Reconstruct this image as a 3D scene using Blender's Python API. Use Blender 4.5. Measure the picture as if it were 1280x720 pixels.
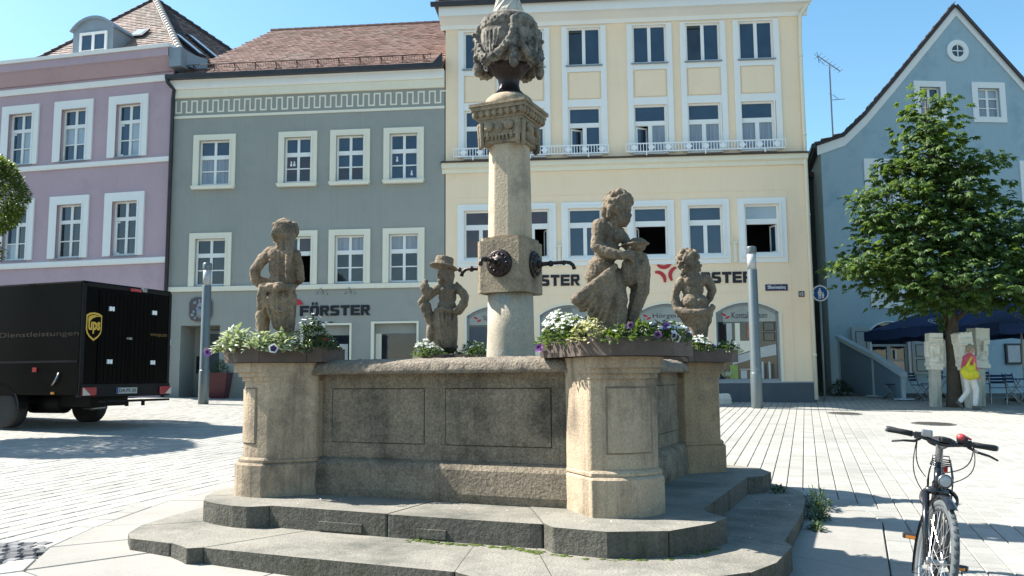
import bpy, bmesh, math, random
from mathutils import Vector, Matrix, Euler
R = math.radians
rnd = random.Random(11)
for _o in list(bpy.data.objects):
    bpy.data.objects.remove(_o, do_unlink=True)
scene = bpy.context.scene
COL = scene.collection

# ------------------------------------------------------------------ camera
EYE = 1.53
cam_d = bpy.data.cameras.new('camera')
cam_d.sensor_width = 36.0
cam_d.lens = 1054.0 / 1280.0 * 36.0
cam_d.clip_start = 0.05
cam_d.clip_end = 4000.0
cam = bpy.data.objects.new('camera', cam_d)
COL.objects.link(cam)
cam.matrix_world = (Matrix.Translation((0, 0, EYE)) @ Matrix.Rotation(R(90 + 6.1), 4, 'X')
                    @ Matrix.Rotation(-0.0079, 4, 'Z'))
scene.camera = cam

# ------------------------------------------------------------------ light
SUN_EL, SUN_AZ = R(47.0), R(-73.5)          # azimuth from +Y towards +X
sun_dir = Vector((math.sin(SUN_AZ) * math.cos(SUN_EL), math.cos(SUN_AZ) * math.cos(SUN_EL), math.sin(SUN_EL)))
world = bpy.data.worlds.new('World')
scene.world = world
world.use_nodes = True
wn = world.node_tree
wn.nodes.clear()
sky = wn.nodes.new('ShaderNodeTexSky')
sky.sky_type = 'NISHITA'
sky.sun_disc = False
sky.sun_elevation = SUN_EL
sky.sun_rotation = SUN_AZ
sky.altitude = 400
sky.air_density = 1.0
sky.dust_density = 0.9
sky.ozone_density = 0.7
bg = wn.nodes.new('ShaderNodeBackground')
bg.inputs['Strength'].default_value = 0.095
wo = wn.nodes.new('ShaderNodeOutputWorld')
hs = wn.nodes.new('ShaderNodeHueSaturation')
hs.inputs['Saturation'].default_value = 1.2
hs.inputs['Hue'].default_value = 0.484
wn.links.new(sky.outputs[0], hs.inputs['Color'])
wn.links.new(hs.outputs[0], bg.inputs['Color'])
wn.links.new(bg.outputs[0], wo.inputs['Surface'])
sl = bpy.data.lights.new('sun', 'SUN')
sl.energy = 5.0
sl.angle = R(0.53)
sl.color = (1.0, 0.955, 0.88)
so = bpy.data.objects.new('sun', sl)
COL.objects.link(so)
so.location = (-20, 8, 30)
so.rotation_euler = sun_dir.to_track_quat('Z', 'Y').to_euler()
scene.view_settings.view_transform = 'Standard'
scene.view_settings.look = 'None'
scene.view_settings.exposure = 1.42
scene.view_settings.gamma = 1.0
scene.render.engine = 'CYCLES'
scene.cycles.max_bounces = 6
scene.cycles.diffuse_bounces = 3
scene.cycles.transparent_max_bounces = 6

# ------------------------------------------------------------------ materials
def new_mat(name):
    m = bpy.data.materials.new(name)
    m.use_nodes = True
    nt = m.node_tree
    b = nt.nodes['Principled BSDF']
    return m, nt, b

def N(nt, t, **kw):
    n = nt.nodes.new(t)
    for k, v in kw.items():
        if hasattr(n, k) and k not in n.inputs:
            setattr(n, k, v)
        else:
            n.inputs[k].default_value = v
    return n

def rgba(c):
    return (c[0], c[1], c[2], 1.0)

def mixc(nt, fac, a, b, mode='MIX'):
    n = nt.nodes.new('ShaderNodeMix')
    n.data_type = 'RGBA'
    n.blend_type = mode
    for s, v in ((0, fac), (6, a), (7, b)):
        if hasattr(v, 'is_linked') or hasattr(v, 'links'):
            nt.links.new(v, n.inputs[s])
        elif s == 0:
            n.inputs[0].default_value = v
        else:
            n.inputs[s].default_value = rgba(v)
    return n.outputs[2]

def ramp(nt, src, p0, p1, c0=0.0, c1=1.0):
    n = nt.nodes.new('ShaderNodeMapRange')
    n.inputs[1].default_value = p0
    n.inputs[2].default_value = p1
    n.inputs[3].default_value = c0
    n.inputs[4].default_value = c1
    nt.links.new(src, n.inputs[0])
    return n.outputs[0]

def noise(nt, vec, scale, detail=4, rough=0.6, sc=None):
    if sc is not None:
        mp = nt.nodes.new('ShaderNodeMapping')
        mp.inputs['Scale'].default_value = sc
        nt.links.new(vec, mp.inputs['Vector'])
        vec = mp.outputs[0]
    n = nt.nodes.new('ShaderNodeTexNoise')
    n.inputs['Scale'].default_value = scale
    n.inputs['Detail'].default_value = detail
    n.inputs['Roughness'].default_value = rough
    nt.links.new(vec, n.inputs['Vector'])
    return n.outputs[0]

def surf(name, c1, c2=None, scale=3.0, rough=0.8, bump=0.0, bscale=60.0, c3=None, c3scale=1.0, c3lo=0.5, c3hi=0.65,
         streak=None, island=0.0, metal=0.0, spec=0.35, world_space=False, c3sc=None, fine=0.0):
    """Mottled surface: c1/c2 through noise, patches of c3, vertical streaks of another colour, per-piece tint."""
    m, nt, b = new_mat(name)
    tc = nt.nodes.new('ShaderNodeTexCoord')
    vec = tc.outputs['Object']
    if world_space:
        g = nt.nodes.new('ShaderNodeNewGeometry')
        vec = g.outputs['Position']
    col = None
    if c2 is not None:
        f = ramp(nt, noise(nt, vec, scale, 6, 0.65), 0.32, 0.68)
        col = mixc(nt, f, c1, c2)
    else:
        n = nt.nodes.new('ShaderNodeRGB')
        n.outputs[0].default_value = rgba(c1)
        col = n.outputs[0]
    if c3 is not None:
        f = ramp(nt, noise(nt, vec, c3scale, 6, 0.7, c3sc), c3lo, c3hi)
        col = mixc(nt, f, col, c3)
    if streak is not None:
        sc_, amt = streak
        f = ramp(nt, noise(nt, vec, 1.0, 5, 0.7, (9, 9, 0.5)), 0.5, 0.75, 0.0, amt)
        col = mixc(nt, f, col, sc_)
    if fine > 0:
        f = ramp(nt, noise(nt, vec, bscale * 1.7, 2, 0.5), 0.3, 0.7, 1.0 - fine, 1.0 + fine)
        cb = nt.nodes.new('ShaderNodeCombineColor')
        for i in range(3):
            nt.links.new(f, cb.inputs[i])
        col = mixc(nt, 1.0, col, cb.outputs[0], 'MULTIPLY')
    if island > 0:
        g = nt.nodes.new('ShaderNodeNewGeometry')
        oi = nt.nodes.new('ShaderNodeObjectInfo')
        ad = nt.nodes.new('ShaderNodeMath'); ad.operation = 'ADD'
        nt.links.new(g.outputs['Random Per Island'], ad.inputs[0])
        nt.links.new(oi.outputs['Random'], ad.inputs[1])
        fr = nt.nodes.new('ShaderNodeMath'); fr.operation = 'FRACT'
        nt.links.new(ad.outputs[0], fr.inputs[0])
        f = ramp(nt, fr.outputs[0], 0, 1, 1.0 - island, 1.0 + island)
        cb = nt.nodes.new('ShaderNodeCombineColor')
        for i in range(3):
            nt.links.new(f, cb.inputs[i])
        col = mixc(nt, 1.0, col, cb.outputs[0], 'MULTIPLY')
    nt.links.new(col, b.inputs['Base Color'])
    b.inputs['Roughness'].default_value = rough
    b.inputs['Metallic'].default_value = metal
    b.inputs['Specular IOR Level'].default_value = spec
    if bump > 0:
        bn = nt.nodes.new('ShaderNodeBump')
        bn.inputs['Strength'].default_value = 1.0
        bn.inputs['Distance'].default_value = bump
        nt.links.new(noise(nt, vec, bscale, 5, 0.65), bn.inputs['Height'])
        nt.links.new(bn.outputs[0], b.inputs['Normal'])
    return m

def leaf_mat(name, c1, c2, trans=0.35, rough=0.45, spec=0.4):
    m, nt, b = new_mat(name)
    g = nt.nodes.new('ShaderNodeNewGeometry')
    col = mixc(nt, g.outputs['Random Per Island'], c1, c2)
    nt.links.new(col, b.inputs['Base Color'])
    b.inputs['Roughness'].default_value = rough
    b.inputs['Specular IOR Level'].default_value = spec
    t = nt.nodes.new('ShaderNodeBsdfTranslucent')
    tm = mixc(nt, 0.45, col, (0.25, 0.36, 0.03))
    nt.links.new(tm, t.inputs['Color'])
    mx = nt.nodes.new('ShaderNodeMixShader')
    mx.inputs[0].default_value = trans
    out = nt.nodes['Material Output']
    nt.links.new(b.outputs[0], mx.inputs[1])
    nt.links.new(t.outputs[0], mx.inputs[2])
    nt.links.new(mx.outputs[0], out.inputs['Surface'])
    return m

def glass_mat(name, c1, c2, folds=0.0, spec=0.75):
    """Window glass whose colours hold a room, a curtain or a painted reflection; the sky is reflected by the gloss."""
    m, nt, b = new_mat(name)
    tc = nt.nodes.new('ShaderNodeTexCoord')
    f = ramp(nt, noise(nt, tc.outputs['Object'], 1.7, 3, 0.5), 0.35, 0.65)
    if folds > 0:
        f = ramp(nt, noise(nt, tc.outputs['Object'], folds, 3, 0.6, (1, 1, 0.04)), 0.3, 0.7)
    col = mixc(nt, f, c1, c2)
    nt.links.new(col, b.inputs['Base Color'])
    b.inputs['Roughness'].default_value = 0.03
    b.inputs['IOR'].default_value = 1.5
    b.inputs['Specular IOR Level'].default_value = spec
    bn = nt.nodes.new('ShaderNodeBump')
    bn.inputs['Distance'].default_value = 0.002
    bn.inputs['Strength'].default_value = 0.5
    nt.links.new(noise(nt, tc.outputs['Object'], 1.3, 1, 0.5), bn.inputs['Height'])
    nt.links.new(bn.outputs[0], b.inputs['Normal'])
    return m

M = {}
M['yellow'] = surf('yellow_plaster', (0.93, 0.735, 0.515), (0.88, 0.69, 0.475), 0.35, 0.9, 0.0015, 90, streak=((0.66, 0.52, 0.33), 0.16), c3=(0.84, 0.65, 0.44), c3scale=1.1, c3lo=0.52, c3hi=0.75)
M['white'] = surf('white_paint', (0.83, 0.83, 0.79), (0.79, 0.79, 0.75), 1.0, 0.75, 0.0008, 80, streak=((0.66, 0.65, 0.6), 0.15))
M['cream'] = surf('cream_paint', (0.80, 0.76, 0.62), (0.77, 0.72, 0.57), 1.0, 0.8, 0.0008, 80, streak=((0.6, 0.55, 0.44), 0.2))
M['greygreen'] = surf('grey_green_plaster', (0.325, 0.335, 0.30), (0.29, 0.30, 0.27), 0.35, 0.9, 0.0015, 90, streak=((0.19, 0.20, 0.18), 0.2), c3=(0.265, 0.277, 0.25), c3scale=1.1, c3lo=0.52, c3hi=0.75)
M['mauve'] = surf('mauve_plaster', (0.50, 0.37, 0.405), (0.45, 0.335, 0.37), 0.35, 0.9, 0.0015, 90, streak=((0.35, 0.27, 0.295), 0.2), c3=(0.40, 0.30, 0.335), c3scale=1.1, c3lo=0.52, c3hi=0.75)
M['blue'] = surf('pale_blue_plaster', (0.36, 0.475, 0.515), (0.335, 0.44, 0.48), 0.35, 0.9, 0.0015, 90, streak=((0.21, 0.30, 0.34), 0.2), c3=(0.225, 0.35, 0.41), c3scale=1.1, c3lo=0.52, c3hi=0.75)
M['slate'] = surf('slate_grey_render', (0.085, 0.10, 0.115), (0.07, 0.085, 0.1), 2, 0.8, 0.002, 70, streak=((0.14, 0.14, 0.13), 0.3))
M['shaded_wall'] = surf('shaded_alley_plaster', (0.075, 0.085, 0.09), (0.055, 0.062, 0.068), 1, 0.9, 0.002, 60, streak=((0.1, 0.1, 0.1), 0.4))  # the alley's shade is put into this dark base colour
M['glass'] = glass_mat('window_glass', (0.012, 0.016, 0.022), (0.03, 0.035, 0.042))
M['glass_blue'] = glass_mat('window_glass_sky_tint', (0.02, 0.04, 0.07), (0.03, 0.055, 0.09))  # blue base paints in part of the mirrored sky
M['curtain'] = glass_mat('curtained_glass', (0.16, 0.18, 0.21), (0.30, 0.32, 0.35), 22.0)
M['glass_red'] = glass_mat('window_glass_red_reflection', (0.06, 0.018, 0.015), (0.02, 0.015, 0.018))  # red stands for a mirrored building, painted into the glass
M['glass_pale'] = glass_mat('window_glass_pale', (0.30, 0.36, 0.40), (0.38, 0.43, 0.46))  # plain pale tone, also painted in for a mirrored building
M['banner'] = glass_mat('printed_window_film', (0.20, 0.22, 0.215), (0.26, 0.28, 0.27))
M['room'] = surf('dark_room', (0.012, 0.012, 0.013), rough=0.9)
M['darkmetal'] = surf('dark_sheet_metal', (0.03, 0.035, 0.045), (0.045, 0.048, 0.055), 4, 0.45, 0.0005, 30, metal=0.3)
M['brownmetal'] = surf('brown_sheet_metal', (0.075, 0.05, 0.042), (0.06, 0.042, 0.036), 4, 0.5, metal=0.2)
M['zinc'] = surf('zinc_sheet', (0.26, 0.30, 0.33), (0.22, 0.26, 0.29), 2, 0.55, 0.001, 8, metal=0.2)
M['redtile'] = surf('red_roof_tile', (0.175, 0.098, 0.076), (0.135, 0.078, 0.063), 1.5, 0.85, 0.002, 40, island=0.16, c3=(0.17, 0.135, 0.11), c3scale=0.7, c3lo=0.52, c3hi=0.75)
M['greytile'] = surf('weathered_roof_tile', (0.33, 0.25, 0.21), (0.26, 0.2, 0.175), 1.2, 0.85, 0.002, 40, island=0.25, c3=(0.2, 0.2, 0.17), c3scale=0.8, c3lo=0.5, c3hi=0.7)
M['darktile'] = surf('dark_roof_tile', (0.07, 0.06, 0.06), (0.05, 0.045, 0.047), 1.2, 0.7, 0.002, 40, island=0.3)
M['mortar'] = surf('ridge_mortar', (0.5, 0.47, 0.43), (0.38, 0.34, 0.3), 6, 0.9, 0.003, 30)
M['black_letter'] = surf('black_sign_letter', (0.012, 0.013, 0.02), rough=0.5)
M['red_letter'] = surf('red_sign_mark', (0.45, 0.03, 0.04), rough=0.5)
M['stone'] = surf('sandstone', (0.45, 0.355, 0.245), (0.32, 0.25, 0.172), 2.2, 0.92, 0.008, 40, c3=(0.15, 0.122, 0.09), c3scale=1.9, c3lo=0.5, c3hi=0.72, streak=((0.12, 0.095, 0.068), 0.75), fine=0.16)
M['stone_orange'] = surf('sandstone_ochre', (0.39, 0.275, 0.16), (0.29, 0.205, 0.12), 2.6, 0.9, 0.008, 32, c3=(0.2, 0.15, 0.1), c3scale=1.8, c3lo=0.5, c3hi=0.7, streak=((0.17, 0.13, 0.09), 0.5), fine=0.16)
M['stone_wall'] = surf('basin_stone', (0.265, 0.218, 0.155), (0.165, 0.137, 0.10), 3.4, 0.95, 0.022, 34, c3=(0.055, 0.048, 0.038), c3scale=2.0, c3lo=0.47, c3hi=0.68, streak=((0.075, 0.062, 0.048), 0.75), fine=0.3)
M['stone_rim'] = surf('rough_rim_stone', (0.30, 0.25, 0.19), (0.17, 0.142, 0.11), 14, 0.95, 0.03, 40, c3=(0.14, 0.12, 0.095), c3scale=5, c3lo=0.5, c3hi=0.65, fine=0.25)
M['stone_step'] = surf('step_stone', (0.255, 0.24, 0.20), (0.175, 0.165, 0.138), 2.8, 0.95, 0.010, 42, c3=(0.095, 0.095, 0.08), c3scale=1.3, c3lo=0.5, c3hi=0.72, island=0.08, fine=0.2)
M['stone_riser'] = surf('step_stone_dark', (0.115, 0.108, 0.088), (0.075, 0.071, 0.058), 4, 0.95, 0.022, 28, c3=(0.055, 0.058, 0.038), c3scale=2.2, c3lo=0.5, c3hi=0.66, island=0.08, streak=((0.17, 0.16, 0.13), 0.5), fine=0.22)
M['panel_joint'] = surf('weathered_joint', (0.15, 0.122, 0.09), (0.24, 0.19, 0.135), 18, 0.95, 0.004, 60)
M['stone_slab'] = surf('apron_slab_stone', (0.30, 0.285, 0.255), (0.245, 0.235, 0.21), 1.5, 0.92, 0.003, 60, c3=(0.3, 0.29, 0.26), c3scale=2.0, c3lo=0.55, c3hi=0.8, island=0.06, fine=0.12)
M['statue'] = surf('statue_stone', (0.25, 0.195, 0.132), (0.14, 0.11, 0.078), 7, 0.94, 0.014, 38, c3=(0.085, 0.07, 0.054), c3scale=6, c3lo=0.5, c3hi=0.70, fine=0.28, streak=((0.065, 0.053, 0.041), 0.6))
M['statue_warm'] = surf('statue_sandstone', (0.29, 0.215, 0.142), (0.19, 0.145, 0.098), 6, 0.94, 0.014, 38, c3=(0.105, 0.08, 0.058), c3scale=6, c3lo=0.5, c3hi=0.70, fine=0.28, streak=((0.08, 0.062, 0.046), 0.55))
M['urn'] = surf('blackened_stone', (0.30, 0.27, 0.215), (0.13, 0.115, 0.095), 9, 0.93, 0.01, 55, c3=(0.045, 0.042, 0.038), c3scale=7, c3lo=0.46, c3hi=0.62, fine=0.2)
M['pale_stone'] = surf('pale_limestone', (0.62, 0.58, 0.50), (0.48, 0.44, 0.37), 6, 0.9, 0.006, 50, fine=0.1)
M['column'] = surf('column_stone', (0.50, 0.405, 0.285), (0.40, 0.32, 0.225), 3, 0.9, 0.006, 40, c3=(0.24, 0.2, 0.15), c3scale=2.5, c3lo=0.52, c3hi=0.72, streak=((0.25, 0.2, 0.145), 0.5), fine=0.15)
M['column_low'] = surf('column_stone_limed', (0.47, 0.40, 0.30), (0.37, 0.315, 0.235), 3, 0.88, 0.005, 40, c3=(0.26, 0.29, 0.275), c3scale=1.4, c3lo=0.54, c3hi=0.68, streak=((0.30, 0.30, 0.27), 0.45), fine=0.15)
M['block'] = surf('spout_block_stone', (0.34, 0.27, 0.18), (0.20, 0.16, 0.11), 5, 0.93, 0.012, 35, c3=(0.10, 0.085, 0.065), c3scale=3.2, c3lo=0.5, c3hi=0.66, fine=0.2)
M['bronze'] = surf('dark_bronze', (0.022, 0.018, 0.018), (0.05, 0.035, 0.03), 25, 0.38, 0.003, 60, metal=0.6)
M['paver'] = surf('granite_paver', (0.33, 0.322, 0.288), (0.268, 0.262, 0.238), 0.9, 0.85, 0.0025, 70, island=0.09, world_space=True, c3=(0.21, 0.208, 0.195), c3scale=0.5, c3lo=0.52, c3hi=0.8, fine=0.14)
M['joint'] = surf('joint_sand', (0.15, 0.147, 0.128), (0.085, 0.083, 0.073), 12, 0.95, 0.004, 90, world_space=True)
M['cobble'] = surf('dark_cobble', (0.11, 0.11, 0.115), (0.16, 0.16, 0.16), 10, 0.8, 0.004, 50, island=0.4)
M['wood_box'] = surf('brown_planter', (0.105, 0.078, 0.062), (0.075, 0.056, 0.046), 5, 0.75, 0.003, 40, c3=(0.15, 0.12, 0.10), c3scale=3, c3lo=0.55, c3hi=0.8)
M['soil'] = surf('soil', (0.03, 0.022, 0.015), (0.05, 0.036, 0.025), 20, 1.0, 0.01, 40)
M['leaf'] = leaf_mat('leaf_green', (0.045, 0.085, 0.02), (0.085, 0.14, 0.035))
M['leaf_dark'] = leaf_mat('leaf_dark_green', (0.022, 0.048, 0.018), (0.045, 0.085, 0.028), 0.25)
M['leaf_tree'] = leaf_mat('chestnut_leaf', (0.024, 0.066, 0.020), (0.115, 0.185, 0.042), 0.48, 0.5, 0.35)
M['leaf_ball'] = leaf_mat('clipped_tree_leaf', (0.03, 0.065, 0.015), (0.10, 0.14, 0.02), 0.4)
M['leaf_pale'] = leaf_mat('variegated_leaf', (0.20, 0.26, 0.12), (0.62, 0.64, 0.46), 0.3)
M['leaf_cream'] = leaf_mat('cream_leaf', (0.42, 0.40, 0.16), (0.62, 0.58, 0.32), 0.3)
M['petal_white'] = leaf_mat('white_petal', (0.80, 0.80, 0.78), (0.72, 0.72, 0.70), 0.25, 0.6, 0.2)
M['petal_purple'] = leaf_mat('purple_petal', (0.20, 0.06, 0.30), (0.34, 0.13, 0.46), 0.2, 0.6, 0.2)
M['petal_deep'] = surf('deep_violet_petal', (0.045, 0.012, 0.075), rough=0.6)
M['petal_orange'] = leaf_mat('orange_petal', (0.55, 0.10, 0.03), (0.35, 0.05, 0.04), 0.2, 0.6, 0.2)
M['bark'] = surf('bark', (0.095, 0.08, 0.055), (0.06, 0.05, 0.036), 6, 0.95, 0.02, 14)
M['polemetal'] = surf('grey_pole_paint', (0.15, 0.175, 0.18), (0.125, 0.15, 0.155), 3, 0.4, 0.0004, 40, metal=0.35, spec=0.5)
M['lens'] = surf('frosted_lamp_tube', (0.42, 0.44, 0.44), (0.36, 0.38, 0.385), 3, 0.2, spec=0.6)
M['steel'] = surf('brushed_steel', (0.50, 0.50, 0.50), (0.42, 0.42, 0.42), 30, 0.28, metal=0.9)
M['chrome_dark'] = surf('dull_aluminium', (0.30, 0.31, 0.32), rough=0.35, metal=0.85)
M['rubber'] = surf('black_rubber', (0.02, 0.02, 0.021), (0.03, 0.03, 0.03), 20, 0.75)
M['tyre_grey'] = surf('dusty_tyre', (0.10, 0.115, 0.12), (0.06, 0.07, 0.075), 25, 0.8, 0.002, 120)
M['bikepaint'] = surf('black_bike_paint', (0.012, 0.014, 0.018), rough=0.22, spec=0.6)
M['plastic'] = surf('black_plastic', (0.018, 0.018, 0.02), rough=0.5)
M['redplastic'] = surf('red_plastic', (0.42, 0.05, 0.05), rough=0.35)
M['amber'] = surf('amber_reflector', (0.55, 0.2, 0.03), rough=0.25)
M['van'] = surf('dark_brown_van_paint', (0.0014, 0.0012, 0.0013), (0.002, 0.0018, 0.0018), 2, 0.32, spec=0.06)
M['vantrim'] = surf('van_trim', (0.006, 0.006, 0.0065), (0.009, 0.009, 0.009), 6, 0.6, spec=0.2)
M['gold'] = surf('gold_sticker', (0.62, 0.38, 0.06), rough=0.4)
M['goldtext'] = surf('dull_gold_print', (0.16, 0.09, 0.025), rough=0.5)
M['goldfade'] = surf('faded_gold_print', (0.045, 0.03, 0.014), rough=0.6)
M['tail_red'] = surf('tail_lamp_red', (0.32, 0.012, 0.02), rough=0.2, spec=0.7)
M['tail_clear'] = surf('tail_lamp_clear', (0.48, 0.47, 0.42), rough=0.2, spec=0.7)
M['platewhite'] = surf('plate_white', (0.40, 0.41, 0.38), rough=0.5)
M['eublue'] = surf('plate_blue', (0.02, 0.05, 0.22), rough=0.5)
M['signblue'] = surf('sign_blue', (0.01, 0.10, 0.32), rough=0.45)
M['enamel'] = surf('dark_blue_enamel', (0.02, 0.022, 0.08), rough=0.3)
M['whitepaint'] = surf('sign_white', (0.80, 0.81, 0.80), rough=0.5)
M['numplate'] = surf('house_number_plate', (0.09, 0.075, 0.08), rough=0.4)
M['canvas'] = surf('navy_canvas', (0.010, 0.030, 0.095), (0.014, 0.038, 0.115), 2, 0.85, 0.002, 60)
M['carvedwood'] = surf('pale_carved_wood', (0.84, 0.80, 0.67), (0.72, 0.68, 0.56), 4, 0.9, 0.004, 30, c3=(0.48, 0.44, 0.35), c3scale=3, c3lo=0.5, c3hi=0.75, c3sc=(1, 1, 0.3))
M['postwood'] = surf('weathered_post', (0.58, 0.56, 0.47), (0.46, 0.44, 0.37), 4, 0.92, 0.004, 30, c3=(0.2, 0.19, 0.15), c3scale=3, c3lo=0.5, c3hi=0.7, c3sc=(1, 1, 0.2))
M['rampblue'] = surf('ramp_blue_panel', (0.15, 0.23, 0.30), (0.13, 0.20, 0.27), 1, 0.75)
M['rampcap'] = surf('ramp_pale_blue_rail', (0.42, 0.52, 0.57), (0.38, 0.47, 0.52), 2, 0.7)
M['shutter'] = surf('grey_shutter_paint', (0.44, 0.47, 0.43), (0.40, 0.43, 0.39), 2, 0.7)
M['shutterline'] = surf('shutter_panel_edge', (0.07, 0.08, 0.075), rough=0.8)
M['skin'] = surf('skin', (0.52, 0.30, 0.20), (0.47, 0.26, 0.17), 8, 0.55)
M['hair'] = surf('short_fair_hair', (0.33, 0.27, 0.18), (0.22, 0.175, 0.115), 30, 0.6, 0.01, 60)
M['redtop'] = surf('coral_red_cloth', (0.70, 0.13, 0.17), (0.6, 0.10, 0.14), 12, 0.85, 0.006, 25)
M['whitecloth'] = surf('white_trouser_cloth', (0.72, 0.71, 0.66), (0.64, 0.63, 0.58), 10, 0.9, 0.006, 20)
M['yellowbag'] = surf('yellow_bag_cloth', (0.66, 0.60, 0.03), (0.52, 0.46, 0.03), 12, 0.7, 0.008, 25)
M['shoe'] = surf('grey_shoe', (0.12, 0.11, 0.10), rough=0.7)
M['redpot'] = surf('shaded_red_glaze', (0.085, 0.012, 0.02), (0.07, 0.01, 0.016), 4, 0.35, spec=0.5)  # red darkened: the shade on the pot is put into its colour
M['poster'] = surf('poster_pale', (0.52, 0.53, 0.50), (0.40, 0.42, 0.42), 3, 0.5)
M['poster_red'] = surf('poster_warm', (0.42, 0.19, 0.12), (0.28, 0.12, 0.08), 6, 0.5)
M['display_green'] = surf('display_leaf_green', (0.32, 0.42, 0.10), (0.2, 0.3, 0.07), 8, 0.6)
M['moss'] = surf('moss', (0.09, 0.12, 0.02), (0.05, 0.075, 0.015), 30, 1.0, 0.01, 60)

# ------------------------------------------------------------------ mesh builder
class MB:
    def __init__(s):
        s.v, s.f, s.m = [], [], []

    def add(s, vs, fs, mi=0, T=None):
        o = len(s.v)
        if T is not None:
            vs = [tuple(T @ Vector(p)) for p in vs]
        s.v.extend(tuple(p) for p in vs)
        s.f.extend(tuple(o + i for i in f) for f in fs)
        s.m.extend([mi] * len(fs))
        return s

    def box(s, x0, x1, y0, y1, z0, z1, mi=0, T=None):
        vs = [(x0, y0, z0), (x1, y0, z0), (x1, y1, z0), (x0, y1, z0), (x0, y0, z1), (x1, y0, z1), (x1, y1, z1), (x0, y1, z1)]
        return s.add(vs, [(0, 3, 2, 1), (4, 5, 6, 7), (0, 1, 5, 4), (1, 2, 6, 5), (2, 3, 7, 6), (3, 0, 4, 7)], mi, T)

    def cbox(s, x0, x1, y0, y1, z0, z1, c, mi=0, T=None):
        """box whose top edges are chamfered by c"""
        vs = [(x0, y0, z0), (x1, y0, z0), (x1, y1, z0), (x0, y1, z0),
              (x0, y0, z1 - c), (x1, y0, z1 - c), (x1, y1, z1 - c), (x0, y1, z1 - c),
              (x0 + c, y0 + c, z1), (x1 - c, y0 + c, z1), (x1 - c, y1 - c, z1), (x0 + c, y1 - c, z1)]
        fs = [(0, 3, 2, 1), (8, 9, 10, 11)]
        for i in range(4):
            j = (i + 1) % 4
            fs += [(i, j, 4 + j, 4 + i), (4 + i, 4 + j, 8 + j, 8 + i)]
        return s.add(vs, fs, mi, T)

    def prism(s, poly, z0, z1, mi=0, T=None, side_mi=None, zf=None, inset=0.0):
        """extrude an xy polygon; z0/z1 numbers, or zf(x, y) added to both; inset bevels the top edge"""
        n = len(poly)
        a = sum(poly[i][0] * poly[(i + 1) % n][1] - poly[(i + 1) % n][0] * poly[i][1] for i in range(n))
        if a < 0:
            poly = poly[::-1]
        g = zf or (lambda x, y: 0.0)
        vs = [(x, y, z0 + g(x, y)) for x, y in poly]
        if inset > 0:
            ip = inset_poly(poly, inset)
            vs += [(x, y, z1 - inset + g(x, y)) for x, y in poly]
            vs += [(x, y, z1 + g(x, y)) for x, y in ip]
            s.add(vs, [tuple(range(n - 1, -1, -1))] + [(i, (i + 1) % n, n + (i + 1) % n, n + i) for i in range(n)],
                  mi if side_mi is None else side_mi, T)
            o = vs
            s.add(vs[n:], [(i, (i + 1) % n, n + (i + 1) % n, n + i) for i in range(n)] + [tuple(range(n, 2 * n))], mi, T)
            return s
        vs += [(x, y, z1 + g(x, y)) for x, y in poly]
        s.add(vs, [tuple(range(n - 1, -1, -1)), tuple(range(n, 2 * n))], mi, T)
        s.add(vs, [(i, (i + 1) % n, n + (i + 1) % n, n + i) for i in range(n)], mi if side_mi is None else side_mi, T)
        return s

    def prism_xz(s, poly, y0, y1, mi=0, T=None):
        n = len(poly)
        a = sum(poly[i][0] * poly[(i + 1) % n][1] - poly[(i + 1) % n][0] * poly[i][1] for i in range(n))
        if a < 0:
            poly = poly[::-1]
        vs = [(x, y0, z) for x, z in poly] + [(x, y1, z) for x, z in poly]
        fs = [tuple(range(n)), tuple(range(2 * n - 1, n - 1, -1))]
        fs += [(i, n + i, n + (i + 1) % n, (i + 1) % n) for i in range(n)]
        return s.add(vs, fs, mi, T)

    def tube(s, pts, rad, n=8, mi=0, caps=True, T=None):
        pts = [Vector(p) for p in pts]
        if not isinstance(rad, (list, tuple)):
            rad = [rad] * len(pts)
        vs, fs = [], []
        up = None
        for i, p in enumerate(pts):
            d = (pts[min(i + 1, len(pts) - 1)] - pts[max(i - 1, 0)])
            if d.length < 1e-9:
                d = Vector((0, 0, 1))
            d.normalize()
            if up is None:
                up = Vector((0, 0, 1)) if abs(d.z) < 0.9 else Vector((1, 0, 0))
            a = d.cross(up)
            if a.length < 1e-6:
                a = d.orthogonal()
            a.normalize()
            b = a.cross(d).normalized()
            up = b
            for k in range(n):
                t = 2 * math.pi * k / n
                vs.append(tuple(p + (a * math.cos(t) + b * math.sin(t)) * rad[i]))
        for i in range(len(pts) - 1):
            for k in range(n):
                k2 = (k + 1) % n
                fs.append((i * n + k, (i + 1) * n + k, (i + 1) * n + k2, i * n + k2))
        if caps:
            fs.append(tuple(range(n)))
            fs.append(tuple((len(pts) - 1) * n + k for k in range(n - 1, -1, -1)))
        return s.add(vs, fs, mi, T)

    def lathe(s, prof, n=24, mi=0, T=None, caps=True, start=0.0):
        vs, fs = [], []
        for r, z in prof:
            for k in range(n):
                t = start + 2 * math.pi * k / n
                vs.append((r * math.cos(t), r * math.sin(t), z))
        for i in range(len(prof) - 1):
            for k in range(n):
                k2 = (k + 1) % n
                fs.append((i * n + k, i * n + k2, (i + 1) * n + k2, (i + 1) * n + k))
        if caps:
            fs.append(tuple(range(n - 1, -1, -1)))
            fs.append(tuple((len(prof) - 1) * n + k for k in range(n)))
        return s.add(vs, fs, mi, T)

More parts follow.
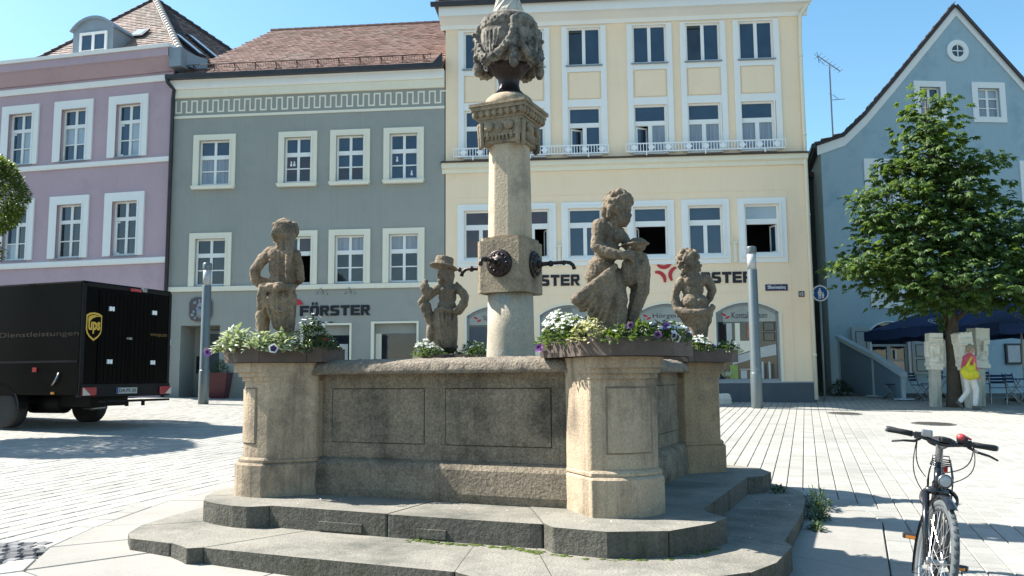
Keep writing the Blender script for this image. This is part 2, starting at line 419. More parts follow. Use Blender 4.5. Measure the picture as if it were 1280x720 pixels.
    def ball(s, c, r, mi=0, T=None, nu=12, nv=8, rot=None):
        if not isinstance(r, (list, tuple)):
            r = (r, r, r)
        vs = [(0, 0, -1)]
        for i in range(1, nv):
            ph = -math.pi / 2 + math.pi * i / nv
            for k in range(nu):
                t = 2 * math.pi * k / nu
                vs.append((math.cos(ph) * math.cos(t), math.cos(ph) * math.sin(t), math.sin(ph)))
        vs.append((0, 0, 1))
        L = Matrix.Diagonal((r[0], r[1], r[2], 1))
        if rot is not None:
            L = rot.to_4x4() @ L
        L = Matrix.Translation(c) @ L
        vs = [tuple(L @ Vector(p)) for p in vs]
        fs = []
        for k in range(nu):
            fs.append((0, 1 + (k + 1) % nu, 1 + k))
        for i in range(nv - 2):
            for k in range(nu):
                k2 = (k + 1) % nu
                a, b = 1 + i * nu, 1 + (i + 1) * nu
                fs.append((a + k, a + k2, b + k2, b + k))
        e = len(vs) - 1
        a = 1 + (nv - 2) * nu
        for k in range(nu):
            fs.append((a + k, a + (k + 1) % nu, e))
        return s.add(vs, fs, mi, T)

    def cap(s, p0, p1, r0, r1, mi=0, T=None, n=12):
        """closed tapered capsule"""
        p0, p1 = Vector(p0), Vector(p1)
        d = p1 - p0
        L = max(d.length, 1e-6)
        d = d / L
        pts, rad = [], []
        for t in (-1.0, -0.9, -0.6, -0.25):
            pts.append(p0 + d * r0 * t); rad.append(r0 * math.sqrt(max(0.0025, 1 - t * t)))
        pts.append(p0); rad.append(r0)
        pts.append(p0 + d * L * 0.5); rad.append((r0 + r1) / 2)
        pts.append(p1); rad.append(r1)
        for t in (0.25, 0.6, 0.9, 1.0):
            pts.append(p1 + d * r1 * t); rad.append(r1 * math.sqrt(max(0.0025, 1 - t * t)))
        return s.tube(pts, rad, n, mi, True, T)

    def build(s, name, mats, parent=None, smooth=False, loc=None, rot=None, bevel=0.0, kind=None, seg=2):
        me = bpy.data.meshes.new(name)
        me.from_pydata(s.v, [], s.f)
        if not isinstance(mats, (list, tuple)):
            mats = [mats]
        for m in mats:
            me.materials.append(m)
        if len(mats) > 1:
            me.polygons.foreach_set('material_index', s.m)
        if smooth:
            me.polygons.foreach_set('use_smooth', [True] * len(me.polygons))
        me.update()
        return link(name, me, parent, loc, rot, bevel, kind, seg)

def inset_poly(poly, d):
    n = len(poly)
    out = []
    for i in range(n):
        p0, p1, p2 = Vector(poly[i - 1]), Vector(poly[i]), Vector(poly[(i + 1) % n])
        e1, e2 = (p1 - p0), (p2 - p1)
        if e1.length < 1e-9 or e2.length < 1e-9:
            out.append(tuple(p1)); continue
        e1.normalize(); e2.normalize()
        n1, n2 = Vector((-e1.y, e1.x)), Vector((-e2.y, e2.x))
        b = n1 + n2
        if b.length < 1e-6:
            b = n1
        b.normalize()
        c = max(0.35, b.dot(n1))
        out.append(tuple(p1 + b * (d / c)))
    return out

def link(name, me, parent=None, loc=None, rot=None, bevel=0.0, kind=None, seg=2):
    o = bpy.data.objects.new(name, me)
    COL.objects.link(o)
    if parent is not None:
        o.parent = parent
    if loc is not None:
        o.location = loc
    if rot is not None:
        o.rotation_euler = rot
    if bevel > 0:
        b = o.modifiers.new('bevel', 'BEVEL')
        b.width = bevel
        b.segments = seg
        b.limit_method = 'ANGLE'
        b.angle_limit = R(35)
    if kind:
        o['kind'] = kind
    return o

def tag(o, label, cat, group=None):
    o['label'] = label
    o['category'] = cat
    if group:
        o['group'] = group
    return o

def thing(name, label, cat, loc=(0, 0, 0), rotz=0.0, group=None):
    o = bpy.data.objects.new(name, None)
    o.empty_display_size = 0.3
    COL.objects.link(o)
    o.location = loc
    o.rotation_euler = (0, 0, rotz)
    return tag(o, label, cat, group)

def structure(o):
    o['kind'] = 'structure'
    return o

def dup(src, parent=None):
    """a copy of a thing with copies of its parts and their sub-parts"""
    c = src.copy()
    COL.objects.link(c)
    c.parent = parent
    for ch in list(src.children):
        dup(ch, c)
    return c

_clouds = {}
def sculpt(o, voxel, smooth=4, disp=((0.05, 0.01),), factor=0.5):
    """weld overlapping closed shapes into one continuous carved surface"""
    r = o.modifiers.new('remesh', 'REMESH')
    r.mode = 'VOXEL'
    r.voxel_size = voxel
    r.use_smooth_shade = True
    if smooth:
        s = o.modifiers.new('smooth', 'SMOOTH')
        s.factor = factor
        s.iterations = smooth
    for sc, st in disp:
        if sc not in _clouds:
            t = bpy.data.textures.new('stone_grain', 'CLOUDS')
            t.noise_scale = sc
            t.noise_depth = 2
            _clouds[sc] = t
        d = o.modifiers.new('weathering', 'DISPLACE')
        d.texture = _clouds[sc]
        d.texture_coords = 'LOCAL'
        d.strength = st
        d.mid_level = 0.5
    return o

def text_obj(name, s, mat_, parent, T, w, h, depth=0.01, bold=0.0, shear=0.0):
    """raised or printed lettering; fits the inked box of the text to w x h, origin at its lower left, x to the right, z up"""
    cu = bpy.data.curves.new(name, 'FONT')
    cu.body = s
    cu.extrude = 0.02
    cu.offset = bold
    cu.shear = shear
    cu.resolution_u = 3
    tmp = bpy.data.objects.new('lettering_source', cu)
    COL.objects.link(tmp)
    bpy.context.view_layer.update()
    dg = bpy.context.evaluated_depsgraph_get()
    me = bpy.data.meshes.new_from_object(tmp.evaluated_get(dg))
    bpy.data.objects.remove(tmp, do_unlink=True)
    xs = [v.co.x for v in me.vertices]; ys = [v.co.y for v in me.vertices]
    x0, x1, y0, y1 = min(xs), max(xs), min(ys), max(ys)
    for v in me.vertices:
        x = (v.co.x - x0) / (x1 - x0) * w
        z = (v.co.y - y0) / (y1 - y0) * h
        y = -depth if v.co.z > 0 else 0.0
        v.co = T @ Vector((x, y, z))
    me.materials.clear()
    me.materials.append(mat_)
    me.name = name
    return link(name, me, parent)

def gz(x, y):
    """the square rises gently away from the camera"""
    xc = max(-45.0, min(45.0, x)); yc = max(-40.0, min(38.0, y))
    return -0.011 * xc + 0.0355 * yc

def leafq(mb, p, d, up, ln, wd, mi=0, droop=0.25):
    """one folded leaf: two triangles either side of the midrib"""
    d = d.normalized()
    s = d.cross(up)
    if s.length < 1e-4:
        s = d.orthogonal()
    s.normalize()
    n = s.cross(d)
    a = p
    m1 = p + d * ln * 0.5 + s * wd * 0.5 - n * wd * 0.12
    m2 = p + d * ln * 0.5 - s * wd * 0.5 - n * wd * 0.12
    t = p + d * ln - n * ln * droop
    c = p + d * ln * 0.55 + n * wd * 0.06
    mb.add([a, m1, t, m2, c], [(0, 1, 4), (1, 2, 4), (2, 3, 4), (3, 0, 4)], mi)

def rvec(r=rnd):
    while True:
        v = Vector((r.uniform(-1, 1), r.uniform(-1, 1), r.uniform(-1, 1)))
        if 0.05 < v.length < 1:
            return v.normalized()

# ------------------------------------------------------------------ ground under everything
def build_ground():
    xs = [-600, -200, -80, -45, -30, -20, -15, -10, -5, 0, 5, 10, 15, 20, 30, 45, 80, 200, 600]
    ys = [-600, -200, -80, -40, -20, -10, -5, 0, 3, 6, 9, 12, 16, 20, 24, 28, 33, 38, 60, 100, 200, 600]
    mb = MB()
    vs = [(x, y, gz(x, y) - 0.022) for y in ys for x in xs]
    n = len(xs)
    fs = [(j * n + i, j * n + i + 1, (j + 1) * n + i + 1, (j + 1) * n + i) for j in range(len(ys) - 1) for i in range(n - 1)]
    mb.add(vs, fs)
    g = mb.build('plaza_ground', M['joint'])
    structure(g)
    return g
plaza = build_ground()

# ------------------------------------------------------------------ house helpers
def house(name, label, x, y, ang, zb):
    return thing(name, label, 'house', (x, y, zb), R(ang))

class H:
    """keeps a house's own frame: x along the facade, y into the house, z absolute height"""
    def __init__(s, root):
        s.root = root
        s.off = (0, 0, -root.location.z)
    def put(s, mb, name, mats, smooth=False, bevel=0.0, kind=None, parent=None):
        if parent is None:
            return mb.build(name, mats, s.root, smooth, s.off, None, bevel, kind)
        return mb.build(name, mats, parent, smooth, None, None, bevel, kind)
    def text(s, name, t, m, x, z, w, h, y=-0.0, depth=0.02, bold=0.0, parent=None, shear=0.0):
        T = Matrix.Translation((x, y, z))
        if parent is None:
            T = Matrix.Translation(s.off) @ T
        return text_obj(name, t, m, parent or s.root, T, w, h, depth, bold, shear)

def arc_pts(x0, x1, zs, rise, n=10):
    """points of a flat arch from (x1, zs) over the crown to (x0, zs)"""
    w = (x1 - x0) / 2
    r = (w * w + rise * rise) / (2 * rise)
    cx, cz = (x0 + x1) / 2, zs + rise - r
    a = math.asin(w / r)
    return [(cx + r * math.sin(a - 2 * a * i / n), cz + r * math.cos(a - 2 * a * i / n)) for i in range(n + 1)]

def wall_front(mb, x0, x1, z0, z1, opens, depth=0.2, mi=0, mi_rev=0):
    """facade sheet with openings (x0, x1, z0, z1, rise) and their reveals"""
    xs = sorted({x0, x1} | {o[0] for o in opens} | {o[1] for o in opens})
    zs = sorted({z0, z1} | {o[2] for o in opens} | {o[3] + o[4] for o in opens})
    for i in range(len(xs) - 1):
        for j in range(len(zs) - 1):
            cx, cz = (xs[i] + xs[i + 1]) / 2, (zs[j] + zs[j + 1]) / 2
            if any(o[0] < cx < o[1] and o[2] < cz < o[3] + o[4] for o in opens):
                continue
            mb.add([(xs[i], 0, zs[j]), (xs[i + 1], 0, zs[j]), (xs[i + 1], 0, zs[j + 1]), (xs[i], 0, zs[j + 1])], [(0, 1, 2, 3)], mi)
    for a, b, c, d, rise in opens:
        if rise > 0:
            ar = arc_pts(a, b, d, rise)
            k = len(ar) // 2
            mb.add([(p[0], 0, p[1]) for p in ar[:k + 1]] + [((a + b) / 2, 0, d + rise + 1e-4), (b, 0, d + rise + 1e-4)], [tuple(range(k + 3))[::-1]], mi)
            mb.add([(p[0], 0, p[1]) for p in ar[k:]] + [(a, 0, d + rise + 1e-4), ((a + b) / 2, 0, d + rise + 1e-4)], [tuple(range(len(ar) - k + 2))[::-1]], mi)
            pl = [(a, c), (b, c)] + ar
        else:
            pl = [(a, c), (b, c), (b, d), (a, d)]
        n = len(pl)
        for i in range(n):
            p, q = pl[i], pl[(i + 1) % n]
            if p == q:
                continue
            mb.add([(p[0], 0, p[1]), (p[0], depth, p[1]), (q[0], depth, q[1]), (q[0], 0, q[1])], [(0, 1, 2, 3)], mi_rev)

def ring(mb, x0, x1, z0, z1, w, y0, y1, mi=0, wt=None, wb=None):
    wt = w if wt is None else wt
    wb = w if wb is None else wb
    mb.box(x0, x0 + w, y0, y1, z0, z1, mi)
    mb.box(x1 - w, x1, y0, y1, z0, z1, mi)
    if wt > 0:
        mb.box(x0 + w, x1 - w, y0, y1, z1 - wt, z1, mi)
    if wb > 0:
        mb.box(x0 + w, x1 - w, y0, y1, z0, z0 + wb, mi)

PANE = {'s': 'glass_blue', 'd': 'glass', 'c': 'curtain', 'r': 'glass_red', 'p': 'glass_pale'}

def panes(h, win, x0, x1, z0, z1, cols, rows, kinds, y=0.13, fw=0.055, bar=0.03, mull=0.07, trans=None, fm='white', mid=None):
    """the wooden frame and one glass pane per light. rows: heights of the horizontal bars' centres as (z, thickness)"""
    fr = MB()
    ring(fr, x0, x1, z0, z1, fw, y - 0.05, y + 0.04)
    zb = [z0 + fw]
    zt = []
    for zc, th in rows:
        fr.box(x0 + fw, x1 - fw, y - 0.045, y + 0.035, zc - th / 2, zc + th / 2)
        zt.append(zc - th / 2); zb.append(zc + th / 2)
    zt.append(z1 - fw)
    res = []
    for r_ in range(len(zt)):
        nc = cols[r_] if isinstance(cols, (list, tuple)) else cols
        w = (x1 - x0 - 2 * fw - mull * (nc - 1)) / nc
        for c_ in range(nc):
            a = x0 + fw + c_ * (w + mull)
            if c_ > 0:
                fr.box(a - mull, a, y - 0.043, y + 0.033, zb[r_], zt[r_])
            res.append((a, a + w, zb[r_], zt[r_]))
    h.put(fr, 'frame', M[fm], parent=win)
    for i, (a, b, c, d) in enumerate(res):
        k = kinds[i % len(kinds)]
        if k == 'o':
            continue
        p = MB().box(a - 0.002, b + 0.002, y - 0.008, y + 0.008, c - 0.002, d + 0.002)
        h.put(p, 'pane', M[PANE[k]], parent=win)
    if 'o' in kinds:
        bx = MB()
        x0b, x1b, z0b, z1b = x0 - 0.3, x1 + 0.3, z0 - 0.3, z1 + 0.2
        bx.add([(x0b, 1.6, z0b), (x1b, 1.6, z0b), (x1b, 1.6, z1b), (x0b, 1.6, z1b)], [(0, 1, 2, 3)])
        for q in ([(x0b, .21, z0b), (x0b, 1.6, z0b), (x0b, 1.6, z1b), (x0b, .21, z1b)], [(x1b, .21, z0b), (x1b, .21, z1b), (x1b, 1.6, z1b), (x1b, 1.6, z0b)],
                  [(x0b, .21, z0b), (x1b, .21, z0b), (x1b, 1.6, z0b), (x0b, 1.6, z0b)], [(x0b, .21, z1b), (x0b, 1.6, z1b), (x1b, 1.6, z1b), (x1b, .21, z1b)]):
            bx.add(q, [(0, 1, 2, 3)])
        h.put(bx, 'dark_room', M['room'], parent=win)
    return res

def casement(h, win, xh, z0, z1, w, side, ang, y=0.12, fm='white'):
    """a sash standing ajar, hinged at xh"""
    T = Matrix.Translation((xh, y, 0)) @ Matrix.Rotation(R(ang) * side, 4, 'Z')
    mb = MB()
    x0, x1 = (0, w) if side > 0 else (-w, 0)
    for a, b, c, d in ((x0, x0 + .05, z0, z1), (x1 - .05, x1, z0, z1), (x0 + .05, x1 - .05, z0, z0 + .05), (x0 + .05, x1 - .05, z1 - .05, z1)):
        mb.box(a, b, -0.02, 0.02, c, d, 0, T)
    h.put(mb, 'open_sash', M[fm], parent=win)
    g = MB().box(x0 + .05, x1 - .05, -0.006, 0.006, z0 + .05, z1 - .05, 0, T)
    h.put(g, 'pane', M['glass_blue'], parent=win)

def tile_plane(mb, O, U, V, nrm, u0, u1, v1, tw, th, inside, rn, lift=0.028):
    """courses of overlapping roof tiles over the plane O + u U + v V"""
    rows = int(v1 / th) + 1
    for i in range(rows):
        v = i * th
        for j in range(int((u1 - u0) / tw) + 1):
            u = u0 + (j + (0.5 if i % 2 else 0.0)) * tw
            if not inside(u + tw / 2, v + th / 2):
                continue
            dz = lift + rn.uniform(-0.007, 0.009)
            g = tw * 0.03
            a0, a1 = u + g, u + tw - g
            q = lambda uu, vv, n_: tuple(O + U * uu + V * vv + nrm * n_)
            vs = [q(a0, v - 0.02, dz), q(a1, v - 0.02, dz), q(a1, v + th, 0.006), q(a0, v + th, 0.006),
                  q(a0, v - 0.02, 0.0), q(a1, v - 0.02, 0.0)]
            mb.add(vs, [(0, 1, 2, 3), (4, 5, 1, 0), (4, 0, 3), (5, 2, 1)])

def shell(h, x0, x1, depth, z0, z1, mat_, name='side_wall', SK=None):
    """side and rear walls of the house body"""
    mb = MB()
    mb.add([(x0, 0, z0), (x0, depth, z0), (x0, depth, z1), (x0, 0, z1)], [(3, 2, 1, 0)])
    mb.add([(x1, 0, z0), (x1, depth, z0), (x1, depth, z1), (x1, 0, z1)], [(0, 1, 2, 3)])
    mb.add([(x0, depth, z0), (x1, depth, z0), (x1, depth, z1), (x0, depth, z1)], [(0, 3, 2, 1)])
    if SK is not None:
        mb.v = [tuple(SK @ Vector(p)) for p in mb.v]
    return h.put(mb, name, mat_)

def heavy_sign(h, word, m, x, z, w, hh, depth=.03):
    """wide heavy block lettering built from bars"""
    n = len(word)
    gap = .035
    lw = (w - gap * (n - 1)) / n
    for i, ch in enumerate(word):
        mb = MB()
        X = lambda u: x + i * (lw + gap) + u * lw
        Z = lambda v: z + v * hh
        B = lambda u0, u1, v0, v1: mb.box(X(u0), X(u1), -depth, 0, Z(v0), Z(v1))
        P = lambda *q: mb.prism_xz([(X(a), Z(b)) for a, b in q], -depth, 0)
        if ch == 'F':
            B(0, .33, 0, 1); B(.33, 1, .74, 1); B(.33, .92, .36, .60)
        elif ch == 'E':
            B(0, .33, 0, 1); B(.33, 1, .76, 1); B(.33, .95, .39, .61); B(.33, 1, 0, .24)
        elif ch == 'T':
            B(0, 1, .75, 1); B(.33, .67, 0, .75)
        elif ch == 'R':
            B(0, .32, 0, 1); P((.32, .77), (.32, 1), (.82, 1), (.96, .9), (.98, .55), (.82, .38), (.32, .38), (.32, .60), (.62, .60), (.66, .64), (.66, .73), (.62, .77))
            P((.42, .38), (.72, .38), (1.04, 0), (.66, 0))
        elif ch == 'S':
            P((.12, 1), (.95, 1), (.95, .76), (.36, .76), (.33, .70), (.36, .63), (.85, .60), (.99, .5), (1, .12), (.86, 0), (.02, 0), (.02, .24), (.62, .24), (.66, .31), (.62, .38), (.14, .41), (0, .52), (0, .88))
        else:
            P((.16, 1), (.84, 1), (.84, .76), (.36, .76), (.33, .72), (.33, .5), (0, .5), (0, .84)); P((.84, 1), (1, .84), (1, .5), (.67, .5), (.67, .72), (.64, .76), (.84, .76))
            P((0, .5), (.33, .5), (.33, .28), (.36, .24), (.84, .24), (.84, 0), (.16, 0), (0, .16)); P((1, .5), (.67, .5), (.67, .28), (.64, .24), (.84, .24), (.84, 0), (1, .16))
            if ch == 'Ö':
                B(.18, .42, 1.09, 1.32); B(.58, .82, 1.09, 1.32)
        h.put(mb, 'sign_letter', m)

# ------------------------------------------------------------------ yellow house
def yellow_house():
    root = house('yellow_house', 'pale yellow four-storey house with white window frames, tallest in the row', -2.0, 25.22, -4.5, 0.8)
    h = H(root)
    W, ZB, ZT = 10.71, 0.3, 12.62
    top = [1.08, 2.54, 4.265, 6.25, 7.85, 9.43]
    mid = [1.08, 2.54, 4.25, 6.22, 7.82, 9.385]
    low = [1.07, 2.645, 4.21, 6.15, 7.76, 9.40]
    shop = [(0.64, 2.40), (2.83, 4.60), (5.68, 7.45), (7.97, 9.78)]
    opens = []
    for c in top: opens.append((c - .51, c + .51, 11.0, 12.2, 0))
    for c in mid: opens.append((c - .49, c + .49, 8.2, 9.7, 0))
    for c in low: opens.append((c - .50, c + .50, 5.1, 6.57, 0))
    for a, b in shop: opens.append((a, b, 1.37, 3.38, 0.29))
    mb = MB()
    wall_front(mb, 0, W, ZB, ZT, opens, 0.2)
    h.put(mb, 'wall', M['yellow'])
    shell(h, 0, W, 11, ZB, ZT, M['yellow'])
    # plinth
    h.put(MB().box(-0.02, W + .02, -0.04, 0.0, ZB, 1.33), 'plinth', M['slate'])
    h.put(MB().box(-0.03, W + .03, -0.055, -0.0, 1.33, 1.365), 'plinth_ledge', M['zinc'])
    h.put(MB().box(8.95, 9.2, -0.052, -0.04, 0.93, 1.12).box(8.97, 9.18, -0.058, -0.052, 1.0, 1.01).box(8.97, 9.18, -0.058, -0.052, 1.05, 1.06), 'vent_cover', M['whitepaint'])
    # upper storeys: white pilaster strips and bands round every pair of windows
    for i, c in enumerate(top):
        cm = mid[i]
        s = MB()
        l0, r0 = c - 0.68, c + 0.68
        s.box(l0, l0 + .17, -0.05, 0, 8.22, 12.24)
        s.box(r0 - .17, r0, -0.05, 0, 8.22, 12.24)
        s.box(l0 + .17, r0 - .17, -0.035, 0, 10.80, 11.0)
        s.box(l0 + .17, r0 - .17, -0.035, 0, 9.70, 9.93)
        s.box(l0 + .17, r0 - .17, -0.03, 0, 12.2, 12.24)
        s.box(cm - .53, cm - .49, -0.03, 0, 8.22, 9.70)
        s.box(cm + .49, cm + .53, -0.03, 0, 8.22, 9.70)
        h.put(s, 'white_window_surround', M['white'])
        h.put(MB().box(c - .46, c + .46, -0.022, 0, 9.97, 10.77), 'spandrel_panel', M['yellow'])
        w = h.put(MB().box(c - .56, c + .56, -0.09, 0.0, 10.965, 11.0), 'window', M['zinc'])
        kinds = ['d', 's'] if i in (2, 4) else ['s', 's']
        panes(h, w, c - .51, c + .51, 11.0, 12.2, 2, [], kinds, y=0.08, mull=.10)
        if i in (2, 4):
            h.put(MB().box(c - .45, c - .06, 0.02, 0.06, 12.06, 12.10), 'roller_blind', M['shutterline'], parent=w)
        w = h.put(MB().box(cm - .53, cm + .53, -0.08, 0.0, 8.16, 8.2), 'window', M['white'])
        k = {0: ['s', 's', 's'], 1: ['s', 's', 's'], 2: ['o', 's', 's'], 3: ['o', 'c', 's'], 4: ['c', 'c', 's'], 5: ['c', 'c', 's']}[i]
        panes(h, w, cm - .49, cm + .49, 8.2, 9.7, [2, 1], [(9.14, .14)], [k[0], k[1], k[2]], y=0.09, mull=.12)
        if k[0] == 'o':
            casement(h, w, cm - .43, 8.27, 9.05, 0.40, 1, 28, 0.1)
    # first floor: broad white casings
    spec = [['r', 'r', 'r'], ['d', 'o', 'r'], ['s', 's', 's'], ['o', 'o', 's'], ['s', 's', 's'], ['o', 'o', 'p']]  # red and pale panes carry mirrored buildings in their colour
    for i, c in enumerate(low):
        s = MB()
        ring(s, c - .70, c + .70, 4.84, 6.76, .20, -0.04, 0.0, 0, .19, .26)
        ring(s, c - .56, c + .56, 5.0, 6.64, .055, -0.065, -0.04)
        s.box(c - .60, c + .60, -0.10, -0.04, 4.985, 5.03)
        w = h.put(s, 'window', M['white'])
        panes(h, w, c - .50, c + .50, 5.1, 6.57, [1 if i in (3, 5) else 2, 1], [(6.07, .16)], spec[i] if i not in (3, 5) else spec[i][1:], y=0.1, mull=.11)
        if spec[i][1] == 'o':
            casement(h, w, c + (.44 if i != 3 else -.44), 5.16, 5.98, 0.36, -1 if i != 3 else 1, 72, 0.12)
    # little wall brackets between the first-floor windows
    for x in (3.43, 8.585):
        b = MB().box(x - .045, x + .045, -0.05, 0, 4.85, 5.45).box(x - .09, x + .09, -0.07, -0.02, 5.42, 5.47)
        b.tube([(x, -.05, 5.47), (x, -.05, 5.62)], .012, 6)
        h.put(b, 'wall_bracket', M['cream'])
    # string course: white moulding with a brown metal cover
    p = [(0, 7.74), (-.05, 7.74), (-.07, 7.85), (-.16, 7.90), (-.17, 8.04), (0, 8.04)]
    T = Matrix(((0, 0, 1, 0), (1, 0, 0, 0), (0, 1, 0, 0), (0, 0, 0, 1)))
    h.put(MB().prism([(q[0], q[1]) for q in p], -0.10, W + .06, 0, T), 'string_course', M['cream'])
    h.put(MB().prism([(0, 8.04), (-.24, 8.04), (-.24, 8.065), (0, 8.15)], -0.12, W + .08, 0, T), 'metal_cover', M['brownmetal'])
    # white lattice planter rails
    for x0, x1 in ((0.27, 4.95), (5.47, 10.13)):
        g = MB()
        y = -0.20
        g.box(x0, x1, y - .012, y + .012, 8.44, 8.475)
        g.box(x0, x1, y - .012, y + .012, 8.20, 8.23)
        n = int((x1 - x0) / 0.085)
        for k in range(n + 1):
            xx = x0 + (x1 - x0) * k / n
            g.box(xx - .011, xx + .011, y - .008, y + .008, 8.23, 8.44)
        for xx in (x0 + .6, (x0 + x1) / 2, x1 - .6):
            g.box(xx - .02, xx + .02, y, 0, 8.165, 8.2)
            g.box(xx - .02, xx + .02, y - .03, y, 8.09, 8.2)
        h.put(g, 'planter_rail', M['whitepaint'], kind='stuff')
        for c in [c_ for c_ in mid if x0 < c_ < x1]:
            for sx in (-.5, 0, .5):
                d = MB().prism_xz([(c + sx - .11, 8.335), (c + sx, 8.235), (c + sx + .11, 8.335), (c + sx, 8.435)], y - .018, y - .012)
                h.put(d, 'lattice_diamond', M['whitepaint'])
    # shop windows
    for i, (a, b) in enumerate(shop):
        ar = arc_pts(a, b, 3.38, 0.29)
        fr = MB()
        ao = arc_pts(a - .07, b + .07, 3.38, 0.345)
        for k in range(len(ar) - 1):
            fr.add([(ao[k][0], -.03, ao[k][1]), (ao[k + 1][0], -.03, ao[k + 1][1]), (ar[k + 1][0], -.03, ar[k + 1][1]), (ar[k][0], -.03, ar[k][1]),
                    (ao[k][0], 0, ao[k][1]), (ao[k + 1][0], 0, ao[k + 1][1]), (ar[k + 1][0], .15, ar[k + 1][1]), (ar[k][0], .15, ar[k][1])],
                   [(0, 1, 2, 3)[::-1], (0, 1, 5, 4), (3, 2, 6, 7)[::-1]])
        fr.box(a - .07, a, -.03, 0, 1.37, 3.38).box(b, b + .07, -.03, 0, 1.37, 3.38)
        w = h.put(fr, 'shop_window', M['cream'])
        f2 = MB()
        f2.box(a, a + .06, .1, .17, 1.37, 3.38).box(b - .06, b, .1, .17, 1.37, 3.38).box(a, b, .04, .17, 1.37, 1.45)
        ai = arc_pts(a + .06, b - .06, 3.33, 0.27)
        for k in range(len(ar) - 1):
            f2.add([(ar[k][0], .1, ar[k][1]), (ar[k + 1][0], .1, ar[k + 1][1]), (ai[k + 1][0], .1, ai[k + 1][1]), (ai[k][0], .1, ai[k][1])], [(3, 2, 1, 0)])
        h.put(f2, 'frame', M['zinc'], parent=w)
        pl = [(a + .05, 1.44), (b - .05, 1.44)] + arc_pts(a + .05, b - .05, 3.34, 0.28)
        h.put(MB().prism_xz(pl, .145, .16), 'pane', M['glass'], parent=w)
        bn = [(a + .06, 3.12), (b - .06, 3.12)] + [q for q in arc_pts(a + .06, b - .06, 3.34, 0.27) if True]
        h.put(MB().prism_xz(bn, .132, .14), 'pale_banner', M['banner'], parent=w)
        cap = ['Sportbrillen', 'Brillen', 'Hörgeräte', 'Kontaktlinsen'][i]
        h.text('banner_lettering', cap, M['black_letter'], a + .48, 3.22, 1.02, .18, .13, .004, 0.0, parent=w)
        mk = MB()
        for sx, sz, an in ((.26, 3.33, 25), (.36, 3.25, -25)):
            mk.ball((a + sx, .128, sz), (.075, .006, .03), rot=Matrix.Rotation(R(an), 3, 'Y'))
        h.put(mk, 'banner_mark', M['red_letter'], parent=w)
        if i == 3:
            # the goods on show behind the pane, seen as prints hung right against it
            d = MB()
            d.box(a + .12, a + .30, .120, .13, 2.35, 3.05); h.put(d, 'display_dark_strip', M['room'], parent=w)
            h.put(MB().box(a + .32, a + .47, .120, .13, 2.3, 3.08), 'display_strip', M['poster'], parent=w)
            h.put(MB().box(a + .56, a + .70, .120, .13, 2.4, 3.08), 'display_strip', M['cream'], parent=w)
            h.put(MB().box(a + .9, a + 1.04, .120, .13, 2.62, 3.06), 'display_picture', M['poster_red'], parent=w)
            h.put(MB().prism_xz([(a + .46, 2.1), (a + 1.1, 2.32), (a + 1.1, 2.56), (a + .46, 2.56)], .118, .13), 'display_poster', M['cream'], parent=w)
            h.put(MB().prism_xz([(a + .46, 1.86), (a + 1.1, 2.05), (a + 1.1, 2.28), (a + .46, 2.08)], .116, .13), 'display_poster', M['poster'], parent=w)
            h.put(MB().prism_xz([(a + 1.25, 2.06), (a + 1.72, 2.14), (a + 1.72, 2.46), (a + 1.25, 2.36)], .116, .13), 'display_poster', M['poster'], parent=w)
            fr_ = MB()
            for z0 in (2.55, 2.85):
                ring(fr_, a + 1.38, a + 1.71, z0, z0 + .25, .02, .118, .13)
            h.put(fr_, 'display_frame', M['brownmetal'], parent=w)
            h.put(MB().box(a + .38, a + .60, .116, .13, 1.46, 1.86), 'display_green_box', M['display_green'], parent=w)
            lf = MB()
            r_ = random.Random(4)
            for k in range(26):
                leafq(lf, Vector((a + .28 + r_.uniform(-.12, .12), .11, 1.5 + r_.uniform(0, .1))), Vector((r_.uniform(-1, 1), -.15, r_.uniform(.3, 1))), Vector((0, -1, 0)), .16, .06)
            h.put(lf, 'display_plant', M['leaf_pale'], parent=w)
            h.put(MB().box(a + .68, a + .86, .118, .13, 1.46, 1.7).box(a + .66, a + 1.1, .114, .13, 1.72, 1.745), 'display_stand', M['poster'], parent=w)
            for k in range(4):
                h.put(MB().box(a + 1.28 + k * .1, a + 1.34 + k * .1, .118, .13, 1.46, 1.95 - .06 * (k % 2)), 'display_book', M['shutterline' if k % 2 else 'poster'], parent=w)
        elif i == 0:
            d = MB()
            for k in range(9):
                d.ball((a + .9 + .28 * (k % 2) + .02 * k, .12, 1.9 + .14 * k), .022)
            h.put(d, 'string_of_beads', M['whitepaint'], parent=w)
            h.put(MB().box(a + .08, a + .7, .12, .13, 1.46, 3.06), 'display_curtain', M['slate'], parent=w)
    # grooves scored in the plaster over the signs
    gr = MB()
    gr.box(0.35, 10.2, -0.008, 0, 3.985, 4.0).box(0.3, 10.15, -0.008, 0, 6.98, 6.995).box(10.15, 10.165, -0.008, 0, 1.37, 7.0)
    h.put(gr, 'plaster_bead', M['yellow'])
    # lettering
    for x in (1.96, 6.99):
        heavy_sign(h, 'FÖRSTER', M['black_letter'], x, 4.25, 2.07, .33)
        star = MB()
        cx, cz = x - .42, 4.62
        for an in (100, 222, 342):
            # a crescent whose round side faces the middle of the mark
            a_ = R(an)
            ox, oz = cx + math.cos(a_) * .33, cz + math.sin(a_) * .33
            pts = [(ox + .25 * math.cos(a_ + math.pi + t), oz + .25 * math.sin(a_ + math.pi + t)) for t in [(-1.15 + 2.3 * k / 10) for k in range(11)]]
            ox, oz = cx + math.cos(a_) * .44, cz + math.sin(a_) * .44
            pts += [(ox + .25 * math.cos(a_ + math.pi + t), oz + .25 * math.sin(a_ + math.pi + t)) for t in [(.80 - 1.6 * k / 8) for k in range(9)]]
            star.prism_xz(pts, -.03, 0)
        h.put(star, 'sign_mark', M['red_letter'])
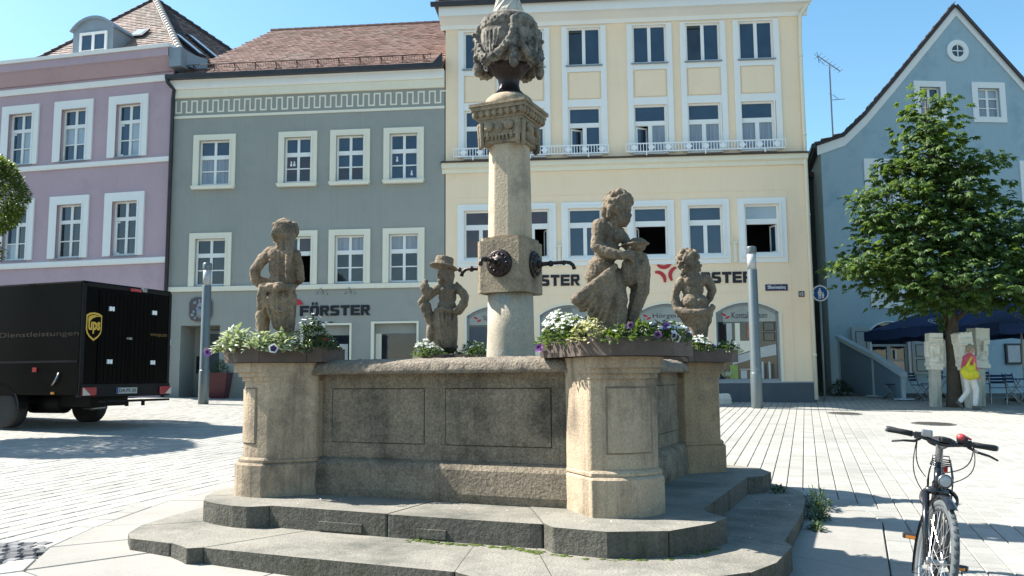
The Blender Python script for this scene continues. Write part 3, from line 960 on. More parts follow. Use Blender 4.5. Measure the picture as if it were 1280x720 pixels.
    # street sign, house number
    s = h.put(MB().box(9.42, 10.06, -.02, 0, 4.0, 4.19), 'street_sign', M['enamel'], bevel=.004)
    h.text('sign_print', '𝕸𝖆𝖗𝖎𝖊𝖓𝖕𝖑𝖆𝖙𝖟', M['whitepaint'], 9.48, 4.035, .52, .12, -.021, .002, 0.004, parent=s)
    s = h.put(MB().box(10.36, 10.53, -.02, 0, 3.81, 3.98), 'house_number', M['numplate'], bevel=.004)
    h.text('number_print', '15', M['whitepaint'], 10.395, 3.845, .10, .10, -.021, .002, 0.004, parent=s)
    # eaves: white coved cornice, gutter, tile edge
    prof = [(0, 12.3), (-.04, 12.3), (-.06, 12.42), (-.3, 12.55), (-.42, 12.58), (-.42, 12.88), (0, 12.88)]
    h.put(MB().prism(prof, -0.15, W + .25, 0, T), 'cornice', M['white'])
    h.put(MB().prism([(-.46, 12.86), (-.58, 12.86), (-.60, 12.97), (-.46, 12.99)], -0.38, W + .48, 0, T), 'gutter', M['darkmetal'])
    n1 = Vector((0, -math.sin(R(38)), math.cos(R(38))))
    tl = MB()
    tile_plane(tl, Vector((-.3, -.5, 12.95)), Vector((1, 0, 0)), Vector((0, math.cos(R(38)), math.sin(R(38)))), n1, 0, W + .7, 7.6, .24, .3,
               lambda u, v: True, random.Random(3), .05)
    h.put(tl, 'roof_tiles', M['darktile'], kind='stuff')
    mb = MB()
    e = (-.3, -.5, 12.93); k = 5.9
    mb.add([(-.3, -.5, 12.93), (W + .4, -.5, 12.93), (W + .4, 5.5, 12.93 + 4.7), (-.3, 5.5, 12.93 + 4.7), (-.3, 11.5, 12.93), (W + .4, 11.5, 12.93)],
           [(0, 1, 2, 3), (3, 2, 5, 4), (0, 3, 4), (1, 5, 2), (0, 4, 5, 1)])
    h.put(mb, 'roof', M['darktile'])
    # rain pipe down the right-hand corner
    pp = MB()
    pp.tube([(W + .42, -.5, 12.85), (W + .25, -.3, 12.6), (W + .03, -.12, 12.3), (W + .01, -.06, 11.5), (W + .01, -.06, .85)], .055, 8)
    for z in (11, 8.6, 6.2, 3.9, 2.1):
        pp.lathe([(.07, z), (.07, z + .05)], 8, 0, Matrix.Translation((W + .01, -.06, 0)))
    h.put(pp, 'rain_pipe', M['cream'], smooth=True)
    return root
yellow_house()

# ------------------------------------------------------------------ grey house
def grey_house():
    root = house('grey_house', 'grey green three-storey house with a meander frieze and red tiled roof', -10.69, 26.07, -5.6, 0.9)
    h = H(root)
    W, ZB, ZT = 8.70, 0.3, 10.98
    up = [(.87, 1.87), (3.64, 4.50), (5.30, 6.18), (6.99, 7.87)]
    lo = [(.84, 1.82), (3.68, 4.56), (5.30, 6.22), (6.99, 7.90)]
    opens = [(a, b, 7.62, 9.06, 0) for a, b in up] + [(a, b, 4.45, 5.92, 0) for a, b in lo]
    opens += [(.45, 1.71, .6, 3.22, 0), (4.35, 5.80, 1.45, 3.17, 0), (6.56, 7.86, 1.45, 3.20, 0)]
    mb = MB()
    wall_front(mb, 0, W, ZB, ZT, opens, 0.22)
    h.put(mb, 'wall', M['greygreen'])
    shell(h, 0, W, 9.2, ZB, ZT, M['greygreen'])
    kinds_up = [['c', 'c', 'c', 'c', 's', 's'], ['r', 'r', 'r', 'r', 's', 's'], ['r', 'r', 's', 's', 's', 's'], ['s', 's', 's', 's', 's', 's']]
    kinds_lo = [['d'] * 6, ['o', 'o', 'o', 'o', 'd', 'r'], ['d', 'd', 'd', 'd', 'c', 'c'], ['d', 'd', 'd', 'd', 'c', 'c']]
    for (wl, kk, z0, z1, sill, zt, zm) in ((up, kinds_up, 7.62, 9.06, True, 8.52, 8.07), (lo, kinds_lo, 4.45, 5.92, False, 5.40, 4.93)):
        for i, (a, b) in enumerate(wl):
            s = MB()
            ring(s, a - .19, b + .19, z0 - (.03 if sill else .02), z1 + .18, .19, -0.045, 0, 0, .18, 0)
            ring(s, a - .05, b + .05, z0, z1 + .045, .05, -0.06, -0.045, 0, .045, 0)
            if sill:
                s.prism_xz([(a - .17, z0 - .14), (b + .17, z0 - .14), (b + .22, z0 - .03), (a - .22, z0 - .03)], -0.13, 0)
            w = h.put(s, 'window', M['cream'])
            h.put(MB().box(a, b, -.03, .1, z0 - .025, z0 + .0), 'sill', M['zinc'], parent=w)
            k = kk[i]
            if 'o' in k:
                panes(h, w, a, b, z0, z1, [1, 2], [(zt, .13)], ['o', 'd', 'r'], y=0.12)
            else:
                panes(h, w, a, b, z0, z1, 2, [(zm, .035), (zt, .13)], k, y=0.12, mull=.08)
    # one brighter thing on a sill: white ornaments
    orn = MB()
    for x, z in ((3.83, 8.16), (3.93, 8.16), (7.2, 8.2), (7.66, 7.75)):
        orn.lathe([(.035, z), (.04, z + .06), (.015, z + .1), (.03, z + .14), (.004, z + .17)], 8, 0, Matrix.Translation((x, .1, 0)))
    h.put(orn, 'sill_ornament', M['whitepaint'])
    # string course, frieze, cornice
    h.put(MB().box(0.0, W, -.07, 0, 4.27, 4.42), 'string_course', M['cream'], bevel=.01)
    h.put(MB().box(0.0, W, -.03, 0, 9.80, 9.88), 'frieze_line', M['cream'])
    me = MB()
    n = 25
    p0 = W / n
    lw = .045
    zl, zh = 9.97, 10.38
    for i in range(n):
        x = i * p0 + .03
        q = p0 / 2
        me.box(x, x + lw, -.012, 0, zl, zh)
        me.box(x + lw, x + q, -.012, 0, zl, zl + lw)
        me.box(x + q, x + q + lw, -.012, 0, zl, zh)
        me.box(x + q + lw, x + p0, -.012, 0, zh - lw, zh)
    h.put(me, 'meander_frieze', M['cream'], kind='stuff')
    T = Matrix(((0, 0, 1, 0), (1, 0, 0, 0), (0, 1, 0, 0), (0, 0, 0, 1)))
    h.put(MB().prism([(0, 10.46), (-.06, 10.46), (-.08, 10.5), (-.08, 10.72), (0, 10.72)], 0, W, 0, T), 'cream_band', M['cream'])
    h.put(MB().prism([(0, 10.72), (-.13, 10.72), (-.17, 10.78), (-.17, 10.96), (-.2, 11.0), (0, 11.0)], -.08, W, 0, T), 'cornice', M['white'])
    h.put(MB().prism([(-.1, 11.0), (-.38, 10.99), (-.40, 11.13), (-.33, 11.14), (-.1, 11.06)], -.16, W - .02, 0, T), 'gutter', M['darkmetal'])
    h.put(MB().prism_xz([(W - .35, 11.1), (W - .02, 11.1), (W - .02, 11.45)], -.36, -.2), 'gutter_end', M['darkmetal'])
    # roof
    A, B_ = Vector((.38, -.34, 11.13)), Vector((W - .02, -.34, 11.13))
    C_, D_ = Vector((W - .02, 4.5, 14.55)), Vector((1.35, 4.5, 14.55))
    U = Vector((1, 0, 0)); V = (Vector((W, 4.5, 14.55)) - Vector((W, -.34, 11.13)))
    L = V.length; V = V / L
    nr = U.cross(V)
    rb = MB()
    rb.add([tuple(A), tuple(B_), tuple(C_), tuple(D_), (W - .02, 9.4, 11.13), (.38, 9.4, 11.13)], [(0, 1, 2, 3), (3, 2, 4, 5), (0, 3, 5), (1, 4, 2), (0, 5, 4, 1)])
    h.put(rb, 'roof', M['redtile'])
    tl = MB()
    tile_plane(tl, A + nr * .004, U, V, nr, 0, W - .5, L, .19, .17, lambda u, v: u > .97 * v / L - .02 and u < W - .45, random.Random(5), .02)
    h.put(tl, 'roof_tiles', M['redtile'], kind='stuff')
    rg = MB()
    for k in range(24):
        x = 1.3 + k * (W - 1.35) / 24
        rg.lathe([(.09, 0), (.075, .31)], 8, 0, Matrix.Translation((x, 4.5, 14.55)) @ Matrix.Rotation(R(90), 4, 'Y'))
    h.put(rg, 'ridge_tiles', M['redtile'], kind='stuff')
    for k in range(0):
        pass
    # snow guard rail along the eaves
    sg = MB()
    def on(u, v, n_): return A + U * u + V * v + nr * n_
    v0 = .28
    for zz in (.07, .21):
        sg.tube([on(.1, v0, zz), on(W - .75, v0, zz)], .011, 6)
    nb = 92
    for k in range(nb + 1):
        u = .12 + (W - .9) * k / nb
        sg.tube([on(u, v0, .07), on(u, v0, .21)], .006, 4, caps=False)
    h.put(sg, 'snow_guard', M['brownmetal'], kind='stuff')
    for k in range(12):
        u = .3 + k * (W - 1.3) / 11
        b = MB().tube([on(u, v0 - .2, .02), on(u, v0, .04), on(u, v0, .22)], .016, 5).tube([on(u, v0, .2), on(u, v0 + .2, .03)], .012, 5)
        h.put(b, 'snow_guard_bracket', M['brownmetal'])
    # sign
    heavy_sign(h, 'FÖRSTER', M['black_letter'], 4.24, 3.46, 2.18, .31)
    h.put(MB().prism_xz([(4.0, 3.93), (4.12, 3.80), (4.34, 3.82), (4.25, 3.95), (4.1, 3.99)], -.03, 0), 'sign_mark', M['red_letter'])
    gl = MB()
    for cx in (5.0, 5.22):
        for k in range(10):
            a0, a1 = R(10 + 16 * k), R(26 + 16 * k)
            gl.add([(cx + .1 * math.cos(a0), -.02, 3.18 + .1 * math.sin(a0)), (cx + .1 * math.cos(a1), -.02, 3.18 + .1 * math.sin(a1)),
                    (cx + .065 * math.cos(a1), -.02, 3.18 + .065 * math.sin(a1)), (cx + .065 * math.cos(a0), -.02, 3.18 + .065 * math.sin(a0))], [(0, 1, 2, 3)])
    h.put(gl, 'glasses_mark', M['black_letter'])
    for x in (4.95, 5.82):
        l = MB().tube([(x, 0, 4.18), (x, -.18, 4.3), (x - .05, -.42, 4.16)], .009, 5).tube([(x, 0, 4.18), (x + .1, -.2, 4.12), (x - .05, -.42, 4.14)], .007, 5)
        l.ball((x - .05, -.43, 4.11), (.05, .05, .035), nu=8, nv=6).ball((x + .16, -.1, 4.12), (.03, .03, .03), nu=8, nv=6)
        h.put(l, 'sign_spotlight', M['chrome_dark'], smooth=True)
    # coat of arms plaque
    sh = [(.72, 3.55), (.78, 3.40), (.95, 3.34), (1.22, 3.34), (1.40, 3.40), (1.46, 3.55), (1.46, 3.92), (1.40, 4.04), (1.25, 4.09), (.93, 4.09), (.78, 4.04), (.72, 3.92)]
    pl = h.put(MB().prism_xz(sh, -.05, 0), 'coat_of_arms', M['numplate'], bevel=.01)
    cr = MB()
    r_ = random.Random(9)
    ins = [(.5 * (x - 1.09) * 1.86 + 1.09, .93 * (z - 3.71) + 3.71) for x, z in sh]
    cr.prism_xz([(.98, 3.5), (1.09, 3.42), (1.2, 3.5), (1.2, 3.74), (.98, 3.74)], -.075, -.05)
    for sx in (-1, 1):
        for k in range(6):
            cr.ball((1.09 + sx * (.16 + .1 * math.sin(k * 1.3)), -.055, 3.45 + k * .095), (.045 + .02 * (k % 2), .02, .05), rot=Matrix.Rotation(R(25 * sx * (k % 3 - 1)), 3, 'Y'), nu=8, nv=6)
    cr.ball((1.09, -.055, 3.86), (.09, .025, .08), nu=8, nv=6).ball((1.05, -.055, 3.98), (.04, .02, .06), nu=8, nv=6).ball((1.15, -.055, 3.98), (.04, .02, .06), nu=8, nv=6)
    h.put(cr, 'crest_relief', M['zinc'], parent=pl, smooth=True)
    h.put(MB().prism_xz([(1.09 + (x - 1.09) * 1.06, 3.715 + (z - 3.715) * 1.06) for x, z in sh], -.02, 0), 'plaque_rim', M['greygreen'], parent=pl)
    # doorway: deep recess with an inner frame, keypad
    d = MB()
    d.box(.45, 1.71, .95, 1.0, .6, 3.22)
    d.box(.40, .45, .2, 1.0, .6, 3.22).box(1.71, 1.76, .2, 1.0, .6, 3.22).box(.45, 1.71, .2, 1.0, 3.22, 3.27)
    dr = h.put(d, 'doorway', M['greygreen'])
    h.put(MB().box(.95, 1.69, .88, .95, .85, 3.0), 'door', M['slate'], parent=dr)
    f = MB()
    f.box(.86, .95, .84, .96, .85, 3.1).box(.95, 1.71, .84, .96, 3.0, 3.1)
    h.put(f, 'door_frame', M['zinc'], parent=dr)
    h.put(MB().box(.53, .66, .93, .95, 1.75, 2.3), 'intercom_panel', M['plastic'], parent=dr)
    h.put(MB().box(.08, .16, -.06, 0, 2.62, 2.8), 'wall_light', M['whitepaint'])
    # shop windows
    for k, (a, b, zt) in enumerate(((4.35, 5.80, 3.17), (6.56, 7.86, 3.20))):
        s = MB()
        s.box(a - .1, a, -.04, 0, 1.45, zt + .06).box(b, b + .06, -.04, 0, 1.45, zt + .06).box(a, b, -.04, 0, zt, zt + .06)
        w = h.put(s, 'shop_window', M['cream'])
        h.put(MB().box(a, b, .18, .22, zt - .3, zt), 'lintel_board', M['greygreen'], parent=w)
        h.put(MB().box(a, a + .18, .18, .22, 1.45, zt - .3) if k else MB().box(b - .06, b, .18, .22, 1.45, zt - .3), 'side_board', M['cream'], parent=w)
        h.put(MB().box(a + (.18 if k else 0), b - (0 if k else .06), .17, .19, 1.45, zt - .3), 'pane', M['glass'], parent=w)
        if k == 0:
            h.put(MB().box(b - .36, b - .1, .155, .165, 1.5, 2.6), 'hung_poster', M['poster'], parent=w)
    # rain pipe on the left corner
    pp = MB()
    pp.tube([(-.12, -.34, 11.02), (-.1, -.3, 10.9), (.02, -.12, 10.72), (-.02, -.10, 10.4), (-.02, -.10, .9)], .06, 8)
    h.put(pp, 'rain_pipe', M['darkmetal'], smooth=True)
    return root
grey_house()

# ------------------------------------------------------------------ mauve house
def mauve_house():
    root = house('mauve_house', 'mauve house with white cornice and a grey dormer behind it', -18.77, 27.93, -13.0, 1.0)
    h = H(root)
    W, ZB, ZT = 8.22, 0.3, 12.0
    ups = [(2.07, 2.98), (4.13, 5.06), (6.20, 7.10)]
    opens = [(a, b, 8.70, 10.43, 0) for a, b in ups] + [(a, b, 5.50, 7.24, 0) for a, b in ups]
    opens = [(0, 0, 0, 0, 0)][:0] + opens
    mb = MB()
    wall_front(mb, 0, W, ZB, ZT, opens, .22)
    h.put(mb, 'wall', M['mauve'])
    shell(h, 0, W, 9, ZB, ZT, M['mauve'])
    ku = [['s', 'p', 's', 'p', 's', 's'], ['s', 's', 'p', 'p', 's', 's'], ['s', 'p', 's', 'p', 's', 's']]
    kl = [['p', 'd', 's', 'd', 'd', 'd'], ['d', 'd', 'd', 'd', 's', 'd'], ['d', 'd', 'd', 'd', 'd', 'd']]
    for zz0, zz1, kk, zt, zm in ((8.70, 10.43, ku, 9.86, 9.25), (5.50, 7.24, kl, 6.68, 6.05)):
        for i, (a, b) in enumerate(ups):
            s = MB()
            ring(s, a - .30, b + .25, zz0 - .02, zz1 + .28, .25, -.06, 0, 0, .28, 0)
            ring(s, a - .05, b + .05, zz0, zz1 + .05, .05, -.075, -.06, 0, .05, 0)
            w = h.put(s, 'window', M['white'])
            panes(h, w, a, b, zz0, zz1, 2, [(zm, .035), (zt, .12)], kk[i], y=.13, mull=.09)
            h.put(MB().box(a - .03, b + .03, -.05, .08, zz0 - .04, zz0), 'sill', M['zinc'], parent=w)
            if (zz0 > 8 and i != 1) or (zz0 < 8 and i == 2):
                casement(h, w, a + .05, zz0 + .06, zt - .07, .36, 1, 18, .1)
    T = Matrix(((0, 0, 1, 0), (1, 0, 0, 0), (0, 1, 0, 0), (0, 0, 0, 1)))
    h.put(MB().prism([(0, 8.43), (-.07, 8.43), (-.09, 8.5), (-.09, 8.58), (0, 8.6)], 0, W, 0, T), 'string_course', M['white'])
    h.put(MB().prism([(0, 5.2), (-.07, 5.2), (-.09, 5.28), (-.09, 5.37), (0, 5.4)], 0, W, 0, T), 'string_course', M['white'])
    h.put(MB().prism([(0, 11.08), (-.05, 11.08), (-.07, 11.15), (-.07, 11.27), (0, 11.3)], 0, W, 0, T), 'white_band', M['white'])
    h.put(MB().prism([(0, 11.38), (-.06, 11.38), (-.42, 11.68), (-.5, 11.72), (-.5, 11.98), (0, 11.98)], 0, W + .12, 0, T), 'cornice', M['mauve'])
    h.put(MB().prism([(0, 11.98), (-.55, 11.98), (-.57, 12.09), (0, 12.14)], -.02, W + .16, 0, T), 'cornice_cap', M['white'])
    # sheet-metal box gutter at the right-hand end
    g = MB()
    g.box(W + .13, W + .55, -.45, 1.8, 11.35, 11.96).box(W, W + .5, .1, 3.0, 10.9, 11.35)
    h.put(g, 'box_gutter', M['zinc'])
    g = MB()
    g.add([(W + .16, -.5, 12.0), (W + 1.0, .3, 11.78), (W + 1.0, 1.2, 11.6), (W + .16, .2, 11.5), (W + .16, -.5, 11.6), (W + 1.0, .3, 11.3)], [(0, 1, 2, 3)[::-1], (0, 4, 5, 1)])
    h.put(g, 'metal_apron', M['zinc'])
    # hipped roof
    ap = Vector((4.3, 4.2, 16.1))
    fl, fr = Vector((2.35, .1, 12.08)), Vector((8.40, .1, 11.95))
    br = Vector((8.75, 8.4, 12.95)); bl = Vector((2.35, 8.4, 12.08)); al = Vector((5.2, 4.2, 15.72 - 1.2))
    rb = MB()
    rb.add([tuple(fl), tuple(fr), tuple(ap), tuple(br), tuple(bl)], [(0, 1, 2), (3, 4, 2), (4, 0, 2), (0, 4, 3, 1)])
    h.put(rb, 'roof', M['greytile'])
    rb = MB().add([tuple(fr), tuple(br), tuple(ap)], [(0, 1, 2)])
    h.put(rb, 'shaded_roof_side', M['darktile'])  # shade on the right-hand slope is put in as darker tiles
    U = (fr - fl).normalized()
    nn = (fr - fl).cross(ap - fl).normalized()
    V = nn.cross(U).normalized()
    tl = MB()
    apu, apv = (ap - fl).dot(U), (ap - fl).dot(V)
    Wd = (fr - fl).length
    tile_plane(tl, fl + nn * .004, U, V, nn, 0, Wd, apv, .2, .17,
               lambda u, v: v < apv and u > apu * v / apv and u < Wd - (Wd - apu) * v / apv, random.Random(8), .03)
    h.put(tl, 'roof_tiles', M['greytile'], kind='stuff')
    U2 = (br - fr).normalized(); n2 = (br - fr).cross(ap - fr).normalized(); V2 = n2.cross(U2).normalized()
    au, av, wd2 = (ap - fr).dot(U2), (ap - fr).dot(V2), (br - fr).length
    tl = MB()
    tile_plane(tl, fr + n2 * .004, U2, V2, n2, 0, wd2, av, .2, .17, lambda u, v: v < av and u > au * v / av and u < wd2 - (wd2 - au) * v / av, random.Random(18), .03)
    h.put(tl, 'shaded_side_tiles', M['darktile'], kind='stuff')  # dark tile colour carries the shade of this slope
    def hipline(p, q, r, m_, nm):
        mb_ = MB()
        d = q - p
        k = int(d.length / .3)
        for i in range(k):
            a = p + d * (i / k) + Vector((0, 0, .05)); b = p + d * ((i + 1.1) / k) + Vector((0, 0, .03))
            mb_.tube([a, b], [r, r * .85], 7)
        h.put(mb_, nm, m_, smooth=True, kind='stuff')
    hipline(fr, ap, .13, M['mortar'], 'hip_tiles')
    hipline(fl, ap, .08, M['darktile'], 'hip_tiles')
    hipline(br, ap, .08, M['darktile'], 'hip_tiles')
    # skylights
    def onroof(F, Ua, Va, na, u, v, w_, l_, nm):
        c = F + Ua * u + Va * v + na * .06
        q = lambda a, b, n_: tuple(c + Ua * a + Va * b + na * n_)
        mb_ = MB()
        mb_.add([q(0, 0, 0), q(w_, 0, 0), q(w_, l_, 0), q(0, l_, 0), q(0, 0, .07), q(w_, 0, .07), q(w_, l_, .07), q(0, l_, .07)],
                [(4, 5, 6, 7), (0, 1, 5, 4), (1, 2, 6, 5), (2, 3, 7, 6), (3, 0, 4, 7)])
        s = h.put(mb_, 'skylight', M['darkmetal'])
        e = .07
        g_ = MB().add([q(e, e, .08), q(w_ - e, e, .08), q(w_ - e, l_ - e, .08), q(e, l_ - e, .08)], [(0, 1, 2, 3)])
        h.put(g_, 'pane', M['glass_pale'], parent=s)
    onroof(fl, U, V, nn, 3.15, 1.75, .5, .55, 'skylight')
    onroof(fr, U2, V2, n2, 1.3, .45, .38, 1.3, 'skylight')
    onroof(fr, U2, V2, n2, 2.6, .7, .38, 1.6, 'skylight')
    # dormer with an arched zinc roof
    x0, x1, yd, zb, zs = 4.07, 5.63, .35, 11.9, 13.25
    ar = arc_pts(x0, x1, zs, .38, 12)
    prof = [(x0, zb), (x1, zb)] + ar
    d = MB().prism_xz(prof, yd, 3.4)
    dm = h.put(d, 'dormer', M['zinc'])
    rf = MB()
    ao = arc_pts(x0 - .1, x1 + .1, zs, .47, 12)
    rf.prism_xz(ao + ar[::-1], yd - .08, 3.4)
    h.put(rf, 'dormer_roof', M['zinc'], parent=dm)
    a, b, c, e = 4.36, 5.42, 12.12, 13.16
    f = MB()
    ring(f, a, b, c, e, .09, yd - .05, yd)
    f.box((a + b) / 2 - .05, (a + b) / 2 + .05, yd - .05, yd, c + .09, e - .09)
    f.box(a + .09, b - .09, yd - .035, yd - .004, 12.52, 12.55)
    h.put(f, 'dormer_window_frame', M['white'], parent=dm)
    for p0, p1 in ((a + .09, (a + b) / 2 - .05), ((a + b) / 2 + .05, b - .09)):
        h.put(MB().box(p0, p1, yd - .02, yd - .001, c + .09, e - .09), 'pane', M['glass_blue'], parent=dm)
    return root
mauve_house()

# ------------------------------------------------------------------ pale blue gabled house
def blue_house():
    root = house('blue_gabled_house', 'pale blue gabled house with a round attic window behind the chestnut tree', 11.16, 29.70, 4.8, 0.9)
    h = H(root)
    W, ZB = 10.9, 0.3
    ax, az = 5.45, 15.15
    kn = [(-.15, 9.75), (.9, 10.12), (1.75, 10.92), (2.9, 12.2)]
    left = kn + [(ax, az)]
    right = [(2 * ax - x, z) for x, z in kn][::-1]
    poly = [(0, ZB), (W, ZB), (W, 9.7)] + [(x, z) for x, z in right] + [(ax, az)] + kn[::-1] + [(0, 9.7)]
    wins = [(3.86, 4.66, 10.95, 12.05), (6.1, 6.95, 10.95, 12.05), (1.80, 2.62, 7.15, 9.1), (4.6, 5.45, 7.15, 9.1), (7.75, 8.6, 7.15, 9.1),
            (1.8, 2.62, 4.1, 5.7), (4.6, 5.45, 4.1, 5.7), (7.75, 8.6, 4.1, 5.7)]
    opens = [w + (0,) for w in wins] + [(1.50, 2.85, 1.55, 3.1, .30)]
    mb = MB()
    wall_front(mb, 0, W, ZB, 9.7, [o for o in opens if o[3] < 9.6], .22)
    # gable: strips between the openings
    def roofz(x):
        pts = left + right
        for (xa, za), (xb, zb) in zip(pts[:-1], pts[1:]):
            if xa <= x <= xb:
                return za + (zb - za) * (x - xa) / (xb - xa)
        return 9.7
    xs = sorted({0.0, W} | {p[0] for p in left + right if 0 < p[0] < W} | {w[0] for w in wins[:2]} | {w[1] for w in wins[:2]})
    for xa, xb in zip(xs[:-1], xs[1:]):
        m_ = (xa + xb) / 2
        hole = [w for w in wins[:2] if w[0] < m_ < w[1]]
        if hole:
            w = hole[0]
            mb.add([(xa, 0, 9.7), (xb, 0, 9.7), (xb, 0, w[2]), (xa, 0, w[2])], [(0, 1, 2, 3)])
            mb.add([(xa, 0, w[3]), (xb, 0, w[3]), (xb, 0, roofz(xb)), (xa, 0, roofz(xa))], [(0, 1, 2, 3)])
            for p, q in (((xa, w[2]), (xb, w[2])), ((xb, w[2]), (xb, w[3])), ((xb, w[3]), (xa, w[3])), ((xa, w[3]), (xa, w[2]))):
                mb.add([(p[0], 0, p[1]), (p[0], .22, p[1]), (q[0], .22, q[1]), (q[0], 0, q[1])], [(0, 1, 2, 3)])
        else:
            mb.add([(xa, 0, 9.7), (xb, 0, 9.7), (xb, 0, roofz(xb)), (xa, 0, roofz(xa))], [(0, 1, 2, 3)])
    h.put(mb, 'wall', M['blue'])
    SK = Matrix(((1, .34, 0, 0), (0, 1, 0, 0), (0, 0, 1, 0), (0, 0, 0, 1)))     # the plot is not square: the house runs back to the right
    shell(h, 0, W, 14, ZB, 9.7, M['blue'], SK=SK)
    # white verge band
    vb = MB()
    pts = left + right
    for (xa, za), (xb, zb) in zip(pts[:-1], pts[1:]):
        t = .34
        vb.add([(xa, -.05, za - t), (xb, -.05, zb - t), (xb, -.05, zb), (xa, -.05, za), (xa, 0, za - t), (xb, 0, zb - t)], [(0, 1, 2, 3), (4, 5, 1, 0)])
    h.put(vb, 'verge_band', M['white'])
    # roof slabs
    rm = MB()
    for (xa, za), (xb, zb) in zip(pts[:-1], pts[1:]):
        d = Vector((xb - xa, zb - za)).normalized()
        nx, nz = -d.y * .10, d.x * .10
        rm.add([(xa, -.16, za), (xb, -.16, zb), (xb, 14, zb), (xa, 14, za), (xa + nx, -.16, za + nz), (xb + nx, -.16, zb + nz), (xb + nx, 14, zb + nz), (xa + nx, 14, za + nz)],
               [(0, 1, 2, 3)[::-1], (4, 5, 6, 7), (0, 1, 5, 4), (2, 3, 7, 6), (1, 2, 6, 5), (3, 0, 4, 7)])
    rm.v = [tuple(SK @ Vector(p)) for p in rm.v]
    h.put(rm, 'roof', M['darktile'])
    tl = MB()
    rn = random.Random(2)
    for (xa, za), (xb, zb) in zip(left[:-1], left[1:]):
        V = Vector((xb - xa, 0, zb - za)); L = V.length; V = V / L
        U = Vector((0, -1, 0)); nr = Vector((-V.z, 0, V.x))
        tile_plane(tl, Vector((xa, 14, za)) + nr * .105, U, V, nr, 0, 14.2, L, .3, .24, lambda u, v: u < 14.2, rn, .05)
    tl.v = [tuple(SK @ Vector(p)) for p in tl.v]
    h.put(tl, 'roof_tiles', M['greytile'], kind='stuff')
    # round attic window
    T = Matrix.Translation((ax - .02, 0, 13.45)) @ Matrix.Rotation(R(90), 4, 'X')
    o = MB().lathe([(.42, -.0), (.42, .05), (.27, .05), (.27, -.0)], 28, 0, T, caps=False)
    w = h.put(o, 'round_window', M['white'], smooth=False)
    h.put(MB().lathe([(.27, -.01), (.27, .015)], 28, 0, T), 'pane', M['glass'], parent=w)
    f = MB().lathe([(.27, .016), (.27, .035), (.23, .035), (.23, .016)], 28, 0, T, caps=False)
    f.box(-.017, .017, -.23, .23, .016, .032, 0, T).box(-.23, -.017, -.017, .017, .016, .031, 0, T).box(.017, .23, -.017, .017, .016, .031, 0, T)
    h.put(f, 'frame', M['white'], parent=w)
    for i, (a, b, c, d) in enumerate(wins):
        s = MB()
        ring(s, a - .22, b + .22, c - .2, d + .22, .22, -.04, 0, 0, .22, .2)
        w = h.put(s, 'window', M['white'])
        zt = c + (d - c) * .66
        k = [['c', 'c', 'c', 'c', 'd', 'd'], ['c', 'c', 'c', 'c', 'p', 'p']][i] if i < 2 else [['d'], ['c', 'c', 'd', 'd', 'd', 'd'], ['p']][i % 3]
        panes(h, w, a, b, c, d, 2, [(c + (d - c) * .33, .035), (zt, .06)], k, y=.14, mull=.09, fm='white')
    # ground floor window with an arched head and open shutters
    ar = arc_pts(1.42, 2.93, 3.1, .34)
    ai = arc_pts(1.50, 2.85, 3.1, .30)
    s = MB()
    s.prism_xz(ai[::-1] + ar, -.05, 0)
    s.box(1.40, 1.50, -.05, 0, 1.5, 3.1).box(2.85, 2.95, -.05, 0, 1.5, 3.1)
    w = h.put(s, 'arched_window', M['white'])
    panes(h, w, 1.50, 2.85, 1.55, 2.62, 2, [(2.05, .06)], ['c', 'c', 'd', 'd'], y=.1, mull=.14, fw=.08, fm='shutter')
    h.put(MB().prism_xz([(1.5, 2.62), (2.85, 2.62)] + arc_pts(1.5, 2.85, 3.08, .3), .1, .14), 'fanlight', M['glass'], parent=w)
    h.put(MB().box(2.38, 2.44, .02, .04, 2.1, 2.42), 'white_tag', M['whitepaint'], parent=w)
    for x0, x1, ang in ((.78, 1.42, 0), (2.96, 3.62, 0)):
        s = MB()
        zb0, zb1 = 1.55, 3.22 if x0 < 1 else 2.75
        s.box(x0, x1, -.10, -.055, zb0, zb1)
        sh_ = h.put(s, 'shutter', M['shutter'])
        for z0 in (zb0 + .1, zb0 + .1 + (zb1 - zb0 - .15) / 2):
            z1 = z0 + (zb1 - zb0 - .15) / 2 - .1
            q = MB()
            ring(q, x0 + .12, x1 - .12, z0, z1, .025, -.108, -.10)
            h.put(q, 'panel_edge', M['shutterline'], parent=sh_)
    # menu case
    mc = h.put(MB().box(6.45, 7.05, -.09, 0, 1.88, 2.62), 'menu_case', M['darkmetal'], bevel=.01)
    h.put(MB().box(6.52, 6.98, -.097, -.09, 1.95, 2.55), 'menu_sheet', M['poster'], parent=mc)
    # eaves gutter and pipe on the left flank
    h.put(MB().tube([(-.28, -.2, 9.72), (-.28, 13.8, 9.72)], .09, 8, 0, True, SK), 'rain_gutter', M['darkmetal'])
    # aerial and roof hook rail
    return root
blue_house()
def alley_house():
    root = house('narrow_grey_house', 'narrow grey house wall at the end of the alley between yellow and blue houses', 9.0, 32.4, 0, 1.0)
    h = H(root)
    h.put(MB().box(0, 4.2, 0, 6, .3, 9.2), 'wall', M['shaded_wall'])
    h.put(MB().prism_xz([(-.2, 9.2), (4.4, 9.2), (4.4, 9.4), (-.2, 9.4)], -.3, 6), 'roof', M['darktile'])
    h.put(MB().tube([(2.95, -.07, .9), (2.95, -.07, 9.2)], .05, 8), 'rain_pipe', M['darkmetal'], smooth=True)
alley_house()
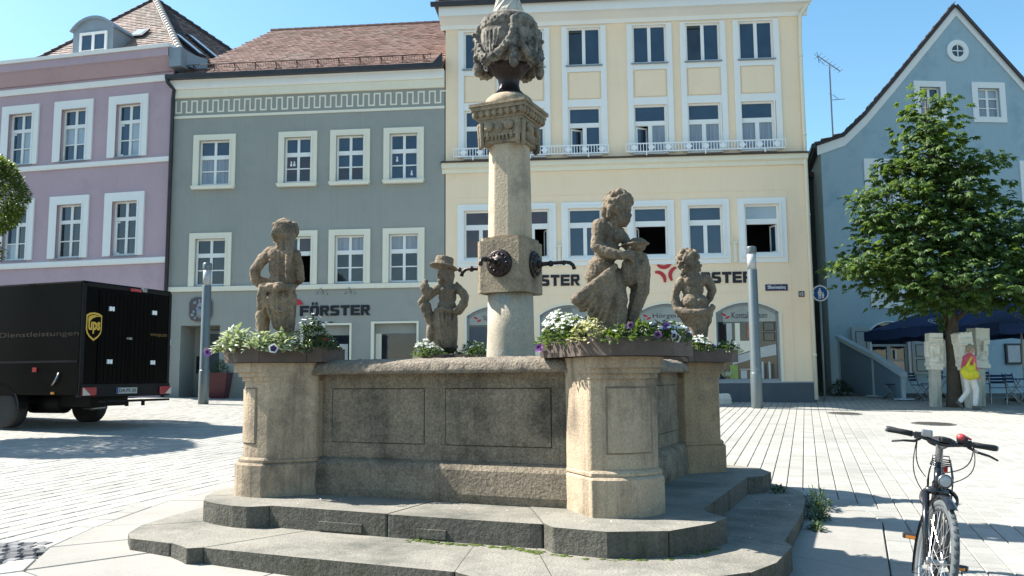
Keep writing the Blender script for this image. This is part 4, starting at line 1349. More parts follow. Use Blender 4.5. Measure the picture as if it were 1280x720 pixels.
def yagi():
    o = thing('rooftop_aerial', 'thin television aerial on a mast above the blue house roof', 'aerial', (12.22, 31.2, 10.35), R(10))
    MB().tube([(0, 0, 0), (0, 0, 3.0)], .028, 6).build('mast', M['chrome_dark'], o)
    b = MB().tube([(-.45, 0, 3.32), (.5, .1, 2.82)], .02, 5)
    for k in range(7):
        t = k / 6
        c = Vector((-.45 + .95 * t, .1 * t, 3.32 - .5 * t))
        b.tube([c + Vector((0, -.28 + .1 * t, .02)), c + Vector((0, .28 - .1 * t, 0))], .009, 4)
    b.tube([(-.42, 0, 3.05), (-.5, 0, 3.5)], .012, 4).tube([(-.2, 0, 2.98), (-.62, 0, 3.42)], .01, 4)
    b.build('antenna', M['chrome_dark'], o)
    MB().tube([(0, 0, 1.62), (.62, .08, 1.72)], .014, 5).tube([(.1, -.2, 1.62), (.25, .2, 1.95)], .008, 4).tube([(.2, -.2, 1.62), (.05, .2, 1.95)], .008, 4).build('lower_antenna', M['chrome_dark'], o)
yagi()

# ------------------------------------------------------------------ fountain
CX, CY, FA = -0.05, 8.46, R(-23.9)
E1 = Vector((math.cos(FA), math.sin(FA))); E2 = Vector((-math.sin(FA), math.cos(FA)))
def fw(a, b):
    return CX + E1.x * a + E2.x * b, CY + E1.y * a + E2.y * b
def to_local(x, y):
    d = Vector((x - CX, y - CY))
    return d.dot(E1), d.dot(E2)
def rot90(p, k):
    a, b = p
    for _ in range(k % 4):
        a, b = -b, a
    return (a, b)

ZG, ZLOW, ZUP, ZTOP = 0.2, 0.36, 0.53, 1.68
APRON = [(-0.5, -4.0), (1.5, -3.92), (3.0, -2.9), (3.42, -1.32), (3.36, .55), (3.23, 1.03), (3.06, 1.24), (2.66, 1.64), (1.3, 3.2), (-1.3, 3.2), (-2.7, 1.9),
         (-3.15, 1.0), (-3.1, -1.3), (-2.72, -2.47), (-2.4, -3.15), (-1.96, -3.67)]
LOWER = [(-1.0, -3.03), (0.0, -3.04), (1.0, -3.03), (1.2, -3.12), (1.7, -3.12), (2.25, -2.85), (2.66, -2.38), (2.77, -2.04), (2.81, -1.47), (2.74, -1.3),
         (2.74, 0.1), (2.69, .95), (2.62, 1.45), (2.45, 1.8), (1.9, 2.5), (1.2, 2.75), (0, 2.75), (-1.2, 2.75), (-1.9, 2.45), (-2.45, 1.9), (-2.6, 1.2), (-2.55, 0.0), (-2.45, -1.1),
         (-2.40, -1.62), (-2.30, -2.1), (-2.16, -2.52), (-1.98, -2.80), (-1.78, -2.96), (-1.55, -2.97), (-1.35, -2.985), (-1.18, -3.05), (-1.08, -3.10)]
UPPER = [(-1.12, -2.20), (0, -2.215), (1.15, -2.20), (1.25, -2.19), (1.36, -2.31), (1.75, -2.34), (2.12, -2.16), (2.32, -1.78), (2.38, -1.5), (2.2, -1.3), (2.14, -1.15),
         (2.14, 0), (2.14, 1.05), (2.27, 1.22), (2.30, 1.6), (2.1, 2.05), (1.6, 2.3), (1.2, 2.17), (0, 2.15), (-1.2, 2.17), (-1.6, 2.3), (-2.1, 2.05), (-2.3, 1.6), (-2.27, 1.2),
         (-2.14, 1.05), (-2.14, -1.15), (-2.2, -1.36), (-2.2, -1.62), (-2.02, -1.95), (-1.84, -2.16), (-1.62, -2.25), (-1.40, -2.30), (-1.24, -2.30)]

def ring_blocks(parent, name, outer, scale, z0, z1, cuts, mat_top, mat_side, off, zf=None, gap=.0022, inset=.009, labels=None):
    """one block of stone between each pair of cuts (indices into the outline)"""
    n = len(outer)
    outs = []
    cuts = sorted(cuts)
    for i, a in enumerate(cuts):
        b = cuts[(i + 1) % len(cuts)]
        idx = []
        k = a
        while True:
            idx.append(k)
            if k == b:
                break
            k = (k + 1) % n
        o = [outer[q] for q in idx]
        inn = [(x * scale, y * scale) for x, y in (o[-1], o[0])]
        if len(o) > 2:
            inn = [(x * scale, y * scale) for x, y in reversed(o)]
        poly = o + inn
        ip = inset_poly(poly if sum(poly[q][0] * poly[(q + 1) % len(poly)][1] - poly[(q + 1) % len(poly)][0] * poly[q][1] for q in range(len(poly))) > 0 else poly[::-1], gap)
        mb = MB()
        mb.prism(ip, z0, z1 + rnd.uniform(-.003, .003), 1, None, None, zf, 0.0)
        # the top face takes the paler stone, the sides the darker
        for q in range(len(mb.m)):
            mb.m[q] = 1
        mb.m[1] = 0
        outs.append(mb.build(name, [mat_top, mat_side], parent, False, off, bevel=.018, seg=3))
    return outs

fountain = thing('town_fountain', 'square sandstone fountain basin with four corner piers on two worn steps', 'fountain', (CX, CY, ZG), FA)
FO = (0, 0, -ZG)
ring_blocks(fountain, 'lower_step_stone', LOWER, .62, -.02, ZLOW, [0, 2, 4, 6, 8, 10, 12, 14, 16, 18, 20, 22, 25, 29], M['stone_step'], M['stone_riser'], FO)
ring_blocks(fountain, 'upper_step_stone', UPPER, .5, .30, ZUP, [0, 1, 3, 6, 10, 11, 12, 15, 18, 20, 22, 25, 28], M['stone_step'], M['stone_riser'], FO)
for a0, a1 in ((-.62, -.22), (.26, .50)):
    MB().box(a0, a1, -2.219, -2.19, .372, .44).build('repair_plate', M['stone_riser'], fountain, False, FO, bevel=.003)

# basin walls: moulded plinth, wall with recessed joints round two raised panels
def basin_wall(k):
    T = Matrix.Rotation(R(90 * k), 4, 'Z')
    L = 1.30
    p = MB()
    p.prism([(-1.50, ZUP - .05), (-1.53, .60), (-1.52, .79), (-1.49, .83), (-1.45, .85), (-1.2, .85), (-1.2, ZUP - .05)], -L, L, 0,
            T @ Matrix(((0, 0, 1, 0), (1, 0, 0, 0), (0, 1, 0, 0), (0, 0, 0, 1))))
    p.build('plinth', M['stone_wall'], fountain, False, FO, bevel=.008)
    w = MB()
    w.box(-L, L, -1.42, -1.2, .85, 1.60, 0, T)
    wall = w.build('basin_wall', M['stone_wall'], fountain, False, FO)
    # frame strips leave a sunk joint round each panel
    f = MB()
    y0, y1 = -1.440, -1.42
    pan = [(-1.06, -.13), (.08, 1.02)]
    z0, z1 = .985, 1.445
    f.box(-L, L, y0, y1, .85, z0 - .006, 0, T).box(-L, L, y0, y1, z1 + .006, 1.60, 0, T)
    xs = [-L, pan[0][0] - .006, pan[0][1] + .006, pan[1][0] - .006, pan[1][1] + .006, L]
    for i in (0, 2, 4):
        f.box(xs[i], xs[i + 1], y0, y1, z0 - .006, z1 + .006, 0, T)
    f.build('wall_facing', M['stone_wall'], fountain, False, FO, bevel=.004)
    for a, b in pan:
        MB().box(a, b, y0 - .006, y1, z0, z1, 0, T).build('wall_panel', M['stone_wall'], fountain, False, FO, bevel=.006)
for k in range(4):
    basin_wall(k)

def rim(k):
    T = Matrix.Rotation(R(90 * k), 4, 'Z')
    mb = MB()
    n = 72
    prof = []
    for i in range(13):
        t = math.pi * i / 12
        prof.append((-1.375 - .20 * math.cos(t) * (1 if t > math.pi / 2 else 1.0), 1.605 + .10 * math.sin(t) ** .6))
    prof = [(-1.575, 1.575)] + prof + [(-1.175, 1.575)]
    vs, fs = [], []
    r_ = random.Random(k + 3)
    m_ = len(prof)
    for i in range(n + 1):
        x = -1.30 + 2.60 * i / n
        for j, (y, z) in enumerate(prof):
            d = .0 if j in (0, m_ - 1) else 1.0
            q = noise_v(x * 21, y * 24, z * 24 + k * 7)
            e = 0.0
            if abs(x) > 1.15:
                e = (abs(x) - 1.15) / .15 * .05
            vs.append((x, y + d * q * .012 + (e if y < -1.375 else 0), z + d * q * .012 - e * .5))
    for i in range(n):
        for j in range(m_ - 1):
            fs.append((i * m_ + j, (i + 1) * m_ + j, (i + 1) * m_ + j + 1, i * m_ + j + 1))
        fs.append((i * m_ + m_ - 1, (i + 1) * m_ + m_ - 1, (i + 1) * m_, i * m_))
    fs.append(tuple(range(m_))[::-1]); fs.append(tuple(n * m_ + j for j in range(m_)))
    mb.add(vs, fs, 0, T)
    mb.build('basin_rim', M['stone_rim'], fountain, True, FO)
def noise_v(x, y, z):
    return noise_fn(Vector((x, y, z)))
from mathutils import noise as _nz
def noise_fn(v):
    return _nz.noise(v) + .6 * _nz.noise(v * 2.3)
for k in range(4):
    rim(k)
w_ = MB().box(-1.19, 1.19, -1.19, 1.19, 1.50, 1.505)
mw, ntw, bw = new_mat('basin_water')
bw.inputs['Base Color'].default_value = (0.03, 0.05, 0.045, 1); bw.inputs['Roughness'].default_value = .05
wo_ = w_.build('water', mw, None, False, (CX, CY, 0), (0, 0, FA))
structure(wo_)

# corner piers
def pier_face(k, ins, bulge):
    """ends of a pier's outer face and the point on its convex curve at t in -1..1 (before turning to corner k)"""
    if k == 3:
        A, B, bulge = Vector((1.43, -1.95)), Vector((1.86, -1.49)), bulge + .07
    else:
        A, B = Vector((1.49, -1.86)), Vector((1.92, -1.44))
    n = Vector((B.y - A.y, A.x - B.x)).normalized()
    A = A - n * ins; B = B - n * ins
    d = (B - A).normalized()
    A += d * ins * .35; B -= d * ins * .35
    def f(t, o=0.0):
        q = A + (B - A) * (t + 1) / 2 + n * (bulge * (1 - t * t) + o)
        return (q.x, q.y)
    return A, B, f
def pier_poly(k, ins=0.0, bulge=.12):
    A, B, f = pier_face(k, ins, bulge)
    pts = [(1.17, -1.38), (1.17, -1.52 + ins * .2), tuple(A)]
    pts += [f(t) for t in (-.75, -.5, -.25, 0, .25, .5, .75)]
    return pts + [tuple(B), (1.52 - ins * .2, -1.17), (1.38, -1.17)]
def pier(k):
    m_ = M['stone'] if k in (0, 3) else M['stone_orange']
    def rp(p): return [rot90(q, k) for q in p]
    pr = MB()
    pr.prism(rp(pier_poly(k, .05, .10)), .85, 1.62)
    p = pr.build('pier', m_, fountain, False, FO, bevel=.012)
    b = MB()
    b.prism(rp(pier_poly(k, 0, .12)), ZUP - .02, .815, 0, None, None, None, .02)
    b.prism(rp(pier_poly(k, .02, .11)), .815, .86, 0, None, None, None, .02)
    b.build('base_block', m_, p, False, bevel=.006)
    c = MB()
    c.prism(rp(pier_poly(k, .035, .11)), 1.52, 1.56).prism(rp(pier_poly(k, .01, .12)), 1.56, 1.60).prism(rp(pier_poly(k, -.02, .13)), 1.60, ZTOP)
    c.build('cap_stone', m_, p, False, bevel=.012)
    # a raised panel within a sunk joint on the outer face
    A, B, f = pier_face(k, .05, .10)
    t0, t1, z0, z1 = -.60, .66, .985, 1.45
    pn, gr = MB(), MB()
    n = 10
    vs = []
    for i in range(n + 1):
        t = t0 + (t1 - t0) * i / n
        for z in (z0, z1):
            for o_ in (-.01, .010):
                q = rot90(f(t, o_), k)
                vs.append((q[0], q[1], z))
    fs = []
    for i in range(n):
        q = i * 4
        fs += [(q + 1, q + 5, q + 7, q + 3), (q, q + 4, q + 5, q + 1), (q + 2, q + 3, q + 7, q + 6)]
    fs += [(0, 1, 3, 2), (n * 4, n * 4 + 2, n * 4 + 3, n * 4 + 1)]
    pn.add(vs, fs)
    pn.build('pier_panel', m_, p, False)
    def strip(a, b, c, d):
        q = []
        for i in range(9):
            w = rot90(f(a + (b - a) * i / 8, .003), k)
            q += [(w[0], w[1], c), (w[0], w[1], d)]
        gr.add(q, [(2 * i, 2 * i + 2, 2 * i + 3, 2 * i + 1) for i in range(8)])
    e = .045
    strip(t0 - e, t1 + e, z1 + .001, z1 + .014); strip(t0 - e, t1 + e, z0 - .012, z0 - .001)
    strip(t0 - e, t0 - .003, z0, z1); strip(t1 + .003, t1 + e, z0, z1)
    gr.build('panel_joint', M['panel_joint'], p, False)
for k in range(4):
    pier(k)

# moss and weeds in the joints are built with the plants

# ------------------------------------------------------------------ central column
def column():
    zb = 1.30
    root = thing('fountain_column', 'tall sandstone column with spout block, carved capital and garlanded urn', 'column', (CX + .035, CY, zb), FA)
    off = (0, 0, -zb)
    def octo(r0, z0, r1, z1, nm, m_, bev=.01, n=8, sm=False):
        return MB().lathe([(r0, z0), (r1, z1)], n, 0, None, True, R(22.5) if n == 8 else 0).build(nm, m_, root, sm, off, bevel=bev)
    MB().lathe([(.245, zb), (.245, 1.75), (.235, 2.0), (.228, 2.37)], 40).build('lower_shaft', M['column_low'], root, True, off)
    blk = MB()
    c = .262
    ch = .045
    poly = [(-c + ch, -c), (c - ch, -c), (c, -c + ch), (c, c - ch), (c - ch, c), (-c + ch, c), (-c, c - ch), (-c, -c + ch)]
    blk.prism(poly, 2.37, 2.89)
    b = blk.build('spout_block', M['block'], root, False, off, bevel=.012)
    MB().prism([(x * .9, y * .9) for x, y in poly], 2.89, 2.925).build('block_cap', M['block'], root, False, off, bevel=.01)
    for k in range(4):
        T = Matrix.Rotation(R(90 * k), 4, 'Z') @ Matrix.Translation((0, -c, 2.655)) @ Matrix.Rotation(R(90), 4, 'X')
        rs = MB().lathe([(.135, -.005), (.138, .012), (.125, .026), (.105, .022), (.085, .03), (.06, .045), (.03, .055), (.002, .056)], 28, 0, T)
        for i in range(12):
            t = 2 * math.pi * i / 12
            rs.ball((.088 * math.cos(t), .088 * math.sin(t), .028), (.02, .014, .014), 0, T, 8, 6, Matrix.Rotation(t, 3, 'Z'))
        r_ = rs.build('spout_rosette', M['bronze'], b, True)
        sp = MB()
        L = .27 if k == 3 else .40
        path = [(0, 0, .03), (0, .0, .1), (0, .004, .2), (0, .004, L - .06), (0, -.005, L - .02), (0, -.03, L + .01), (0, -.07, L + .025)]
        sp.tube(path, [.026, .022, .018, .017, .019, .019, .021], 10, 0, True, T)
        sp.lathe([(.02, .15), (.031, .17), (.031, .185), (.02, .2)], 10, 0, T).lathe([(.019, .30), (.028, .315), (.019, .33)], 10, 0, T)
        sp.ball((0, 0, .06), (.045, .045, .03), 0, T)
        sp.build('spout_pipe', M['bronze'], b, True)
    octo(.228, 2.925, .212, 3.90, 'upper_shaft', M['column'], .016)
    # capital
    cp = MB()
    cp.prism([(x * .86, y * .86) for x, y in poly], 3.88, 3.95)
    cp.prism([(x * .93, y * .93) for x, y in poly], 3.95, 4.10)
    capo = cp.build('capital', M['block'], root, False, off, bevel=.012)
    mold = MB()
    for s_, z0, z1 in ((.92, 4.10, 4.13), (.97, 4.13, 4.17), (1.04, 4.17, 4.215), (1.14, 4.215, 4.255), (1.21, 4.255, 4.285)):
        mold.prism([(x * s_, y * s_) for x, y in [(-c, -c), (c, -c), (c, c), (-c, c)]], z0, z1)
    mold.build('abacus', M['block'], capo, False, bevel=.012)
    orn = MB()
    for k in range(4):
        T = Matrix.Rotation(R(90 * k), 4, 'Z')
        for i in range(8):
            x = -.255 + .51 * i / 7
            orn.ball((x, -.272, 4.185), (.026, .028, .042), 0, T, 8, 6)
        for i in (-1, 1):
            orn.lathe([(.045, 0), (.05, .03), (.026, .04), (.002, .04)], 14, 0, T @ Matrix.Translation((.11 * i, -c * .92, 4.045)) @ Matrix.Rotation(R(90), 4, 'X'))
            orn.cap((.195 * i, -.235, 3.86), (.2 * i, -.245, 4.08), .024, .026, 0, T, 8)
            orn.cap((.13 * i, -.24, 3.93), (.13 * i, -.245, 3.98), .018, .018, 0, T, 8)
        orn.ball((0, -.24, 4.03), (.05, .03, .055), 0, T)
        for i in range(5):
            orn.cap((-.08 + .04 * i, -.238, 3.92), (-.08 + .04 * i, -.24, 3.97), .013, .011, 0, T, 6)
    orn.build('capital_carving', M['block'], capo, True)
    MB().lathe([(.25, 4.28), (.255, 4.33), (.235, 4.38), (.20, 4.41)], 28).build('urn_plinth', M['stone'], root, True, off)
    # urn on a dark foot, hung with garlands
    ft = MB().lathe([(.16, 4.40), (.175, 4.425), (.15, 4.45), (.12, 4.48), (.105, 4.54), (.115, 4.61), (.18, 4.68), (.24, 4.76), (.20, 4.80)], 28).build('urn_foot', M['bronze'], root, True, off)
    u = MB().lathe([(.16, 4.70), (.245, 4.75), (.29, 4.84), (.305, 4.95), (.30, 5.05), (.29, 5.10), (.305, 5.12), (.30, 5.18), (.27, 5.235), (.22, 5.27), (.17, 5.29)], 36)
    rn = random.Random(14)
    for k in range(4):
        a = R(90 * k + 45 - 12)
        r0 = .315
        for i in range(19):
            t = i / 18
            aa = a + R(90) * t
            z = 5.06 - .33 * math.sin(math.pi * t) ** .75
            rr = .026 + .022 * math.sin(math.pi * t)
            q = r0 + .02 * math.sin(math.pi * t)
            p = (math.cos(aa) * q, math.sin(aa) * q, z)
            u.ball(p, rr, nu=8, nv=6)
            for jj in range(5):
                v = rvec(rn) * rr * .95
                u.ball((p[0] + v.x, p[1] + v.y, p[2] + v.z), rr * .42, nu=6, nv=5)
        ca, sa = math.cos(a), math.sin(a)
        u.cap((ca * .315, sa * .315, 5.14), (ca * .325, sa * .325, 4.78), .030, .045)
        for i in range(9):
            v = rvec(rn) * .04
            u.ball((ca * .335 + v.x, sa * .335 + v.y, 4.66 + .05 * i + v.z * .4), .024, nu=6, nv=5)
        u.ball((ca * .325, sa * .325, 4.70), (.05, .05, .085))
        for i in range(12):
            aa = a + R(7.5 * i)
            u.ball((math.cos(aa) * .298, math.sin(aa) * .298, 5.155 + .018 * (i % 2)), (.016, .016, .016), nu=6, nv=5)
        b2 = a + R(45)
        for i in (-2, -1, 0, 1, 2):
            u.cap((math.cos(b2 + i * .17) * .30, math.sin(b2 + i * .17) * .30, 5.03), (math.cos(b2 + i * .11) * .31, math.sin(b2 + i * .11) * .31, 4.86 - .03 * (2 - abs(i))), .020, .014)
    uo = u.build('garlanded_urn', M['urn'], root, True, off)
    sculpt(uo, .0085, 1, ((.03, .010),))
    fn = MB().lathe([(.18, 5.27), (.155, 5.33), (.115, 5.42), (.095, 5.55), (.11, 5.68), (.15, 5.78), (.13, 5.86), (.05, 6.0), (.01, 6.05)], 24)
    for k in range(10):
        t = 2 * math.pi * k / 10
        fn.tube([(.165 * math.cos(t), .165 * math.sin(t), 5.29), (.125 * math.cos(t + .5), .125 * math.sin(t + .5), 5.42), (.10 * math.cos(t + 1), .10 * math.sin(t + 1), 5.57)], [.016, .014, .010], 6)
    fn.build('twisted_finial', M['pale_stone'], root, True, off)
column()

# ------------------------------------------------------------------ statues
class Sc:
    """turns a point of a statue's sketch (unit = one sketch unit) into metres round the statue's foot"""
    def __init__(s, x0, z0, sc):
        s.x0, s.z0, s.sc = x0, z0, sc
        s.mb = MB()
    def p(s, q):
        return ((q[0] - s.x0) * s.sc, q[2], (s.z0 - q[1]) * s.sc)
    def e(s, x, y, d, rx, rz, rd, tilt=0):
        s.mb.ball(s.p((x, y, d)), (rx * s.sc, rd, rz * s.sc), nu=18, nv=12, rot=Matrix.Rotation(R(tilt), 3, 'Y'))
    def c(s, a, b, r0, r1):
        s.mb.cap(s.p(a), s.p(b), r0 * s.sc, r1 * s.sc)
    def chain(s, pts, rs):
        for i in range(len(pts) - 1):
            s.c(pts[i], pts[i + 1], rs[i], rs[i + 1])
    def curls(s, x, y, d, R_, n, r0, r1, keep, seed):
        rn = random.Random(seed)
        k = 0
        while k < n:
            v = rvec(rn)
            if not keep(v):
                continue
            k += 1
            r = rn.uniform(r0, r1)
            px, py, pd = x + v.x * R_, y - v.z * R_ * 1.08, d + v.y * R_ * s.sc
            s.e(px, py, pd, r, r, r * s.sc)
            s.e(px + rn.uniform(-9, 9), py + rn.uniform(4, 14), pd, r * .7, r * .7, r * s.sc * .7)

def statue(name, label, x, y, z, sc_, mat_, voxel=.0125, group='putto statues on the fountain piers'):
    root = thing(name, label, 'statue', (x, y, z), 0, group)
    o = sc_.mb.build('figure', mat_, root, True)
    sculpt(o, voxel * .7, 1, ((.07, .012), (.02, .010), (.009, .005)))
    return root

def statue_pitcher():
    s = Sc(266.0, 778.0, .001588)
    s.e(305, 140, 0, 58, 66, .10); s.e(318, 198, -.025, 37, 36, .062); s.e(352, 186, -.03, 9, 13, .016, 10)
    s.e(338, 214, -.045, 14, 7, .018); s.e(322, 229, -.02, 18, 12, .03); s.e(345, 160, -.045, 14, 8, .02); s.e(330, 195, -.06, 16, 14, .022)
    s.curls(300, 130, .01, 67, 130, 8, 15, lambda v: not (v.x > .05 and v.z < .12 and v.y < .5) and v.z > -.75, 1)
    s.chain([(240, 130, -.02), (228, 170, -.01), (240, 210, .0)], [20, 16, 11]); s.chain([(255, 150, -.08), (246, 195, -.06)], [16, 11])
    s.chain([(285, 205, .01), (262, 240, .015)], [36, 42])
    s.e(255, 275, .02, 66, 60, .085); s.e(240, 350, .02, 62, 68, .088); s.e(215, 430, .03, 68, 62, .095); s.e(190, 470, .04, 58, 50, .085)
    s.e(287, 290, -.03, 30, 30, .05)
    s.e(206, 236, -.04, 40, 36, .055)
    s.chain([(200, 240, -.06), (186, 330, -.09)], [36, 29]); s.chain([(186, 338, -.09), (240, 372, -.13), (305, 390, -.15)], [30, 28, 21])
    s.e(330, 385, -.15, 25, 20, .03)
    for i, (dx, dy) in enumerate(((18, -16), (24, -2), (24, 12), (16, 24))):
        s.chain([(335, 384 + (i - 1) * 9, -.155), (338 + dx * .6, 388 + dy, -.15), (334 + dx, 402 + dy, -.125)], [9, 8, 6])
    s.c((322, 372, -.15), (338, 352, -.14), 9, 7)
    s.chain([(305, 255, .06), (335, 300, .06), (350, 330, .04)], [28, 24, 20])
    # shell basin with fruit
    s.e(371, 326, -.03, 72, 10, .115, -4); s.e(372, 340, -.02, 54, 16, .085); s.e(395, 302, 0, 26, 14, .04); s.e(372, 306, -.03, 22, 12, .04); s.e(414, 306, .02, 20, 12, .04)
    s.chain([(372, 350, 0), (385, 430, .01), (378, 500, .02)], [36, 40, 44]); s.e(408, 410, -.01, 26, 36, .05)
    s.e(345, 452, -.05, 46, 78, .068, 6); s.e(350, 380, -.06, 22, 20, .035)
    s.chain([(420, 372, .01), (422, 440, .02), (398, 540, .04), (348, 700, .03)], [12, 30, 46, 24])
    s.chain([(404, 420, -.03), (392, 520, -.02), (352, 660, -.02)], [10, 16, 12])
    # legs
    s.chain([(262, 480, .0), (292, 590, -.05)], [56, 40]); s.chain([(292, 596, -.055), (288, 660, -.035), (288, 800, -.03)], [37, 39, 27])
    s.chain([(205, 480, .05), (232, 640, .06), (236, 800, .06)], [58, 52, 34])
    # swept drapery
    s.chain([(270, 436, -.10), (180, 510, -.085), (86, 586, -.03)], [15, 20, 26]); s.chain([(255, 455, -.09), (170, 545, -.07), (98, 602, -.02)], [16, 20, 20])
    s.chain([(240, 480, -.06), (160, 570, -.03), (120, 618, .0)], [34, 38, 28]); s.chain([(245, 510, -.04), (195, 610, -.02), (172, 660, .0)], [40, 46, 32])
    s.chain([(250, 530, -.03), (232, 630, -.01), (222, 790, .02)], [44, 46, 34])
    s.chain([(258, 480, -.10), (225, 560, -.08), (205, 650, -.05)], [9, 10, 8]); s.chain([(262, 520, -.095), (246, 600, -.075), (238, 690, -.05)], [8, 10, 8])
    for i in range(6):
        s.chain([(262 + i * 2, 452 + i * 12, -.118), (180 + i * 12, 530 + i * 16, -.105), (98 + i * 24, 596 + i * 20, -.062)], [5, 8, 10])
    for i in range(3):
        s.chain([(415 - i * 9, 420, -.055 - .01 * i), (398 - i * 9, 540, -.045 - .008 * i), (352 - i * 6, 680, -.02)], [5, 8, 7])
    s.e(322, 224, -.058, 12, 4, .012); s.e(330, 172, -.062, 9, 5, .012); s.e(312, 172, -.072, 9, 5, .012)
    s.mb.lathe([(.19, -.16), (.19, -.06), (.16, -.03)], 20, 0, Matrix.Translation((.02, 0, 0)))
    return statue('pitcher_girl_statue', 'largest stone putto, curly haired, looking down into a shell basin it holds', .766, 6.35, 1.81, s, M['statue'], .0115)
statue_pitcher()

def statue_back():
    s = Sc(225.0, 698.0, .00161)
    s.e(272, 118, 0, 63, 68, .098); s.e(228, 150, .03, 26, 42, .05); s.e(208, 158, .05, 9, 10, .02); s.e(222, 188, .03, 18, 14, .03)
    for i in range(9):
        a = -70 + i * 17
        s.chain([(268 + (i - 4) * 5, 56 + abs(i - 4) * 2, .0), (240 + i * 9, 84, -.066), (218 + i * 14, 150, -.085), (225 + i * 12, 185, -.05)], [9, 12, 11, 7])
    s.e(218, 88, -.01, 16, 12, .04); s.e(330, 120, -.01, 24, 50, .07)
    s.chain([(325, 130, -.05), (322, 210, -.075), (316, 300, -.11), (310, 410, -.115)], [24, 22, 19, 10]); s.chain([(305, 160, -.07), (312, 260, -.10), (322, 360, -.11)], [16, 15, 10])
    s.c((272, 180, 0), (262, 232, 0), 40, 46)
    s.e(255, 268, .0, 84, 56, .082); s.e(262, 335, .0, 76, 78, .088); s.e(262, 415, .0, 74, 60, .085)
    s.e(222, 262, -.05, 34, 34, .04); s.e(290, 268, -.05, 34, 34, .04)
    s.chain([(196, 248, -.005), (150, 290, -.01), (112, 345, -.01)], [36, 33, 28]); s.chain([(110, 350, -.01), (108, 400, .02), (130, 425, .05)], [29, 28, 24])
    s.chain([(118, 400, .03), (165, 405, .09)], [25, 18]); s.e(158, 418, .08, 22, 18, .035)
    s.chain([(330, 262, .02), (348, 330, .03), (360, 392, .04)], [36, 31, 27]); s.chain([(358, 396, .05), (320, 425, .11)], [25, 18])
    s.e(82, 372, .02, 8, 10, .015); s.c((100, 378, .02), (80, 374, .02), 8, 6)
    # knotted sash
    s.chain([(162, 440, -.06), (205, 464, -.105), (262, 464, -.13)], [13, 16, 17]); s.chain([(240, 470, -.125), (300, 450, -.115), (348, 446, -.05)], [15, 17, 13]); s.chain([(168, 425, -.06), (230, 442, -.11), (300, 466, -.12), (345, 470, -.06)], [9, 11, 11, 9])
    s.chain([(200, 450, -.12), (270, 440, -.14), (345, 462, -.09)], [12, 15, 13]); s.e(262, 458, -.155, 20, 20, .03)
    s.chain([(165, 445, -.10), (160, 500, -.11), (150, 575, -.09)], [14, 16, 9]); s.chain([(178, 452, -.11), (182, 520, -.115), (176, 590, -.09)], [11, 12, 8])
    s.e(258, 500, .0, 92, 58, .105); s.e(220, 540, -.03, 50, 56, .075); s.e(300, 535, -.04, 52, 56, .08)
    s.chain([(285, 520, -.01), (292, 620, 0), (290, 800, .01)], [66, 54, 40]); s.chain([(240, 560, -.04), (262, 640, -.03), (290, 760, -.02)], [44, 40, 24])
    s.chain([(190, 530, .02), (160, 610, .0), (158, 650, .01)], [50, 42, 38]); s.chain([(158, 650, .01), (165, 800, .03)], [38, 28])
    s.chain([(242, 480, -.15), (240, 560, -.125), (262, 590, -.12), (310, 585, -.115)], [7, 9, 9, 6]); s.chain([(332, 480, -.10), (338, 590, -.075), (330, 760, -.05)], [11, 12, 10])
    s.chain([(312, 590, -.09), (318, 680, -.07), (322, 780, -.05)], [8, 9, 8]); s.chain([(222, 500, -.125), (206, 580, -.09)], [8, 7])
    for i in range(5):
        s.chain([(190 + i * 34, 478 + (i % 2) * 8, -.128 + .004 * abs(i - 2)), (200 + i * 30, 560, -.122 + .01 * abs(i - 1)), (240 + i * 20, 680, -.085)], [5, 8, 7])
    s.chain([(255, 250, -.082), (258, 320, -.092), (256, 400, -.09)], [3, 5, 4]); s.c((205, 300, -.078), (240, 318, -.086), 6, 4); s.c((305, 300, -.08), (272, 320, -.088), 6, 4)
    s.mb.lathe([(.19, -.26), (.19, -.16), (.15, -.12)], 20)
    return statue('back_turned_statue', 'stone putto seen from behind, long hair, knotted cloth round its hips', -2.16, 7.64, 1.965, s, M['statue_warm'])
statue_back()

